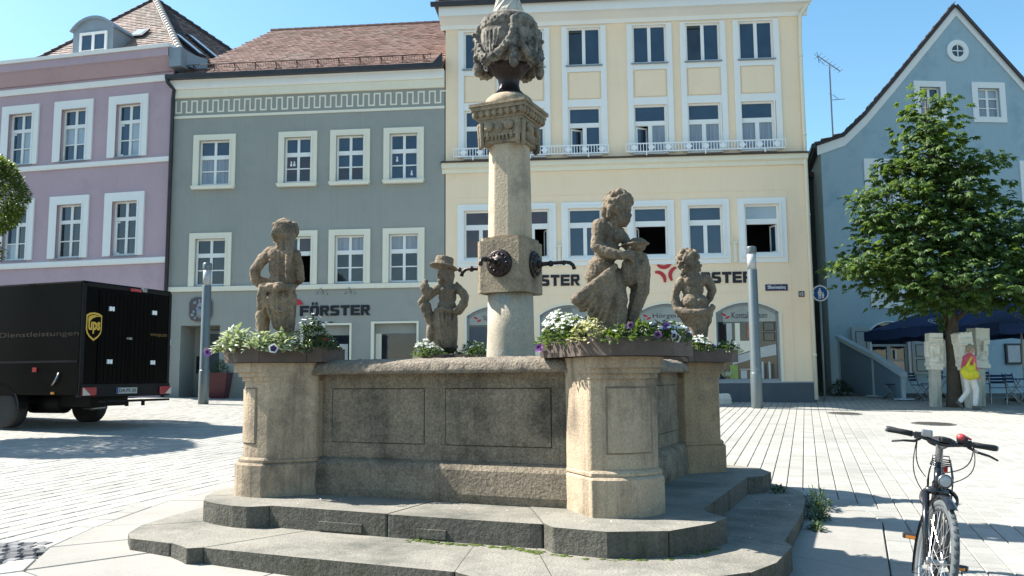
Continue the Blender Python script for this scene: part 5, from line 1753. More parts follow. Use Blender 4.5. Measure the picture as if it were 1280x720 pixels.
def statue_hat():
    s = Sc(216.0, 669.0, .00195)
    s.mb.lathe([(.002, -.012), (.175, -.012), (.186, .0), (.172, .010), (.002, .010)], 28, 0, Matrix.Translation(s.p((220, 119, 0))) @ Matrix.Rotation(R(10), 4, 'Y') @ Matrix.Rotation(R(-8), 4, 'X'))
    s.mb.lathe([(.002, 0), (.118, 0), (.116, .06), (.114, .118), (.105, .124), (.002, .126)], 24, 0, Matrix.Translation(s.p((217, 116, .01))) @ Matrix.Rotation(R(10), 4, 'Y') @ Matrix.Rotation(R(-8), 4, 'X'))
    s.mb.lathe([(.126, .006), (.13, .012), (.13, .03), (.126, .036)], 24, 0, Matrix.Translation(s.p((217, 116, .01))) @ Matrix.Rotation(R(10), 4, 'Y') @ Matrix.Rotation(R(-8), 4, 'X'))
    s.e(222, 170, 0, 44, 52, .088); s.e(190, 184, -.05, 14, 12, .03); s.e(186, 172, -.08, 7, 11, .018); s.e(205, 210, -.05, 24, 18, .04); s.e(200, 186, -.07, 16, 12, .02)
    for i in range(7):
        s.chain([(236 + i * 7, 140 + (i % 3) * 4, -.07 + i * .018), (244 + i * 6, 175, -.08 + i * .02), (240 + i * 6, 222 - (i % 2) * 10, -.07 + i * .02)], [11, 12, 7])
    s.c((226, 215, .01), (240, 240, .01), 28, 34)
    s.e(248, 262, .01, 66, 42, .085); s.e(245, 315, .01, 58, 58, .088); s.e(240, 370, .0, 62, 42, .092)
    s.e(222, 275, -.06, 26, 22, .03); s.e(268, 275, -.06, 26, 22, .03)
    s.chain([(195, 252, -.01), (135, 300, -.03), (82, 350, -.05)], [31, 28, 25]); s.chain([(80, 350, -.05), (108, 315, -.08), (142, 278, -.10)], [25, 24, 17]); s.e(146, 272, -.10, 17, 15, .03)
    s.e(104, 262, -.09, 32, 44, .06, -8); s.e(108, 222, -.09, 16, 22, .03)
    s.chain([(105, 375, -.05), (125, 440, -.04), (140, 500, -.03)], [38, 32, 22]); s.e(92, 360, -.05, 30, 26, .05)
    s.chain([(142, 495, -.03), (136, 540, -.04), (126, 640, -.03)], [28, 26, 20]); s.e(150, 540, -.06, 14, 20, .03)
    s.chain([(306, 255, .0), (345, 290, -.02), (360, 330, -.04)], [30, 28, 25]); s.chain([(360, 332, -.04), (335, 375, -.08), (296, 408, -.12)], [25, 21, 16]); s.e(288, 408, -.12, 16, 13, .025)
    s.chain([(345, 270, -.01), (368, 310, -.02), (362, 370, -.04), (330, 420, -.06)], [14, 18, 16, 10]); s.chain([(305, 225, .02), (322, 245, .0)], [12, 10])
    s.chain([(175, 400, -.05), (215, 395, -.10), (262, 405, -.115), (320, 420, -.04)], [15, 17, 16, 14])
    s.chain([(200, 420, -.02), (195, 500, -.03), (190, 640, .0)], [44, 46, 34]); s.chain([(255, 430, .0), (262, 520, .0), (268, 640, .0)], [56, 50, 40])
    for i in range(5):
        s.chain([(192 + i * 26, 420, -.118), (204 + i * 21, 500, -.118 + i * .006), (222 + i * 17, 640, -.092)], [5, 8, 7])
    s.mb.lathe([(.2, -.28), (.2, -.12), (.16, -.08)], 20)
    return statue('hat_boy_statue', 'stone putto in a flat brimmed hat raising a pine cone in its hand', -.87, 10.57, 1.86, s, M['statue'], .014)
statue_hat()

def statue_putto():
    s = Sc(206.0, 624.0, .001834)
    s.e(188, 160, 0, 56, 66, .105); s.e(236, 196, .0, 24, 32, .055); s.e(260, 188, .0, 8, 10, .02); s.e(246, 218, .0, 14, 9, .025); s.e(238, 170, -.04, 14, 10, .03)
    s.curls(182, 152, 0, 63, 130, 8, 14, lambda v: not (v.x > .35 and v.z < .15) and v.z > -.95, 5)
    s.e(150, 215, -.04, 18, 22, .04); s.e(140, 235, -.02, 10, 14, .025)
    s.c((200, 220, 0), (204, 255, 0), 38, 44)
    s.e(214, 285, .0, 80, 46, .085); s.e(206, 330, .0, 66, 60, .088); s.e(206, 385, .0, 62, 48, .09)
    s.e(182, 412, -.035, 50, 48, .085); s.e(246, 412, -.035, 48, 46, .082)
    s.e(182, 285, -.055, 28, 32, .03); s.e(238, 285, -.055, 28, 32, .03)
    s.chain([(282, 268, .0), (310, 300, .01), (326, 338, .02)], [34, 31, 27]); s.chain([(326, 340, .02), (312, 378, .04), (294, 415, .06)], [27, 24, 17]); s.e(292, 424, .06, 16, 18, .035)
    s.chain([(140, 280, .01), (112, 325, .02), (104, 370, .04)], [30, 26, 22])
    s.chain([(92, 345, -.01), (88, 400, -.01), (104, 450, -.04), (126, 475, -.07)], [13, 21, 22, 18]); s.chain([(108, 345, .01), (112, 410, .0), (126, 460, -.03)], [12, 17, 16])
    s.chain([(104, 460, -.06), (170, 482, -.12), (240, 478, -.13), (322, 442, -.05)], [22, 26, 24, 13]); s.chain([(115, 485, -.05), (190, 505, -.10), (270, 490, -.09), (318, 455, -.03)], [18, 22, 20, 12])
    s.e(318, 440, -.02, 14, 18, .03); s.c((318, 440, -.02), (306, 490, -.01), 11, 16)
    s.e(210, 480, .0, 96, 40, .10); s.chain([(225, 490, .0), (236, 560, .0), (246, 680, .0)], [78, 58, 36]); s.chain([(140, 490, -.05), (178, 530, -.05), (226, 570, -.04)], [14, 18, 14])
    s.chain([(118, 490, -.05), (140, 530, -.05), (190, 560, -.05)], [9, 11, 8]); s.chain([(296, 480, -.05), (292, 530, -.05), (262, 580, -.04)], [16, 16, 10])
    s.mb.lathe([(.17, -.25), (.17, -.12), (.13, -.08)], 20, 0, Matrix.Translation((.06, 0, 0)))
    return statue('small_curly_statue', 'small curly stone putto seen from behind with bare back and sash', 2.0, 9.28, 1.955, s, M['statue'], .0125)
statue_putto()

# ------------------------------------------------------------------ paving
def in_poly(p, poly):
    x, y = p
    c = False
    n = len(poly)
    for i in range(n):
        x1, y1 = poly[i]; x2, y2 = poly[(i + 1) % n]
        if (y1 > y) != (y2 > y) and x < (x2 - x1) * (y - y1) / (y2 - y1) + x1:
            c = not c
    return c

BORDER = inset_poly(APRON if sum(APRON[i][0] * APRON[(i + 1) % len(APRON)][1] - APRON[(i + 1) % len(APRON)][0] * APRON[i][1] for i in range(len(APRON))) > 0 else APRON[::-1], -.19)
BORDER_IN = inset_poly(BORDER, .10)
def gzl(a, b):
    x, y = fw(a, b)
    return gz(x, y)

DRAIN = (-4.02, 6.42)
def apron():
    n = len(APRON)
    inner = [(x * .60, y * .60) for x, y in APRON]
    cuts = list(range(n))
    for i in range(n):
        o0, o1 = APRON[i], APRON[(i + 1) % n]
        L = math.hypot(o1[0] - o0[0], o1[1] - o0[1])
        m_ = max(1, int(round(L / 1.05)))
        for k in range(m_):
            t0, t1 = k / m_, (k + 1) / m_
            q = lambda t: (o0[0] + (o1[0] - o0[0]) * t, o0[1] + (o1[1] - o0[1]) * t)
            a, b = q(t0), q(t1)
            if math.hypot(b[0] - a[0], b[1] - a[1]) < .12:
                pass
            poly = [a, b, (b[0] * .6, b[1] * .6), (a[0] * .6, a[1] * .6)]
            ar = sum(poly[j][0] * poly[(j + 1) % 4][1] - poly[(j + 1) % 4][0] * poly[j][1] for j in range(4))
            if ar < 0: poly = poly[::-1]
            poly = inset_poly(poly, .005)
            mb = MB().prism([fw(*p) for p in poly], -.03, .012 + rnd.uniform(-.002, .002), 0, None, None, gz, .006)
            mb.build('apron_slab', M['stone_slab'], plaza)
    # one course of setts follows the edge of the slabs
    for i in range(n):
        o0, o1 = BORDER[i], BORDER[(i + 1) % n]
        L = math.hypot(o1[0] - o0[0], o1[1] - o0[1])
        P = APRON if True else None
    A = APRON
    ar = sum(A[i][0] * A[(i + 1) % n][1] - A[(i + 1) % n][0] * A[i][1] for i in range(n))
    if ar < 0: A = A[::-1]
    for i in range(n):
        a0, a1 = A[i], A[(i + 1) % n]; b0, b1 = BORDER[i], BORDER[(i + 1) % n]
        L = math.hypot(b1[0] - b0[0], b1[1] - b0[1])
        m_ = max(1, int(round(L / .36)))
        for k in range(m_):
            t0, t1 = k / m_, (k + 1) / m_
            f = lambda p, q, t: (p[0] + (q[0] - p[0]) * t, p[1] + (q[1] - p[1]) * t)
            poly = [f(a0, a1, t0), f(b0, b1, t0), f(b0, b1, t1), f(a0, a1, t1)]
            s = sum(poly[j][0] * poly[(j + 1) % 4][1] - poly[(j + 1) % 4][0] * poly[j][1] for j in range(4))
            if s < 0: poly = poly[::-1]
            mx, my = fw(sum(q[0] for q in poly) / 4, sum(q[1] for q in poly) / 4)
            if math.hypot((mx - DRAIN[0]) / .66, (my - DRAIN[1]) / .38) < 1:
                continue
            poly = inset_poly(poly, .006)
            MB().prism([fw(*p) for p in poly], -.03, .008 + rnd.uniform(-.002, .003), 0, None, None, gz, .006).build('border_sett', M['paver'], plaza)
apron()

def cam_px(p):
    v = cam.matrix_world.inverted() @ Vector(p)
    if v.z > -.1:
        return None
    return 640 + 1054 * v.x / -v.z, 360 - 1054 * v.y / -v.z

def paving():
    """granite setts in straight courses running away from the camera; the nearest in view are single stones"""
    az = R(19.1)
    U = Vector((math.sin(az), math.cos(az))); Vv = Vector((math.cos(az), -math.sin(az)))
    cw = .172
    lens = [.15, .18, .21, .25, .29]
    rn = random.Random(21)
    cand = []
    for j in range(-110, 120):
        u = -9.0 + rn.uniform(0, .3)
        while u < 33:
            L = rn.choice(lens)
            uc = u + L / 2
            c = U * uc + Vv * (j * cw)
            u += L
            x, y = c.x, c.y
            if not (-15.5 < x < 18 and 2.6 < y < 27.5):
                continue
            px = cam_px((x, y, gz(x, y)))
            if px is None or not (-140 < px[0] < 1420 and px[1] < 860):
                continue
            # nothing is laid under the houses
            if y > 25.0 - .08 * x + (3.8 if x > 8.8 else 0):
                continue
            a, b = to_local(x, y)
            if in_poly((a, b), BORDER_IN):
                continue
            if math.hypot((x - DRAIN[0]) / .62, (y - DRAIN[1]) / .34) < 1:
                continue
            vis = 0 <= px[0] <= 1280 and 505 < px[1] <= 720
            hid = False
            if 160 < px[0] < 1000 and y > 8:
                hid = True
            cand.append((x, y, L, Vector((x, y, EYE)).length if vis and not hid else 1e6 + y))
    cand.sort(key=lambda c: c[3])
    near, far = cand[:300], cand[300:]
    meshes = {}
    h = .03
    def geo(L, w=cw, c=.006, gap=.004, gapL=.003):
        x0, x1, y0, y1 = -w / 2 + gap, w / 2 - gap, -L / 2 + gapL, L / 2 - gapL
        vs = [(x0, y0, -h), (x1, y0, -h), (x1, y1, -h), (x0, y1, -h), (x0, y0, -c), (x1, y0, -c), (x1, y1, -c), (x0, y1, -c),
              (x0 + c, y0 + c, 0), (x1 - c, y0 + c, 0), (x1 - c, y1 - c, 0), (x0 + c, y1 - c, 0)]
        fs = [(8, 9, 10, 11)]
        for i in range(4):
            k = (i + 1) % 4
            fs += [(i, k, 4 + k, 4 + i), (4 + i, 4 + k, 8 + k, 8 + i)]
        return vs, fs
    for L in lens:
        mb = MB(); mb.add(*geo(L))
        me = bpy.data.meshes.new('paver')
        me.from_pydata(mb.v, [], mb.f); me.materials.append(M['paver']); me.update()
        meshes[L] = me
    n = Vector((.011, -.0355, 1)).normalized()
    Uw = Vector((U.x, U.y, -.011 * U.x + .0355 * U.y)).normalized()
    Vw = Uw.cross(n).normalized()
    base = Matrix((Vw, Uw, n)).transposed()
    def rot(r1, r2):
        return base @ Euler((r1, r2, 0)).to_matrix()
    for x, y, L, d in near:
        o = bpy.data.objects.new('paver', meshes[L])
        COL.objects.link(o)
        o.parent = plaza
        o.matrix_basis = Matrix.Translation((x, y, gz(x, y) + rn.uniform(-.002, .002))) @ rot(rn.gauss(0, .004), rn.gauss(0, .005)).to_4x4()
    mb = MB()
    gg = {L: geo(L) for L in lens}
    for x, y, L, d in far:
        T = Matrix.Translation((x, y, gz(x, y) + rn.uniform(-.002, .002))) @ rot(rn.gauss(0, .004), rn.gauss(0, .005)).to_4x4()
        mb.add(gg[L][0], gg[L][1], 0, T)
    mb.build('distant_pavers', M['paver'], plaza, kind='stuff')
paving()

def drain_patch():
    rn = random.Random(6)
    dx, dy = DRAIN
    for i in range(11):
        for j in range(7):
            x = dx - .6 + i * .11 + (.05 if j % 2 else 0); y = dy - .33 + j * .1
            if math.hypot((x - dx) / .64, (y - dy) / .36) > 1:
                continue
            if in_poly(to_local(x, y), APRON):
                continue
            s = .048 + rn.uniform(-.004, .004)
            mb = MB().cbox(-s, s, -s, s, -.03, .012 + rn.uniform(-.006, .006), .014)
            mb.build('cobble', M['cobble'], plaza, False, (x, y, gz(x, y)), (rn.uniform(-.06, .06), rn.uniform(-.06, .06), rn.uniform(-.3, .3)))
drain_patch()

def manhole(x, y, r, label):
    o = thing('manhole_cover', label, 'manhole cover', (x, y, gz(x, y) + .004), 0, 'round manhole covers')
    o.rotation_euler = (math.atan(.0355), math.atan(.011), 0)
    MB().lathe([(r, -.02), (r, .006), (r - .04, .008), (r - .04, -.02)], 32, 0, None, False).build('rim', M['cobble'], o)
    c = MB().lathe([(r - .045, -.02), (r - .045, .004)], 32)
    for i in range(-4, 5):
        w = math.sqrt(max(0, (r - .07) ** 2 - (i * r / 5) ** 2))
        c.box(-w, w, i * r / 5 - .018, i * r / 5 + .018, .004, .010)
    c.build('lid', M['stone_riser'], o)
manhole(8.62, 17.5, .42, 'round manhole cover in the sunny pavers behind the bicycle handlebar')
manhole(7.85, 20.2, .40, 'round manhole cover close to the shade in front of the yellow house')

# ------------------------------------------------------------------ lamp posts, signs
def lamp_post(x, y, ztop, label, r):
    z0 = gz(x, y)
    o = thing('light_post', label, 'lamp post', (x, y, z0), 0, 'slim grey light posts')
    H_ = ztop - z0
    k = H_ - .62
    MB().lathe([(r * 1.02, 0), (r * 1.0, .9), (r * .92, .91), (r * .88, k), (r * .6, k)], 24).build('post', M['polemetal'], o, True, bevel=.004)
    MB().lathe([(r * .80, k), (r * .80, H_ - .17)], 24).build('lamp_tube', M['lens'], o, True)
    MB().lathe([(r * .90, H_ - .18), (r * .90, H_ - .02), (r * .8, H_)], 24).build('cap', M['polemetal'], o, True, bevel=.004)
    MB().box(-.03, .03, -r * 1.0 - .004, -r * .8, .95, 1.06).build('maintenance_flap', M['polemetal'], o)
    for i in range(4):
        a = R(90 * i + 45)
        pass
lamp_post(6.30, 21.95, 4.92, 'slim grey light post standing before the arched Kontaktlinsen shop window', .145)
lamp_post(-8.32, 22.85, 4.72, 'slim grey light post standing before the grey house doorway', .135)

def traffic_sign():
    o = thing('traffic_sign', 'round blue pedestrian zone sign by the yellow house corner', 'traffic sign', (9.27, 25.25, gz(9.27, 25.25)), R(-8))
    MB().tube([(0, .03, 0), (0, .03, 3.5)], .03, 10).build('post', M['zinc'], o, True)
    T = Matrix.Translation((0, 0, 3.2)) @ Matrix.Rotation(R(90), 4, 'X')
    MB().lathe([(.245, 0), (.245, .014), (.205, .016), (.205, .0)], 36, 0, T, False).build('white_rim', M['whitepaint'], o)
    d = MB().lathe([(.216, 0), (.216, .011)], 36, 0, T).build('blue_disc', M['signblue'], o)
    f = MB()
    y0, y1 = -.016, -.011
    def bl(px): f.prism_xz([(x, 3.2 + z) for x, z in px], y0, y1)
    f.lathe([(.028, .011), (.028, .016)], 14, 0, T @ Matrix.Translation((-.01, .13, 0)))
    bl([(-.045, .10), (.02, .10), (.05, .0), (.03, -.01), (.015, .03), (.035, -.07), (-.065, -.07), (-.045, .03), (-.06, -.01), (-.08, .0)])
    bl([(-.05, -.07), (-.02, -.07), (-.03, -.16), (-.06, -.16)]); bl([(-.005, -.07), (.02, -.07), (.025, -.16), (-.005, -.16)])
    f.lathe([(.02, .011), (.02, .016)], 12, 0, T @ Matrix.Translation((.075, .01, 0)))
    bl([(.055, -.015), (.095, -.015), (.115, -.07), (.1, -.08), (.1, -.15), (.055, -.15), (.055, -.08), (.04, -.05)])
    f.build('walking_figures', M['whitepaint'], d)
traffic_sign()

# ------------------------------------------------------------------ delivery van
def van():
    x, y = -7.25, 15.93
    ang = math.atan2(.345, -.94)
    z = gz(-8.9, 16.6)
    o = thing('delivery_van', 'large dark brown parcel van with gold shield on its rear', 'van', (x, y, z), ang)
    HW, L, ZB_, ZT = 1.09, 6.4, .48, 2.64
    # local: x forward, rear face at x = 0, y to the van's left
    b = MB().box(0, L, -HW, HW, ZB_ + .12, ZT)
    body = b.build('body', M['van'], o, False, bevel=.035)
    tr = MB()
    for s in (-1, 1):
        tr.box(-.012, .05, s * (HW - .04) - .035, s * (HW - .04) + .035, ZB_ + .12, ZT - .05)
    tr.box(-.012, .03, -HW + .08, HW - .08, ZT - .1, ZT - .03)
    tr.build('corner_trim', M['vantrim'], o, bevel=.008)
    # two-leaf rear door with hinges and lock rods; the leaves sit a little proud
    for s in (-1, 1):
        y0, y1 = (-HW + .32, -.005) if s < 0 else (.005, HW - .32)
        y0, y1 = (-.70, .005) if s < 0 else (.013, .72)
        d = MB().box(-.018, .0, y0, y1, .80, ZT - .14)
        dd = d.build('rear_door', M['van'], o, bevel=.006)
        rb = MB()
        for i in range(7):
            yy = y0 + .05 + (y1 - y0 - .1) * i / 6
            rb.box(-.024, -.018, yy - .006, yy + .006, .84, ZT - .18)
        rb.build('door_rib', M['van'], dd)
    for yy in (.46, -.60):
        for zz in (2.17, 1.20):
            MB().box(-.045, -.018, yy - .055, yy - .012, zz - .04, zz + .04).box(-.045, -.018, yy + .012, yy + .055, zz - .04, zz + .04).box(-.05, -.03, yy - .012, yy + .012, zz - .02, zz + .02).build('hinge', M['whitepaint'], o)
    MB().box(-.06, -.018, -.03, .06, 1.62, 1.66).lathe([(.018, 0), (.018, .02)], 10, 0, Matrix.Translation((-.06, .09, 1.64)) @ Matrix.Rotation(R(90), 4, 'Y')).build('door_latch', M['chrome_dark'], o)
    # rear sill, bumper, step
    MB().box(-.05, .1, -HW + .02, HW - .02, .56, .80).build('rear_sill', M['vantrim'], o, bevel=.015)
    MB().box(-.16, .02, -.95, .62, .46, .50).box(-.12, -.06, -.35, -.31, .38, .47).box(-.12, -.06, .05, .09, .38, .47).build('rear_step', M['vantrim'], o, bevel=.006)
    for s in (-1, 1):
        yy = s * (HW - .17)
        t = MB().box(-.085, -.05, yy - .15, yy + .15, .59, .74)
        tl = t.build('tail_lamp', M['tail_red'], o, bevel=.012)
        e = yy + s * .145
        MB().add([(-.089, e, .595), (-.089, e, .735), (-.089, e - s * .16, .60), (-.08, e, .595), (-.08, e, .735), (-.08, e - s * .16, .60)],
                 [(0, 1, 2), (5, 4, 3), (0, 3, 4, 1), (1, 4, 5, 2), (2, 5, 3, 0)]).build('clear_lens', M['tail_clear'], tl)
    pl = MB().box(-.062, -.05, -.20, .30, .615, .725).build('number_plate', M['platewhite'], o)
    MB().box(-.064, -.05, .255, .30, .617, .723).build('country_band', M['eublue'], pl)
    Rr = Matrix(((0, 1, 0, 0), (-1, 0, 0, 0), (0, 0, 1, 0), (0, 0, 0, 1)))     # lettering on the rear face: text x runs to the van's right
    def rear(nm, t, m_, y_left, z0, w, h, par=None, xo=-.066, bold=0.0):
        T = Matrix.Translation((xo, y_left, z0)) @ Rr
        return text_obj(nm, t, m_, par or o, T, w, h, .003, bold)
    rear('plate_print', 'DA·PS 20', M['black_letter'], .235, .64, .40, .065, pl)
    MB().box(-.03, .02, -.25, .02, ZT - .10, ZT - .045).build('brake_lamp', M['tail_red'], o)
    MB().box(-.05, .03, -.38, -.27, ZT - .09, ZT - .02).build('camera', M['chrome_dark'], o, bevel=.01)
    # shield badge
    def shield(k):
        pts = [(-.215, .25), (-.12, .295), (0, .31), (.12, .295), (.215, .25), (.215, -.08), (.19, -.17), (.12, -.25), (0, -.33), (-.12, -.25), (-.19, -.17), (-.215, -.08)]
        return [(x_ * k, z_ * k) for x_, z_ in pts]
    Ts = Matrix.Translation((-.022, .84, 1.83)) @ Rr @ Matrix.Scale(.80, 4)
    sh = MB().prism_xz(shield(1.0), -.006, .006, 0, Ts).build('shield_badge', M['gold'], o)
    MB().prism_xz([(x_ * .86, z_ * .86) for x_, z_ in shield(1.0)], -.010, -.005, 0, Ts).build('shield_field', M['van'], sh)
    MB().prism_xz([(-.17, .08), (-.17, .20), (-.1, .235), (0, .25), (.17, .235), (.17, .225), (.05, .215), (-.06, .17), (-.12, .11)], -.014, -.009, 0, Ts).build('shield_sweep', M['gold'], sh)
    text_obj('shield_letters', 'ups', M['gold'], sh, Ts @ Matrix.Translation((-.165, -.010, -.17)), .33, .27, .006, .03)
    rear('web_address', 'www.ups.com', M['goldtext'], -.52, 1.69, .44, .075, None, -.026)
    # lettering and reflector line on the left flank
    Rl = Matrix(((-1, 0, 0, 0), (0, -1, 0, 0), (0, 0, 1, 0), (0, 0, 0, 1)))
    text_obj('flank_lettering', 'Weltweite Dienstleistungen', M['goldfade'], o, Matrix.Translation((3.35, HW + .001, 1.63)) @ Rl, 3.3, .115, .002, .004)
    MB().box(.05, L - .3, HW, HW + .012, 1.18, 1.22).build('flank_rail', M['vantrim'], o)
    MB().box(1.0, 1.1, HW, HW + .02, 1.02, 1.1).build('side_marker', M['tail_red'], o)
    MB().box(.55, .62, HW, HW + .03, .62, .66).build('side_marker', M['amber'], o)
    MB().tube([(.6, HW + .02, .78), (.5, HW + .05, .86), (.45, HW + .02, 1.0)], .016, 6).build('grab_handle', M['chrome_dark'], o, True)
    # skirts, tank
    MB().box(2.5, 4.3, HW - .12, HW - .02, .34, .62).box(2.5, 4.3, -HW + .02, -HW + .12, .34, .62).box(.4, 5.6, -.45, .45, .38, .62).build('underbody', M['vantrim'], o)
    MB().lathe([(.19, 0), (.19, .8)], 16, 0, Matrix.Translation((1.15, .32, .44)) @ Matrix.Rotation(R(90), 4, 'Y')).build('fuel_tank', M['vantrim'], o, True)
    MB().tube([(1.0, .05, .36), (.7, .1, .33), (.35, .12, .36)], .035, 8).build('exhaust_pipe', M['chrome_dark'], o, True)
    # cab
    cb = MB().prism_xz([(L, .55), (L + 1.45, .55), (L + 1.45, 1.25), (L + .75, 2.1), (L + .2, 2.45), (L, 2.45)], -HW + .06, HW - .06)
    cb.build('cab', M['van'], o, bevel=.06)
    for xx in (1.86, 5.9):
        for s in (-1, 1):
            T = Matrix.Translation((xx, s * (HW - .17), .36)) @ Matrix.Rotation(R(90), 4, 'X')
            w = MB().lathe([(.20, -.13), (.31, -.14), (.35, -.12), (.36, -.06), (.36, .06), (.35, .12), (.31, .14), (.20, .13)], 28, 0, T).build('wheel', M['rubber'], o, True)
            MB().lathe([(.205, -.12), (.205, .12)], 20, 0, T).build('rim', M['vantrim'], w, True)
        MB().box(xx - .08, xx + .08, -HW + .2, HW - .2, .30, .42).build('axle', M['vantrim'], o)
    for s in (-1, 1):
        a = [(1.86 + .46 * math.cos(R(t)), .36 + .46 * math.sin(R(t))) for t in range(0, 181, 15)]
        i2 = [(1.86 + .42 * math.cos(R(t)), .36 + .42 * math.sin(R(t))) for t in range(180, -1, -15)]
        MB().prism_xz(a + i2, s * (HW - .02) - .14, s * (HW - .02) + .02).build('wheel_arch', M['vantrim'], o)
van()

# ------------------------------------------------------------------ bicycle
def bicycle():
    fx, fy = 2.30, 4.84                      # front wheel contact
    hd = math.atan2(-.884, -.468)
    z = gz(fx, fy) + .008
    root = thing('bicycle', 'black trekking bicycle parked beside the fountain, red bell on its handlebar', 'bicycle', (fx, fy, z), hd)
    root.rotation_euler = Euler((R(-5.5), 0, hd), 'XYZ')
    # frame axes: x forward, y to the rider's left, z up; front contact at the origin; wheels 0.70 across
    RW, WB = .345, 1.08
    def wheel(T, par, nm, mat_t):
        Tw = T @ Matrix.Rotation(R(90), 4, 'X')
        ty = MB()
        n, m_ = 48, 10
        vs, fs = [], []
        for i in range(n):
            a = 2 * math.pi * i / n
            for j in range(m_):
                b = 2 * math.pi * j / m_
                rr = RW - .021 + .021 * math.cos(b)
                vs.append((rr * math.cos(a), rr * math.sin(a), .020 * math.sin(b)))
        for i in range(n):
            for j in range(m_):
                fs.append((i * m_ + j, ((i + 1) % n) * m_ + j, ((i + 1) % n) * m_ + (j + 1) % m_, i * m_ + (j + 1) % m_))
        ty.add(vs, fs, 0, Tw)
        tread = MB()
        for i in range(96):
            a = 2 * math.pi * i / 96
            s = 1 if i % 2 else -1
            c = Matrix.Rotation(a, 4, 'Z') @ Matrix.Translation((RW - .001, 0, s * .007)) @ Matrix.Rotation(R(30 * s), 4, 'X')
            tread.box(-.003, .002, -.006, .006, -.007, .007, 0, Tw @ c)
        w = ty.build(nm, mat_t, par, True)
        tread.build('tyre_tread', mat_t, w, kind='stuff')
        rim = MB().lathe([(RW - .04, -.013), (RW - .038, .013), (RW - .062, .009), (RW - .062, -.009), (RW - .04, -.013)], 48, 0, Tw, False)
        rim.build('rim', M['chrome_dark'], w, True)
        sp = MB()
        for i in range(32):
            a = 2 * math.pi * i / 32
            s = 1 if i % 2 else -1
            h0 = a + (.9 if (i // 2) % 2 else -.9)
            sp.tube([(.025 * math.cos(h0), .025 * math.sin(h0), .03 * s), ((RW - .06) * math.cos(a), (RW - .06) * math.sin(a), 0)], .0016, 4, 0, False, Tw)
        sp.build('spokes', M['steel'], w, kind='stuff')
        MB().lathe([(.012, -.055), (.022, -.05), (.022, -.03), (.012, -.028), (.012, .028), (.022, .03), (.022, .05), (.012, .055)], 14, 0, Tw).build('hub', M['chrome_dark'], w, True)
        return w
    # steered assembly: turned to the rider's left about the head tube axis
    rake = R(19)
    axis = Vector((-math.sin(rake), 0, math.cos(rake)))
    hub = Vector((0, 0, RW))
    crown = hub + axis * .40 + Vector((-.045 * math.cos(rake), 0, -.045 * math.sin(rake)))
    head_b = crown + axis * .02
    head_t = crown + axis * .14
    St = Matrix.Translation(head_b) @ Matrix.Rotation(R(17), 4, axis) @ Matrix.Translation(-head_b)
    def S(p): return tuple(St @ Vector(p))
    wheel(St @ Matrix.Translation(hub), root, 'front_wheel', M['tyre_grey'])
    fk = MB()
    for s in (-1, 1):
        fk.tube([S(hub + Vector((0, s * .055, 0))), S(hub + axis * .2 + Vector((-.02, s * .058, 0))), S(crown + Vector((0, s * .058, -.01)))], [.012, .017, .019], 10)
    fk.tube([S(crown + Vector((0, -.06, 0))), S(crown + Vector((0, .06, 0)))], .02, 10)
    fk.tube([S(crown), S(head_t + axis * .06)], .017, 10)
    fork = fk.build('fork', M['bikepaint'], root, True)
    # mudguards
    def guard(c, a0, a1, T, nm, stays):
        mb = MB()
        n = 22
        vs, fs = [], []
        for i in range(n + 1):
            a = R(a0 + (a1 - a0) * i / n)
            for j, (w, dr) in enumerate(((-.028, -.012), (-.018, .0), (0, .004), (.018, .0), (.028, -.012))):
                rr = RW + .022 + dr
                vs.append(tuple(T @ Vector((c.x + rr * math.cos(a), w, c.z + rr * math.sin(a)))))
            for j, (w, dr) in enumerate(((-.028, -.015), (-.018, -.003), (0, .001), (.018, -.003), (.028, -.015))):
                rr = RW + .022 + dr
                vs.append(tuple(T @ Vector((c.x + rr * math.cos(a), w, c.z + rr * math.sin(a)))))
        for i in range(n):
            for j in range(4):
                p = i * 10 + j
                fs += [(p, p + 10, p + 11, p + 1), (p + 5, p + 6, p + 16, p + 15)]
        mb.add(vs, fs)
        for a in stays:
            for s in (-1, 1):
                mb.tube([tuple(T @ Vector((c.x, s * .05, c.z))), tuple(T @ Vector((c.x + (RW + .012) * math.cos(R(a)), s * .027, c.z + (RW + .012) * math.sin(R(a)))))], .0025, 4)
        return mb.build(nm, M['bikepaint'], root, True)
    guard(hub, 62, 205, St, 'front_mudguard', (150, 205))
    # handlebar: stem, bar, grips, levers, bell, display
    st0 = head_t + axis * .06
    st1 = st0 + axis * .075 + Vector((.035, 0, .0))
    bar_c = st1 + Vector((.05, 0, .01))
    hb = MB()
    hb.tube([S(st0 - axis * .03), S(st0 + axis * .08), S(st1), S(bar_c)], [.019, .019, .02, .022], 12)
    hb.build('stem', M['chrome_dark'], root, True)
    pts = []
    for t in (-1, -.8, -.5, -.25, -.08, .08, .25, .5, .8, 1):
        a = abs(t)
        pts.append(S(bar_c + Vector((-.10 * max(0, a - .2), t * .295, .03 * min(1, a * 2)))))
    MB().tube(pts, .0125, 10).build('handlebar', M['bikepaint'], root, True)
    for s in (-1, 1):
        e0 = Vector(S(bar_c + Vector((-.083, s * .298, .03)))); e1 = Vector(S(bar_c + Vector((-.040, s * .165, .03))))
        g = MB().tube([e0, e0 + (e1 - e0) * .1, e0 + (e1 - e0) * .5, e1], [.017, .0185, .0165, .0175], 12).build('grip', M['rubber'], root, True)
        MB().tube([e0 + (e0 - e1).normalized() * .008, e0 - (e0 - e1).normalized() * .002], .0165, 12).build('bar_end', M['steel'] if s < 0 else M['chrome_dark'], g, True)
        b0 = Vector(S(bar_c + Vector((-.035, s * .13, .03))))
        bl = MB().box(-.025, .03, -.025, .025, -.02, .018, 0, Matrix.Translation(b0))
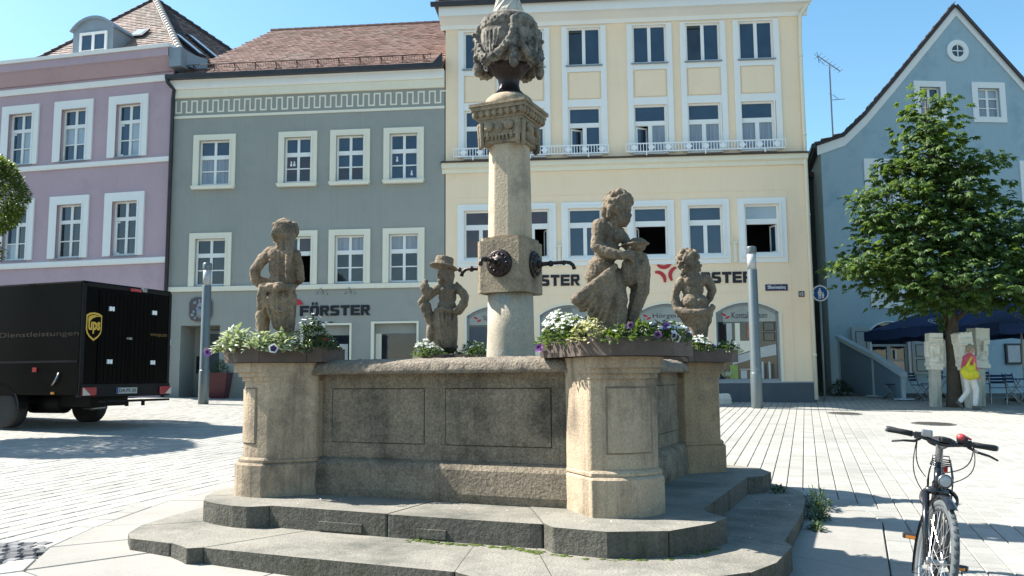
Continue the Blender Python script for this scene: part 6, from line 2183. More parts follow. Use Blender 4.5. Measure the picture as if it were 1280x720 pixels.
        lv = [S(bar_c + Vector((-.01, s * .13, .012))), S(bar_c + Vector((.045, s * .17, -.004))), S(bar_c + Vector((.045, s * .23, -.012))), S(bar_c + Vector((.02, s * .285, -.03)))]
        bl.tube(lv, [.009, .0085, .007, .006], 8)
        bl.build('brake_lever', M['plastic'], root, bevel=.004)
        sh = MB().box(-.03, .03, -.03, .03, -.015, .024, 0, Matrix.Translation(Vector(S(bar_c + Vector((-.01, s * .095, .045))))))
        sh.build('shifter', M['chrome_dark' if s < 0 else 'plastic'], root, bevel=.008)
    MB().ball(S(bar_c + Vector((.0, .085, .062))), (.027, .027, .022)).cap(S(bar_c + Vector((.0, .105, .068))), S(bar_c + Vector((.0, .135, .06))), .008, .006).build('bell', M['redplastic'], root, True)
    MB().box(-.03, .035, -.028, .028, -.012, .016, 0, St @ Matrix.Translation(bar_c + Vector((.01, .0, .03)))).build('cycle_computer', M['plastic'], root, bevel=.006)
    cb = MB()
    cr_ = crown
    for s, bow, en in ((-1, .10, (-.06, -.06, -.02)), (-1, .07, (-.12, -.04, .06)), (1, .08, (.02, .03, .05)), (1, .06, (-.1, .04, .1))):
        a = Vector(S(bar_c + Vector((.02, s * .15, .02)))); d = Vector(S(cr_ + Vector(en)))
        pp = []
        for i in range(13):
            t = i / 12
            q = a.lerp(d, t) + Vector(St.to_3x3() @ Vector((bow * .9, s * bow * .55, -.02))) * math.sin(math.pi * t)
            pp.append(q)
        cb.tube(pp, .0032, 6)
    cb.build('cables', M['plastic'], root, True)
    # head lamp on the fork crown
    hl = crown + Vector((.065, .012, .075))
    Th = St @ Matrix.Translation(hl) @ Matrix.Rotation(R(90), 4, 'Y')
    lamp = MB().lathe([(.012, -.045), (.03, -.035), (.038, -.005), (.040, .012), (.036, .016)], 20, 0, Th).tube([S(crown), S(hl + Vector((-.03, 0, -.01)))], .006, 6).build('head_lamp', M['plastic'], root, True)
    MB().lathe([(.035, .014), (.03, .019), (.012, .022), (.002, .022)], 20, 0, Th).build('lamp_lens', M['lens'], lamp, True)
    MB().lathe([(.036, .013), (.040, .017), (.036, .020)], 20, 0, Th, False).build('lamp_ring', M['chrome_dark'], lamp, True)
    # main frame
    rear = Vector((-WB, 0, RW)); bb = Vector((-WB + .44, 0, .28)); seat_t = bb + Vector((-.19, 0, .50)); 
    fr = MB()
    fr.tube([head_b, head_t], .021, 12)
    fr.tube([head_b + axis * .03, bb], .029, 12)
    fr.tube([head_t - axis * .03, seat_t + Vector((.03, 0, -.08))], .016, 12)
    fr.tube([bb, seat_t], .02, 12)
    for s in (-1, 1):
        fr.tube([bb + Vector((-.03, s * .03, 0)), rear + Vector((0, s * .06, 0))], .010, 8)
        fr.tube([seat_t + Vector((0, s * .02, -.03)), rear + Vector((0, s * .06, 0))], .008, 8)
    fr.tube([bb + Vector((0, -.04, 0)), bb + Vector((0, .04, 0))], .023, 12)
    fr.build('frame', M['bikepaint'], root, True)
    wheel(Matrix.Translation(rear), root, 'rear_wheel', M['rubber'])
    guard(rear, -15, 170, Matrix.Identity(4), 'rear_mudguard', (20, 60))
    MB().tube([seat_t - Vector((.0, 0, .03)), seat_t + Vector((-.045, 0, .13))], .0135, 10).build('seat_post', M['chrome_dark'], root, True)
    sd = MB()
    sc_ = seat_t + Vector((-.05, 0, .16))
    sd.ball(sc_ + Vector((-.07, 0, 0)), (.10, .092, .036)); sd.cap(sc_ + Vector((-.04, 0, .0)), sc_ + Vector((.14, 0, .004)), .036, .019)
    so_ = sd.build('saddle', M['rubber'], root, True)
    sculpt(so_, .008, 3, ())
    # luggage rack
    rk = MB()
    zt = 2 * RW + .10
    for s in (-1, 1):
        rk.tube([(-WB - .26, s * .055, zt), (-WB + .17, s * .06, zt), (-WB + .20, s * .03, zt + .0)], .005, 6)
        rk.tube([rear + Vector((0, s * .065, .02)), Vector((-WB + .02, s * .075, zt - .12)), Vector((-WB + .04, s * .058, zt))], .005, 6)
        rk.tube([rear + Vector((0, s * .065, .02)), Vector((-WB - .14, s * .075, zt - .1)), Vector((-WB - .18, s * .056, zt))], .005, 6)
    for xx in (-.26, -.1, .05, .17):
        rk.tube([(-WB + xx, -.058, zt), (-WB + xx, .058, zt)], .005, 6)
    rk.tube([(-WB + .1, -.05, zt + .02), (-WB + .1, -.05, zt + .055), (-WB + .1, .05, zt + .055), (-WB + .1, .05, zt + .02)], .004, 6)
    rk.build('luggage_rack', M['bikepaint'], root, True)
    MB().box(-WB - .29, -WB - .27, -.04, .04, zt - .09, zt - .05).build('rear_reflector', M['tail_red'], root)
    # cranks, pedals, chainguard, kickstand
    ck = MB().lathe([(.085, -.004), (.085, .004)], 28, 0, Matrix.Translation(bb + Vector((0, -.05, 0))) @ Matrix.Rotation(R(90), 4, 'X'))
    ck.build('chainring', M['plastic'], root, True)
    for s, a in ((-1, 35), (1, 215)):
        d = Vector((math.cos(R(a)) * .17, 0, math.sin(R(a)) * .17))
        p0 = bb + Vector((0, s * .075, 0)); p1 = p0 + d
        MB().tube([p0, p1], [.012, .009], 8).build('crank', M['chrome_dark'], root, True)
        pd = MB().box(-.04, .04, .015 if s > 0 else -.105, .105 if s > 0 else -.015, -.012, .012, 0, Matrix.Translation(p1))
        p_ = pd.build('pedal', M['plastic'], root, bevel=.004)
        MB().box(.040, .044, .03 if s > 0 else -.09, .09 if s > 0 else -.03, -.008, .008, 0, Matrix.Translation(p1)).build('pedal_reflector', M['amber'], p_)
        MB().box(-.02, .02, .105 if s > 0 else -.110, .110 if s > 0 else -.105, -.011, .011, 0, Matrix.Translation(p1)).build('pedal_end', M['steel'], p_)
    ch = MB()
    for dz in (.08, -.035):
        ch.tube([bb + Vector((0, -.05, dz if dz > 0 else -.08)), rear + Vector((0, -.05, dz * .45))], .005, 5)
    ch.build('chain', M['plastic'], root)
    cg = MB().prism_xz([(rear.x - .05, RW + .055), (bb.x + .02, bb.z + .105), (bb.x + .11, bb.z + .02), (bb.x + .05, bb.z - .085), (rear.x - .05, RW - .055)], -.078, -.062)
    cg.build('chain_guard', M['bikepaint'], root, bevel=.006)
    MB().tube([bb + Vector((-.06, .04, -.02)), bb + Vector((-.12, .17, -.30))], [.009, .008], 8).build('kickstand', M['plastic'], root, True)
    # frame lock and pump on the seat tube
    MB().lathe([(.10, -.014), (.115, -.012), (.115, .012), (.10, .014)], 20, 0, Matrix.Translation(rear + Vector((.20, 0, .23))) @ Matrix.Rotation(R(35), 4, 'Y'), False).build('frame_lock', M['plastic'], root, True)
bicycle()

# ------------------------------------------------------------------ flower boxes on the piers
BOX = [(1.0, -1.30), (1.0, -1.60), (1.10, -1.64), (1.46, -1.96), (1.70, -1.99), (1.92, -1.84), (2.05, -1.58), (2.10, -1.22), (2.08, -1.08), (1.66, -1.06), (1.62, -0.92), (1.30, -0.92), (1.30, -1.30)]
BOX_L = [(0.92, -1.30), (0.92, -1.60), (1.10, -1.64), (1.46, -2.00), (1.70, -2.02), (1.90, -1.90), (1.97, -1.68), (1.96, -1.46), (1.64, -1.20), (1.60, -1.06), (1.30, -1.06), (1.30, -1.30)]
def flower_box(k, label, mirror=False):
    base = BOX_L if k == 3 or k == 2 else BOX
    if mirror:
        poly = [rot90((-b, -a), k) for a, b in base]
        # mirrored about the corner's diagonal
    else:
        poly = [rot90(p, k) for p in base]
    w = [fw(*p) for p in poly]
    cx = sum(p[0] for p in w) / len(w); cy = sum(p[1] for p in w) / len(w)
    o = thing('flower_box', label, 'flower box', (cx, cy, ZTOP + .004), 0, 'brown flower boxes on the fountain piers')
    loc = [(x - cx, y - cy) for x, y in w]
    ar = sum(loc[i][0] * loc[(i + 1) % len(loc)][1] - loc[(i + 1) % len(loc)][0] * loc[i][1] for i in range(len(loc)))
    rev = ar < 0
    if rev: loc = loc[::-1]
    ins = inset_poly(loc, .03)
    n = len(loc)
    H_ = .135
    # one board per run of the wall; the rounded front is a single bent board
    runs = [[0, 1], [1, 2], [2, 3], [3, 4, 5, 6, 7], [7, 8, 9] if n > 12 else [7, 8], [9, 10] if n > 12 else [8, 9], [10, 11] if n > 12 else [9, 10], [11, 12, 0] if n > 12 else [10, 11, 0]]
    if rev:
        runs = [[(n - 1 - q) % n for q in reversed(r_)] for r_ in runs]
    for r_ in runs:
        q = [loc[t] for t in r_] + [ins[t] for t in reversed(r_)]
        MB().prism(inset_poly(q, .0012), 0, H_).build('side_board', M['wood_box'], o, bevel=.003)
    MB().prism(inset_poly(loc, .028), .0, H_ - .03).build('soil', M['soil'], o)
    return o
flower_box(0, 'brown flower box under the shell basin putto, white and violet flowers in it')
flower_box(3, 'brown flower box at the feet of the back turned putto, pale leaved plants in it')
flower_box(1, 'brown flower box under the small bare backed putto, short row of white flowers')
flower_box(2, 'brown flower box under the hat wearing putto behind the basin rim')

def plant(name, label, x, y, z, r, hgt, nl, leafm, blossoms=(), lsize=(.05, .028), spread=1.0, seed=0, cat='flowering plant', group='plants in the fountain flower boxes', droop=.3, flat=.6):
    """blossoms: list of (kind, count); each kind builds its own part or parts"""
    rn = random.Random(seed)
    o = thing(name, label, cat, (x, y, z), rn.uniform(0, 6), group)
    lv = MB()
    for i in range(nl):
        a = rn.uniform(0, 2 * math.pi); q = math.sqrt(rn.random())
        hh = rn.random()
        rad = r * q * (1 - .45 * hh ** 2)
        p = Vector((math.cos(a) * rad, math.sin(a) * rad, hgt * (hh * (1 - flat * q * q))))
        d = Vector((math.cos(a) * q, math.sin(a) * q, rn.uniform(.0, .9))) + rvec(rn) * .5
        leafq(lv, p, d, Vector((0, 0, 1)) + rvec(rn) * .3, lsize[0] * rn.uniform(.7, 1.25), lsize[1] * rn.uniform(.8, 1.2), 0, droop)
    lv.build('foliage', M[leafm], o, kind='stuff')
    st = MB()
    for i in range(7):
        a = rn.uniform(0, 6.28)
        st.tube([(0.02 * math.cos(a), .02 * math.sin(a), -.03), (r * .5 * math.cos(a), r * .5 * math.sin(a), hgt * .7)], .004, 4)
    st.build('stems', M['leaf_dark'], o, kind='stuff')
    for kind, cnt in blossoms:
        if kind in ('white', 'orange', 'cream'):
            fl = MB()
            for i in range(cnt):
                a = rn.uniform(0, 6.28); q = math.sqrt(rn.random()) * .95
                p = Vector((math.cos(a) * r * q, math.sin(a) * r * q, hgt * (1 - flat * .8 * q * q) * rn.uniform(.8, 1.12)))
                nn = (Vector((p.x, p.y, r * 1.1)).normalized() + rvec(rn) * .4).normalized()
                s = rn.uniform(.012, .02)
                for j in range(5):
                    t = Vector((math.cos(j * 1.257), math.sin(j * 1.257), 0))
                    dd = (t - nn * t.dot(nn) + nn * .25).normalized()
                    leafq(fl, p, dd, nn, s * 1.25, s * 1.1, 0, .05)
            fl.build('white_blossoms' if kind == 'white' else ('orange_blossoms' if kind == 'orange' else 'cream_leaves'),
                     M[{'white': 'petal_white', 'orange': 'petal_orange', 'cream': 'leaf_cream'}[kind]], o, kind='stuff')
        else:
            for i in range(cnt):
                a = rn.uniform(0, 6.28); q = rn.uniform(.45, 1.05)
                p = Vector((math.cos(a) * r * q, math.sin(a) * r * q, hgt * (1 - flat * q * q) * rn.uniform(.75, 1.1)))
                trumpet(o, p, rn, kind)
    return o

def trumpet(o, p, rn, kind, face=None, s=None):
    """a petunia: five-lobed disc, pale edge and dark throat"""
    s = s or rn.uniform(.026, .034)
    to_cam = Vector((0 - o.location.x, 0 - o.location.y, .5)).normalized()
    nn = face or (to_cam * .8 + rvec(rn) * .6 + Vector((0, 0, .25))).normalized()
    nn = Matrix.Rotation(-o.rotation_euler.z, 3, 'Z') @ nn
    u = nn.orthogonal().normalized(); v = nn.cross(u)
    def disc(r_, lift, cup):
        mb = MB()
        n = 15
        vs = [tuple(p + nn * (lift - cup))]
        for i in range(n):
            t = 2 * math.pi * i / n
            rr = r_ * (1 + .10 * math.cos(5 * t))
            vs.append(tuple(p + (u * math.cos(t) + v * math.sin(t)) * rr + nn * (lift + .004 * math.cos(5 * t))))
        mb.add(vs, [(0, 1 + i, 1 + (i + 1) % n) for i in range(n)])
        return mb
    m1, m2 = {'violet': ('petal_purple', 'petal_deep'), 'edged': ('petal_white', 'petal_deep'), 'dark': ('petal_deep', 'petal_purple')}[kind]
    b = disc(s, 0, .016).build('blossom', M[m1], o, True)
    disc(s * (.66 if kind == 'edged' else .42), .0015, .012).build('throat', M[m2], b, True)

def on_box(k, a, b, dz=.10):
    x, y = fw(*rot90((a, b), k))
    return x, y, ZTOP + dz
LBL = []
def bp(k, a, b, name, label, *args, **kw):
    x, y, z = on_box(k, a, b)
    return plant(name, label, x, y, z, *args, **kw)

# front pier box
bp(0, 1.10, -1.48, 'white_geranium', 'white geranium at the outermost end of the shell basin putto box beside the column', .15, .20, 190, 'leaf', [('white', 55), ('orange', 3)], seed=1)
bp(0, 1.20, -1.66, 'white_geranium', 'big white geranium mound before the swept drapery of the largest putto', .17, .25, 230, 'leaf', [('white', 95)], seed=2)
bp(0, 1.34, -1.82, 'white_geranium', 'white geranium beside the cream leaved plant in the front box', .13, .21, 170, 'leaf', [('white', 50)], seed=12)
bp(0, 1.50, -1.88, 'cream_leaved_plant', 'yellowish cream leaved plant between white geraniums and the putto leg', .14, .17, 220, 'leaf_cream', [('cream', 30)], seed=3, lsize=(.045, .022))
bp(0, 1.72, -1.88, 'green_petunia', 'bright green petunia without blossoms before the legs of the largest putto', .15, .11, 240, 'leaf', [('white', 5)], seed=4)
bp(0, 1.84, -1.74, 'violet_petunia', 'violet petunia with dark flowers right of the putto legs', .14, .17, 200, 'leaf', [('violet', 5), ('dark', 3)], seed=5)
bp(0, 1.95, -1.56, 'violet_petunia', 'violet petunia with white edged flowers in the middle of the curved board', .14, .16, 200, 'leaf', [('edged', 3), ('violet', 4), ('white', 20)], seed=6)
bp(0, 1.98, -1.32, 'violet_petunia', 'violet and white petunia hanging over the box corner nearest the small putto', .15, .16, 230, 'leaf', [('violet', 3), ('edged', 2), ('white', 48)], seed=7)
bp(0, 1.80, -1.15, 'white_alyssum', 'loose white alyssum behind the violet petunias, against the small putto', .14, .16, 180, 'leaf', [('white', 50)], seed=8)
# left pier box
P3 = [(1.0, -1.45), (1.2, -1.65)]
bp(3, 1.62, -1.16, 'dark_bush', 'dark green bushy plant with tiny white flowers left of the sign on the grey house', .16, .30, 430, 'leaf_dark', [('white', 26)], seed=20, lsize=(.045, .022), flat=.35, group='plants in the fountain flower boxes')
bp(3, 1.46, -1.14, 'dark_bush', 'low dark green plant with an orange blossom at the end of the box', .12, .16, 220, 'leaf_dark', [('orange', 9)], seed=21, lsize=(.045, .022))
bp(3, 1.74, -1.38, 'pale_leaved_plant', 'pale variegated plant under the knotted cloth, next to the dark bush', .16, .17, 210, 'leaf_pale', [('white', 6)], seed=22, lsize=(.07, .045))
bp(3, 1.86, -1.52, 'pale_leaved_plant', 'pale variegated plant just below the legs of the back turned putto', .16, .17, 210, 'leaf_pale', [('white', 4)], seed=23, lsize=(.07, .045))
bp(3, 1.90, -1.76, 'pale_leaved_plant', 'tallest pale variegated plant with broad leaves on upright stalks', .16, .19, 200, 'leaf_pale', [], seed=24, lsize=(.085, .05))
bp(3, 1.80, -1.90, 'green_petunia', 'trailing green petunia over the outer corner with one hanging violet flower', .16, .13, 210, 'leaf', [('violet', 1)], seed=25)
bp(3, 1.60, -1.55, 'green_petunia', 'green petunia filling the middle of the box around the back turned putto', .18, .12, 220, 'leaf', [], seed=26)
# right rear box
bp(1, 1.05, -1.45, 'white_geranium', 'white geranium at the end of the small putto box, before the shop window', .15, .15, 170, 'leaf', [('white', 50), ('dark', 1)], seed=30)
bp(1, 1.25, -1.66, 'white_geranium', 'white geranium above the right-hand brown boards, next to the light post', .16, .17, 200, 'leaf', [('white', 60), ('dark', 2)], seed=31)
bp(1, 1.55, -1.9, 'green_petunia', 'green petunia at the hidden rear corner of the small putto box', .15, .13, 170, 'leaf', [('white', 14)], seed=32)
bp(1, 1.10, -1.20, 'white_alyssum', 'white alyssum against the plinth of the small putto', .14, .14, 170, 'leaf', [('white', 36), ('dark', 1)], seed=33)
# left rear box
bp(2, 1.22, -1.62, 'dark_bush', 'dark green plant with a few white flowers, nearest the column on the rear box', .18, .20, 260, 'leaf_dark', [('white', 12)], seed=40)
bp(2, 1.02, -1.40, 'dark_bush', 'dark green plant partly hidden by the column on the rear box', .16, .17, 230, 'leaf_dark', [('white', 6)], seed=44)
bp(2, 1.55, -1.62, 'dark_bush', 'dark green plant in the rear box below the skirt of the hat wearing putto', .18, .18, 260, 'leaf_dark', [('violet', 2)], seed=41)
bp(2, 1.62, -1.35, 'green_petunia', 'bright green petunia left of the hat wearing putto on the rear box', .17, .16, 240, 'leaf', [('white', 14)], seed=42)
bp(2, 1.55, -1.08, 'white_geranium', 'white geranium at the far left of the rear box, before the dark shop window', .16, .21, 200, 'leaf', [('white', 60)], seed=43)

def hang(k, a, b, dz, kind, label, s, face=(-.25, -.9, .15)):
    x, y, z = on_box(k, a, b, dz)
    o = thing('hanging_petunia', label, 'flower', (x, y, z), 0, 'single petunias hanging over the box edges')
    rn = random.Random(3)
    trumpet(o, Vector((0, 0, 0)), rn, kind, Vector(face).normalized(), s)
    st = MB().tube([(0, .012, 0), (0, .05, .03), (0, .10, .05)], .003, 4)
    for i in range(4):
        leafq(st, Vector((0, .05, .02)), Vector((rn.uniform(-1, 1), -.2, rn.uniform(-.2, .6))), Vector((0, -1, .5)), .05, .026)
    st.build('stalk', M['leaf'], o)
hang(0, 1.0, -1.63, .085, 'violet', 'single violet petunia hanging over the box end beside the column', .036, (-.5, -.8, .0))
hang(3, 1.76, -1.00, .125, 'edged', 'single white edged petunia on the middle of the left box front', .040, (.2, -1, .1)) if False else hang(3, 2.015, -1.26, .115, 'edged', 'single white edged petunia on the front of the left box', .040, (.15, -1, .1))
hang(3, 1.98, -2.02, .10, 'violet', 'single violet petunia hanging free at the outer corner of the left box', .040, (-.3, -1, -.1))
hang(0, 2.07, -1.60, .135, 'edged', 'single white edged petunia on the curved front of the largest box', .036, (.1, -1, .1))

# weeds and moss round the steps
def weed(x, y, z, r, h_, n, label, seed, nm='weed_tuft'):
    rn = random.Random(seed)
    o = thing(nm, label, 'weed', (x, y, z))
    lv = MB()
    for i in range(n):
        a = rn.uniform(0, 6.28); q = math.sqrt(rn.random())
        p = Vector((math.cos(a) * r * q * .6, math.sin(a) * r * q, rn.random() * h_ * (1 - .5 * q)))
        leafq(lv, p, Vector((math.cos(a), math.sin(a), rn.uniform(.2, 1.4))) + rvec(rn) * .5, Vector((0, 0, 1)), rn.uniform(.03, .06), rn.uniform(.015, .026))
    lv.build('leaves', M['leaf_dark'], o, kind='stuff')
    sm = MB()
    for i in range(9):
        a = rn.uniform(0, 6.28)
        sm.tube([(0, 0, 0), (r * .5 * math.cos(a), r * .7 * math.sin(a), h_ * 1.1)], .0025, 4)
    sm.build('stems', M['leaf'], o, kind='stuff')
for (a, b, r, h_, n, lb, sd) in ((2.80, .95, .20, .24, 330, 'leafy weed tuft at the foot of the lower step beside the pavement slabs', 1),
                                 (2.84, .42, .17, .15, 230, 'low weed tuft a little nearer along the foot of the lower step', 2),
                                 (2.86, -.05, .10, .09, 110, 'smallest weed tuft at the foot of the lower step, nearest the bulging corner', 3)):
    x, y = fw(a, b)
    weed(x, y, gz(x, y), r * .8, h_ * .85, int(n * .75), lb, sd)
x, y = fw(2.40, 1.30)
weed(x, y, ZLOW, .10, .07, 70, 'little weed in the corner where the upper step meets the lower one', 5)
def moss(pts, z, n, seed):
    rn = random.Random(seed)
    mb = MB()
    for i in range(n):
        t = rn.random() * (len(pts) - 1); k = int(t); f = t - k
        a = pts[k][0] + (pts[min(k + 1, len(pts) - 1)][0] - pts[k][0]) * f; b = pts[k][1] + (pts[min(k + 1, len(pts) - 1)][1] - pts[k][1]) * f
        x, y = fw(a + rn.gauss(0, .012), b + rn.gauss(0, .022))
        s = rn.uniform(.006, .02)
        mb.ball((x, y, z), (s * 1.5, s, s * .5), nu=6, nv=4)
    o = mb.build('moss', M['moss'], None, True)
    o['kind'] = 'stuff'
moss([(.2, -2.26), (.7, -2.26), (1.1, -2.25), (1.3, -2.34)], ZLOW, 150, 1)
moss([(1.36, -2.36), (1.75, -2.40), (2.15, -2.2), (2.36, -1.75)], ZLOW, 70, 2)
def petals_on_steps():
    rn = random.Random(77)
    mb = MB()
    for i in range(70):
        if i % 3:
            a, b, z = rn.uniform(1.4, 2.6), rn.uniform(-1.6, 1.4), ZLOW
            if a < 2.2: a += .45
        else:
            a, b, z = rn.uniform(-1.0, 2.1), rn.uniform(-2.1, -1.65), ZUP
        x, y = fw(a, b)
        s = rn.uniform(.006, .013)
        c = Vector((x, y, z + .006))
        u = Vector((rn.uniform(-1, 1), rn.uniform(-1, 1), .2)).normalized() * s; v = Vector((-u.y, u.x, .1 * s))
        mb.add([c - u, c + v * .6, c + u, c - v * .6], [(0, 1, 2, 3)])
    o = mb.build('fallen_petals', M['petal_white'])
    o['kind'] = 'stuff'
petals_on_steps()

# ------------------------------------------------------------------ trees
def chestnut():
    bx, by = 11.75, 22.6
    z0 = gz(bx, by)
    o = thing('chestnut_tree', 'broad green chestnut tree before the pale blue gabled house', 'tree', (bx, by, z0))
    T = Matrix.Translation((-bx, -by, -z0))
    tr = MB()
    tr.tube([(bx, by, z0 - .05), (bx, by, z0 + .25), (bx + .03, by, 2.0), (bx + .02, by, 3.4), (bx - .05, by, 5.0), (bx - .2, by, 6.6), (bx - .3, by, 8.2), (bx - .3, by, 9.1)],
            [.25, .20, .175, .165, .14, .10, .06, .015], 12, 0, True, T)
    lobes = [((11.3, 22.3, 8.35), (.80, .8, 1.0), 44), ((11.4, 22.3, 7.35), (1.15, 1.1, .8), 56), ((11.9, 22.2, 6.4), (1.45, 1.4, .85), 74), ((10.0, 22.2, 6.0), (1.05, 1.2, 1.0), 64), ((10.6, 22.0, 5.2), (1.6, 1.5, .8), 80), ((12.0, 22.2, 5.3), (1.8, 1.7, 1.0), 105),
             ((13.3, 22.2, 5.3), (1.3, 1.5, .95), 80), ((10.0, 22.0, 4.35), (1.5, 1.5, .7), 92), ((13.3, 21.9, 4.0), (1.9, 1.8, .85), 112), ((11.4, 21.9, 3.75), (2.1, 1.8, .7), 130), ((14.6, 22.2, 4.4), (1.2, 1.4, .8), 52),
             ((9.0, 22.0, 4.35), (.55, .7, .28), 16), ((10.5, 22.2, 7.0), (.6, .7, .4), 18), ((12.5, 22.1, 7.2), (.55, .6, .35), 14)]
    rn = random.Random(31)
    for (c, r, n) in lobes:
        c = Vector(c)
        zt = min(8.0, max(2.6, c.z - 1.2))
        tr.tube([(bx - .05, by, zt), (Vector((bx, by, zt)) + c) / 2 + Vector((0, 0, .25)), c + Vector((0, 0, -.1))], [.075, .05, .018], 6, 0, True, T)
    mb = MB()
    br = MB()
    for (c, r, n) in lobes:
        c = Vector(c)
        for i in range(int(n * 1.0)):
            v = rvec(rn)
            q = rn.uniform(.35, 1.04)
            p = c + Vector((v.x * r[0], v.y * r[1], v.z * r[2])) * q
            out = Vector((v.x, v.y, .15 * v.z)).normalized()
            if i % 3 == 0:
                br.tube([c + Vector((v.x * r[0], v.y * r[1], v.z * r[2])) * .15, p], [.016, .006], 4, 0, False, T)
            # a spray: stalks that lift outward, each with a hand of drooping leaflets
            for k in range(rn.randint(6, 9)):
                s = p + out * rn.uniform(-.30, .34) + Vector((-out.y, out.x, 0)) * rn.uniform(-.30, .30) + Vector((0, 0, rn.uniform(-.11, .11)))
                fw_ = (out + rvec(rn) * .7 + Vector((0, 0, -.05))).normalized()
                up = (Vector((0, 0, 1)) + rvec(rn) * .35).normalized()
                side = fw_.cross(up).normalized()
                sz = rn.uniform(.15, .235)
                for a in (-1.25, -.62, 0, .62, 1.25):
                    d = (fw_ * math.cos(a) + side * math.sin(a) - up * .38)
                    leafq(mb, s, d, up, sz * (1.0 - .22 * abs(a)), sz * .40, 0, .22)
    for i in range(len(mb.v)):
        pass
    mb.v = [(x - bx, y - by, z - z0) for x, y, z in mb.v]
    tr.build('trunk', M['bark'], o, True)
    br.build('branches', M['bark'], o, False, kind='stuff')
    mb.build('crown', M['leaf_tree'], o, kind='stuff')
chestnut()

def ball_tree(bx, by, label):
    z0 = gz(bx, by)
    o = thing('clipped_tree', label, 'tree', (bx, by, z0), 0, 'clipped round trees along the left side of the square')
    MB().tube([(0, 0, -.05), (0, 0, 1.8), (.02, 0, 4.5 - z0)], [.13, .11, .08], 10).build('trunk', M['bark'], o, True)
    rn = random.Random(12)
    mb = MB()
    c = Vector((0, 0, 4.85))
    for i in range(11000):
        v = rvec(rn)
        q = rn.uniform(.8, 1.0) + .05 * math.sin(v.x * 9) * math.cos(v.z * 8)
        p = c + Vector((v.x * 1.10, v.y * 1.1, v.z * 1.05)) * q
        leafq(mb, p, v + rvec(rn) * .8, Vector((0, 0, 1)) + rvec(rn) * .5, rn.uniform(.07, .12), rn.uniform(.04, .06))
    for i in range(1500):
        v = rvec(rn)
        p = Vector((.1, 0, 3.6)) + Vector((v.x * .62, v.y * .7, v.z * .30)) * rn.uniform(.6, 1)
        leafq(mb, p, v + rvec(rn) * .8, Vector((0, 0, 1)), rn.uniform(.07, .11), rn.uniform(.04, .06))
    mb.build('crown', M['leaf_ball'], o, kind='stuff')
    return o
first_ball = ball_tree(-11.78, 18.0, 'clipped round tree cut by the picture edge before the mauve house')
o2 = dup(first_ball)
o2.location = (-11.05, 14.45, gz(-11.05, 14.45))
o2.scale = (1.3, 1.25, 1.0)
o2['label'] = 'clipped round tree beside the van flank, seen only by the shadow it throws'

def pot_plant(x, y, z, label):
    o = thing('plant_pot', label, 'plant pot', (x, y, z))
    MB().prism([(-.2, -.2), (.2, -.2), (.2, .2), (-.2, .2)], 0, .02).add(
        [(-.21, -.21, .0), (.21, -.21, .0), (.21, .21, .0), (-.21, .21, .0), (-.30, -.30, .76), (.30, -.30, .76), (.30, .30, .76), (-.30, .30, .76)],
        [(0, 1, 5, 4), (1, 2, 6, 5), (2, 3, 7, 6), (3, 0, 4, 7)]).box(-.29, .29, -.29, .29, .70, .72).build('pot', M['redpot'], o, bevel=.01)
    MB().add([(-.27, -.27, .722), (.27, -.27, .722), (.27, .27, .722), (-.27, .27, .722)], [(0, 1, 2, 3)]).build('soil', M['soil'], o)
    p = plant('box_shrub', 'dark green shrub growing in the red pot by the doorway', x, y, z + .72, .26, .42, 520, 'leaf_dark', [], seed=50, lsize=(.06, .03), cat='shrub', group=None, flat=.3)
def facade_pt(ox, oy, ang, s, dy):
    a = R(ang)
    return ox + math.cos(a) * s - math.sin(a) * dy, oy + math.sin(a) * s + math.cos(a) * dy
x, y = facade_pt(-10.69, 26.07, -5.6, 1.95, -.42)
pot_plant(x, y, gz(x, y), 'tall red plant pot standing against the grey house by its doorway')
x, y = 9.75, 28.0
plant('alley_bush', 'dark bushy plant in the shade between the yellow and blue houses', x, y, gz(x, y), .55, .7, 700, 'leaf_dark', [], seed=60, lsize=(.1, .05), cat='shrub', group=None, flat=.3)
x, y = 10.9, 28.2
plant('alley_bush', 'low dark plant in the shade at the foot of the ramp wall', x, y, gz(x, y), .4, .5, 400, 'leaf_dark', [], seed=61, lsize=(.1, .05), cat='shrub', group=None, flat=.3)

# ------------------------------------------------------------------ ramp wall in front of the blue house
def ramp():
    """sloping side panel of an entrance ramp: two posts, two panels and a broad rail"""
    A = Vector((11.45, 29.0)); B = Vector((11.5, 25.2))
    # the panel runs from the house (far, high) towards the square (near, low)
    A = Vector((11.36, 29.35)); B = Vector((11.62, 25.3))
    d = (B - A); L = d.length
    ang = math.atan2(d.y, d.x)
    z0 = gz(A.x, A.y)
    o = thing('ramp_wall', 'sloping blue panelled side wall of the ramp beside the arched window', 'ramp wall', (A.x, A.y, z0), ang)
    hA, hM, hB = 1.86, 1.28, .74
    zB = gz(B.x, B.y) - z0
    m_ = L * .58
    zm = zB * .58
    for i, (s0, s1, h0, h1, q0, q1) in enumerate(((0, m_ - .05, hA, hM, 0, zm), (m_ + .05, L, hM, hB, zm, zB))):
        MB().prism_xz([(s0, q0 + .06), (s1, q1 + .06), (s1, q1 + h1), (s0, q0 + h0)], -.03, .03).build('panel', M['rampblue'], o)
        MB().prism_xz([(s0 - .08, q0 + h0 + .0), (s1 + .12, q1 + h1 - .06), (s1 + .12, q1 + h1 + .10), (s0 - .08, q0 + h0 + .16)], -.11, .11).build('rail', M['rampcap'], o, bevel=.02)
    for s, q, h_ in ((0.02, 0, hA), (m_, zm, hM), (L + .02, zB, hB)):
        MB().box(s - .05, s + .05, -.05, .05, q - .02, q + h_).box(s - .18, s + .18, -.22, .22, q + .02, q + .07).build('post', M['rampcap'], o, bevel=.006)
ramp()

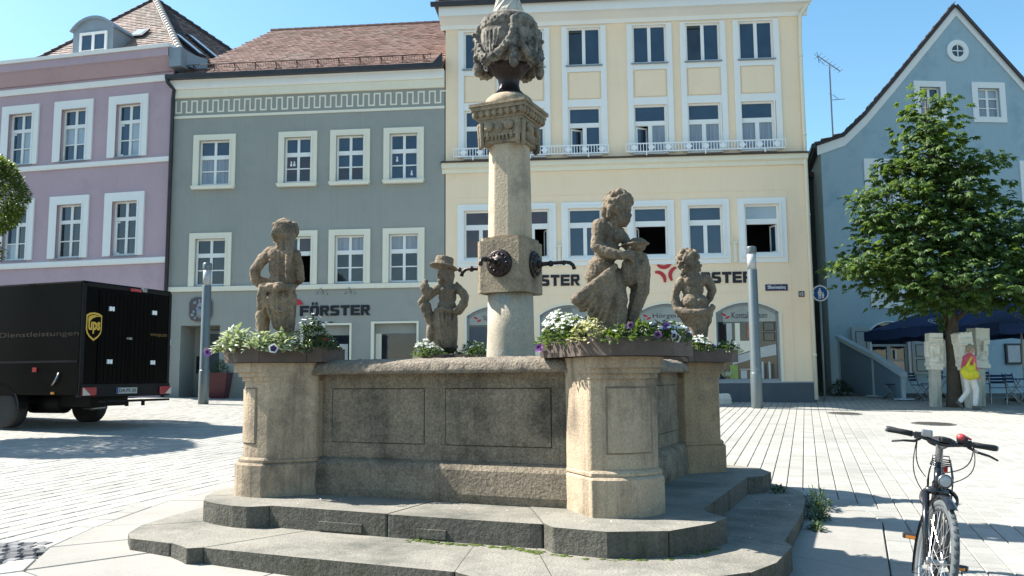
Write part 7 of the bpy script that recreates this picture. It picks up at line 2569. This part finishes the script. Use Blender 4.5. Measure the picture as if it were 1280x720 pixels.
# ------------------------------------------------------------------ carved heads on posts
def carved_head(x, y, zb, zt, zpost, w, lean, kind, label, rz=0):
    """a long-faced wooden head on a squared post"""
    z0 = gz(x, y)
    o = thing('carved_head_post', label, 'wooden sculpture', (x, y, z0), R(rz), 'carved wooden heads on posts')
    o.rotation_euler = (0, R(lean), R(rz))
    p = zb - z0
    t = zt - z0
    MB().prism([(-.125, -.12), (.125, -.12), (.135, .0), (.125, .12), (-.125, .12), (-.13, 0)], -.03, p + .04).build('post', M['postwood'], o, bevel=.02)
    m_ = MB()
    H_ = t - p
    def z(f): return p + H_ * f
    m_.box(-w * .42, w * .42, -.17, .19, z(0), z(.24)); m_.box(-w * .50, w * .50, -.19, .2, z(.10), z(.20))
    if kind == 'flat':
        m_.box(-w * .46, w * .46, -.17, .18, z(.2), z(1.0))
    elif kind == 'comb':
        m_.box(-w * .46, w * .46, -.17, .18, z(.2), z(.78))
        for i in range(6):
            xx = -w * .44 + i * w * .88 / 5
            m_.prism_xz([(xx - .03, z(.72)), (xx + .03, z(.72)), (xx + .038, z(1.0 + .03 * (i % 2))), (xx - .026, z(1.0 + .03 * (i % 2)))], -.17, .18)
    else:
        m_.box(-w * .44, w * .44, -.17, .18, z(.2), z(.62)); m_.box(-w * .52, w * .52, -.22, .22, z(.60), z(1.0)); m_.box(-w * .62, w * .62, -.20, .2, z(.0), z(.10))
    # brow, nose, eyes, mouth, ears, chin
    m_.box(-w * .40, w * .40, -.255, -.16, z(.66), z(.72)); m_.box(-w * .44, -w * .26, -.21, -.16, z(.30), z(.56)); m_.box(w * .26, w * .44, -.21, -.16, z(.30), z(.56)); m_.box(-w * .44, w * .44, -.215, -.16, z(.80), z(.86))
    m_.prism_xz([(-.03, z(.68)), (.03, z(.68)), (.05, z(.42)), (-.05, z(.42))], -.31, -.16)
    for s in (-1, 1):
        m_.ball((s * w * .20, -.172, z(.60)), (.05, .03, .028), nu=10, nv=6)
        m_.box(s * w * .53 - .035, s * w * .53 + .035, -.06, .08, z(.34), z(.78))
        m_.chain = None
    m_.ball((0, -.19, z(.35)), (w * .2, .055, .024), nu=10, nv=6); m_.ball((0, -.19, z(.30)), (w * .18, .05, .022), nu=10, nv=6)
    m_.ball((0, -.16, z(.24)), (w * .36, .09, .07), nu=12, nv=8)
    hd = m_.build('head', M['carvedwood'], o, True)
    sculpt(hd, .012, 1, ((.08, .008),))
    return o
carved_head(11.28, 22.72, 1.66, 2.64, 0, .38, 2, 'flat', 'pale carved head with a flat top, on the post farthest from the woman', -6)
carved_head(12.02, 22.30, 1.66, 2.62, 0, .36, -5, 'comb', 'pale carved head with a comb of spikes, in front of the tree trunk', 5)
carved_head(12.62, 23.05, 1.70, 2.78, 0, .37, 3, 'hat', 'tallest pale carved head with a square hat, behind the walking woman', 3)
carved_head(12.55, 24.2, 1.72, 2.52, 0, .28, 0, 'flat', 'small brownish carved head half hidden behind the spiky one', 10)

# ------------------------------------------------------------------ parasols
def parasol(cx, cy, half, z_edge, z_top, label, emb):
    z0 = gz(cx, cy)
    o = thing('parasol', label, 'parasol', (cx, cy, z0), R(3), 'large navy café parasols')
    e, t = z_edge - z0, z_top - z0
    MB().lathe([(.03, 0), (.03, t - .02)], 12).build('pole', M['postwood'], o, True)
    MB().box(-.4, .4, -.4, .4, 0, .1).build('base', M['stone_riser'], o, bevel=.02)
    cn = MB()
    n = 8
    vs, fs = [], []
    corners = [(-half, -half), (0, -half * 1.0), (half, -half), (half * 1.0, 0), (half, half), (0, half * 1.0), (-half, half), (-half, 0)]
    for i in range(8):
        x, y = corners[i]; x2, y2 = corners[(i + 1) % 8]
        m_ = ((x + x2) / 2 * .97, (y + y2) / 2 * .97)
        cn.add([(0, 0, t), (x, y, e), (m_[0], m_[1], e + .02), (x2, y2, e)], [(0, 1, 2), (0, 2, 3)])
    cn.build('canopy', M['canvas'], o, True)
    vl = MB()
    for i in range(8):
        x, y = corners[i]; x2, y2 = corners[(i + 1) % 8]
        k = 6
        for j in range(k):
            f0, f1 = j / k, (j + 1) / k
            dz = lambda f: -.30 - .03 * math.sin(f * math.pi * 3)
            vl.add([(x + (x2 - x) * f0, y + (y2 - y) * f0, e), (x + (x2 - x) * f1, y + (y2 - y) * f1, e), (x + (x2 - x) * f1, y + (y2 - y) * f1, e + dz(f1)), (x + (x2 - x) * f0, y + (y2 - y) * f0, e + dz(f0))], [(0, 1, 2, 3)])
    vl.build('valance', M['canvas'], o)
    rb = MB()
    for x, y in corners:
        rb.tube([(0, 0, t - .45), (x * .96, y * .96, e - .03)], .012, 5).tube([(0, 0, t - .04), (x * .99, y * .99, e - .02)], .012, 5)
    rb.build('ribs', M['postwood'], o)
    # round emblem with two scrolls printed on the front and left slopes
    def emblem(px, fz):
        y = -half * (1 - fz) - .012
        z = e + (t - e) * fz
        sl = math.atan2(t - e, half)
        T = Matrix.Translation((px, y, z)) @ Matrix.Rotation(sl, 4, 'X') @ Matrix.Translation((0, 0, .012))
        mb = MB()
        N_ = 28
        for i in range(N_):
            a0, a1 = 2 * math.pi * i / N_, 2 * math.pi * (i + 1) / N_
            mb.add([(.30 * math.cos(a0), .26 * math.sin(a0), 0), (.30 * math.cos(a1), .26 * math.sin(a1), 0), (.265 * math.cos(a1), .225 * math.sin(a1), 0), (.265 * math.cos(a0), .225 * math.sin(a0), 0)], [(0, 1, 2, 3)], 0, T)
        for cx_ in (-.11, .11):
            for i in range(22):
                a0, a1 = R(-40 + 15 * i), R(-25 + 15 * i)
                if cx_ < 0 and i > 18: continue
                mb.add([(cx_ + .11 * math.cos(a0), .13 * math.sin(a0), 0), (cx_ + .11 * math.cos(a1), .13 * math.sin(a1), 0), (cx_ + .075 * math.cos(a1), .095 * math.sin(a1), 0), (cx_ + .075 * math.cos(a0), .095 * math.sin(a0), 0)], [(0, 1, 2, 3)], 0, T)
        mb.build('printed_emblem', M['goldtext' if emb else 'shutter'], o)
    for px in ((-.9, 1.0) if emb else (-1.05, .9)):
        emblem(px, .18)
parasol(13.85, 27.0, 1.8, 2.98, 3.75, 'large navy parasol behind the tree trunk, before the arched window', False)
parasol(15.2, 25.2, 1.9, 2.95, 3.75, 'large navy parasol cut by the picture edge, over the tables', True)
MB_sign = None
def wall_board():
    o = thing('windbreak_screen', 'pale blue screen with white top rail behind the café tables', 'screen', (15.0, 28.2, gz(15, 28.2)), R(4))
    MB().box(-2.2, 2.2, -.03, .03, .25, 1.72).build('panel', M['blue'], o)
    MB().box(-2.25, 2.25, -.05, .05, 1.72, 1.80).box(-.6, -.52, -.04, .04, 1.8, 2.3).build('top_rail', M['white'], o)
    for s in (-2.1, 0, 2.1):
        MB().box(s - .04, s + .04, -.05, .05, 0, 1.72).build('post', M['white'], o)
# ------------------------------------------------------------------ café chairs and tables
def cafe_chair(x, y, rz, label=None, src=None):
    if src is not None:
        o = dup(src)
        o.location = (x, y, gz(x, y)); o.rotation_euler = (0, 0, R(rz)); o['label'] = label
        return o
    o = thing('folding_chair', label, 'chair', (x, y, gz(x, y)), R(rz), 'folding café chairs under the parasols')
    for s in (-1, 1):
        MB().tube([(s * .21, -.22, 0), (s * .2, .2, .46)], .013, 6).build('leg', M['chrome_dark'], o, True)
        MB().tube([(s * .19, .24, 0), (s * .19, -.18, .46), (s * .19, -.28, .86)], .013, 6).build('leg', M['chrome_dark'], o, True)
    for i in range(6):
        MB().box(-.2, .2, -.19 + i * .065, -.135 + i * .065, .455, .472).build('seat_slat', M['canvas'], o)
    for i in range(3):
        MB().box(-.2, .2, -.262 - i * .022, -.245 - i * .022, .58 + i * .09, .645 + i * .09).build('back_slat', M['canvas'], o)
    return o
def cafe_table(x, y, label=None, src=None):
    if src is not None:
        o = dup(src)
        o.location = (x, y, gz(x, y)); o['label'] = label
        return o
    o = thing('cafe_table', label, 'table', (x, y, gz(x, y)), R(8), 'café tables under the parasols')
    MB().box(-.35, .35, -.35, .35, .70, .73).build('tabletop', M['canvas'], o, bevel=.005)
    for s in (-1, 1):
        MB().tube([(-.28, s * .26, 0), (.28, s * .26, .70)], .014, 6).build('leg', M['chrome_dark'], o, True)
        MB().tube([(.28, s * .24, 0), (-.28, s * .24, .70)], .014, 6).build('leg', M['chrome_dark'], o, True)
    return o
c0 = cafe_chair(13.55, 23.7, 150, 'folding chair with crossed bright legs just past the tallest carved head')
for (x, y, rz, lb) in ((14.35, 24.2, 200, 'folding chair at the far side of the table cut by the picture edge'),
                       (11.55, 25.9, 60, 'folding chair directly behind the flat topped carved head post'),
                       (12.2, 25.4, 215, 'folding chair behind the chestnut trunk'),
                       (13.1, 26.6, 20, 'folding chair near the house wall, beneath both parasols'),
                       (14.6, 26.4, 330, 'folding chair deepest in the shade below the menu case')):
    cafe_chair(x, y, rz, lb, c0)
t0 = cafe_table(14.0, 23.5, 'small dark café table beside the chair with bright crossed legs')
cafe_table(12.75, 25.0, 'small dark café table behind the spiky carved head', t0)
cafe_table(14.1, 25.9, 'small dark café table farthest back, under the menu case', t0)

# a stone at the foot of the yellow house
def stone_block():
    x, y = facade_pt(-2.0, 25.22, -4.5, 7.96, -.75)
    o = MB()
    o.cbox(-.22, .22, -.16, .16, -.05, .20, .05).cbox(-.15, .2, -.12, .12, .18, .27, .04)
    s = o.build('stone_block', M['pale_stone'], None, True, (x, y, gz(x, y)))
    sculpt(s, .02, 3, ((.1, .03),))
    tag(s, 'pale rough stone lying at the foot of the yellow house', 'stone')
stone_block()

# ------------------------------------------------------------------ woman walking
def woman():
    x, y = 11.70, 21.72
    z0 = gz(x, y)
    o = thing('person', 'woman in coral top and white trousers walking with a yellow bag', 'person', (x, y, z0), R(0))
    def sk(): return MB()
    # x to the right = the way she walks
    b = sk()
    hip = .86
    # head and neck
    b.ball((.075, 0, 1.545), (.082, .072, .105)); b.ball((.135, 0, 1.505), (.03, .045, .045)); b.cap((.158, 0, 1.535), (.166, 0, 1.515), .012, .014)
    b.ball((.148, 0, 1.485), (.014, .025, .010)); b.ball((.115, 0, 1.46), (.03, .035, .022))
    for s in (-1, 1):
        b.ball((.138, s * .03, 1.55), (.012, .014, .010)); b.ball((.06, s * .074, 1.535), (.018, .010, .03))
    b.cap((.05, 0, 1.48), (.03, 0, 1.36), .048, .052)
    # torso
    b.ball((.015, 0, 1.24), (.115, .165, .16)); b.ball((.0, 0, 1.06), (.105, .14, .15)); b.ball((-.01, 0, .90), (.12, .165, .13))
    for s in (-1, 1):
        b.ball((.02, s * .165, 1.33), (.06, .06, .06))
    # legs: right leg stepping forward, left leg pushing off behind
    b.cap((0, -.085, .86), (.10, -.085, .48), .088, .058); b.cap((.10, -.085, .48), (.045, -.085, .10), .056, .036)
    b.cap((-.02, .085, .86), (-.02, .085, .47), .088, .058); b.cap((-.02, .085, .47), (-.26, .08, .19), .054, .036)
    # arms: near arm hangs forward, far arm behind
    b.cap((.02, -.185, 1.32), (.03, -.205, 1.07), .048, .04); b.cap((.03, -.205, 1.06), (.13, -.20, .85), .038, .028)
    b.cap((.02, .185, 1.32), (-.05, .20, 1.06), .048, .04); b.cap((-.05, .20, 1.06), (-.04, .19, .83), .038, .028)
    for (hx, hy, hz, dx) in ((.145, -.20, .80, .02), (-.04, .19, .78, .0)):
        b.ball((hx, hy, hz), (.028, .018, .042))
        for i in range(4):
            fx = hx - .022 + i * .015
            b.cap((fx, hy, hz - .03), (fx + .006 + dx * .4, hy + .004, hz - .072 - .008 * (i in (1, 2))), .0085, .007)
        b.cap((hx + .022, hy - .01, hz + .01), (hx + .042, hy - .012, hz - .028), .010, .008)
    body = b.build('body', M['skin'], o, True)
    sculpt(body, .009, 2, ())
    h = sk()
    h.ball((.052, 0, 1.572), (.098, .086, .092)); h.ball((.0, 0, 1.53), (.055, .075, .08))
    rn = random.Random(2)
    for i in range(60):
        v = rvec(rn)
        if v.x > .35 and v.z < .55: continue
        h.ball((.05 + v.x * .088, v.y * .08, 1.565 + v.z * .09), .02, nu=6, nv=5)
    hr = h.build('hair', M['hair'], o, True); sculpt(hr, .010, 2, ((.03, .01),))
    t = sk()
    t.ball((.015, 0, 1.24), (.132, .182, .17)); t.ball((.0, 0, 1.06), (.125, .158, .17)); t.ball((-.01, 0, .90), (.138, .18, .10)); t.cap((.03, 0, 1.38), (.03, 0, 1.34), .075, .10)
    for s in (-1, 1):
        t.ball((.02, s * .17, 1.32), (.075, .075, .075))
    t.cap((.02, -.188, 1.32), (.032, -.208, 1.06), .062, .056); t.cap((.03, -.206, 1.06), (.075, -.204, .965), .052, .046)
    t.cap((.02, .188, 1.32), (-.05, .203, 1.06), .062, .054); t.cap((-.05, .203, 1.06), (-.048, .198, .95), .05, .046)
    tp = t.build('top', M['redtop'], o, True); sculpt(tp, .010, 2, ((.10, .02),))
    q = sk()
    q.ball((-.01, 0, .86), (.132, .172, .12))
    q.cap((0, -.085, .86), (.10, -.085, .48), .105, .074); q.cap((.10, -.085, .48), (.052, -.085, .14), .072, .062)
    q.cap((-.02, .085, .86), (-.02, .085, .47), .105, .074); q.cap((-.02, .085, .47), (-.235, .08, .215), .07, .058)
    tr = q.build('trousers', M['whitecloth'], o, True); sculpt(tr, .010, 2, ((.09, .018),))
    for (p, a) in (((.045, -.085, .035), 0), ((-.285, .08, .145), 48)):
        T = Matrix.Translation(p) @ Matrix.Rotation(R(a), 4, 'Y')
        s_ = sk()
        s_.ball((.06, 0, .012), (.105, .042, .04), 0, T).ball((-.03, 0, .02), (.05, .038, .05), 0, T).box(-.07, .16, -.036, .036, -.034, -.012, 0, T)
        so_ = s_.build('shoe', M['shoe'], o, True); sculpt(so_, .009, 2, ())
    bag = thing('shoulder_bag', 'bulging yellow cloth bag slung from the woman’s shoulder', 'bag', (x - .10, y - .24, z0 + .80))
    g = sk()
    g.ball((-.02, 0, .10), (.22, .085, .15)); g.ball((-.11, 0, .15), (.14, .07, .12)); g.ball((.09, 0, .09), (.13, .075, .13)); g.ball((.0, .0, .24), (.13, .06, .10))
    g.cap((-.18, 0, .19), (-.04, .01, .33), .07, .03)
    bo = g.build('sack', M['yellowbag'], bag, True); sculpt(bo, .011, 1, ((.08, .035),))
    MB().tube([(-.10, -.01, .27), (-.02, .0, .40), (.06, .02, .52), (.11, .08, .555), (.13, .16, .53)], [.035, .03, .026, .024, .02], 8).tube([(.10, -.01, .20), (.11, .0, .36), (.115, .03, .50), (.12, .09, .55)], [.03, .026, .022, .02], 8).build('strap', M['yellowbag'], bag, True)
woman()
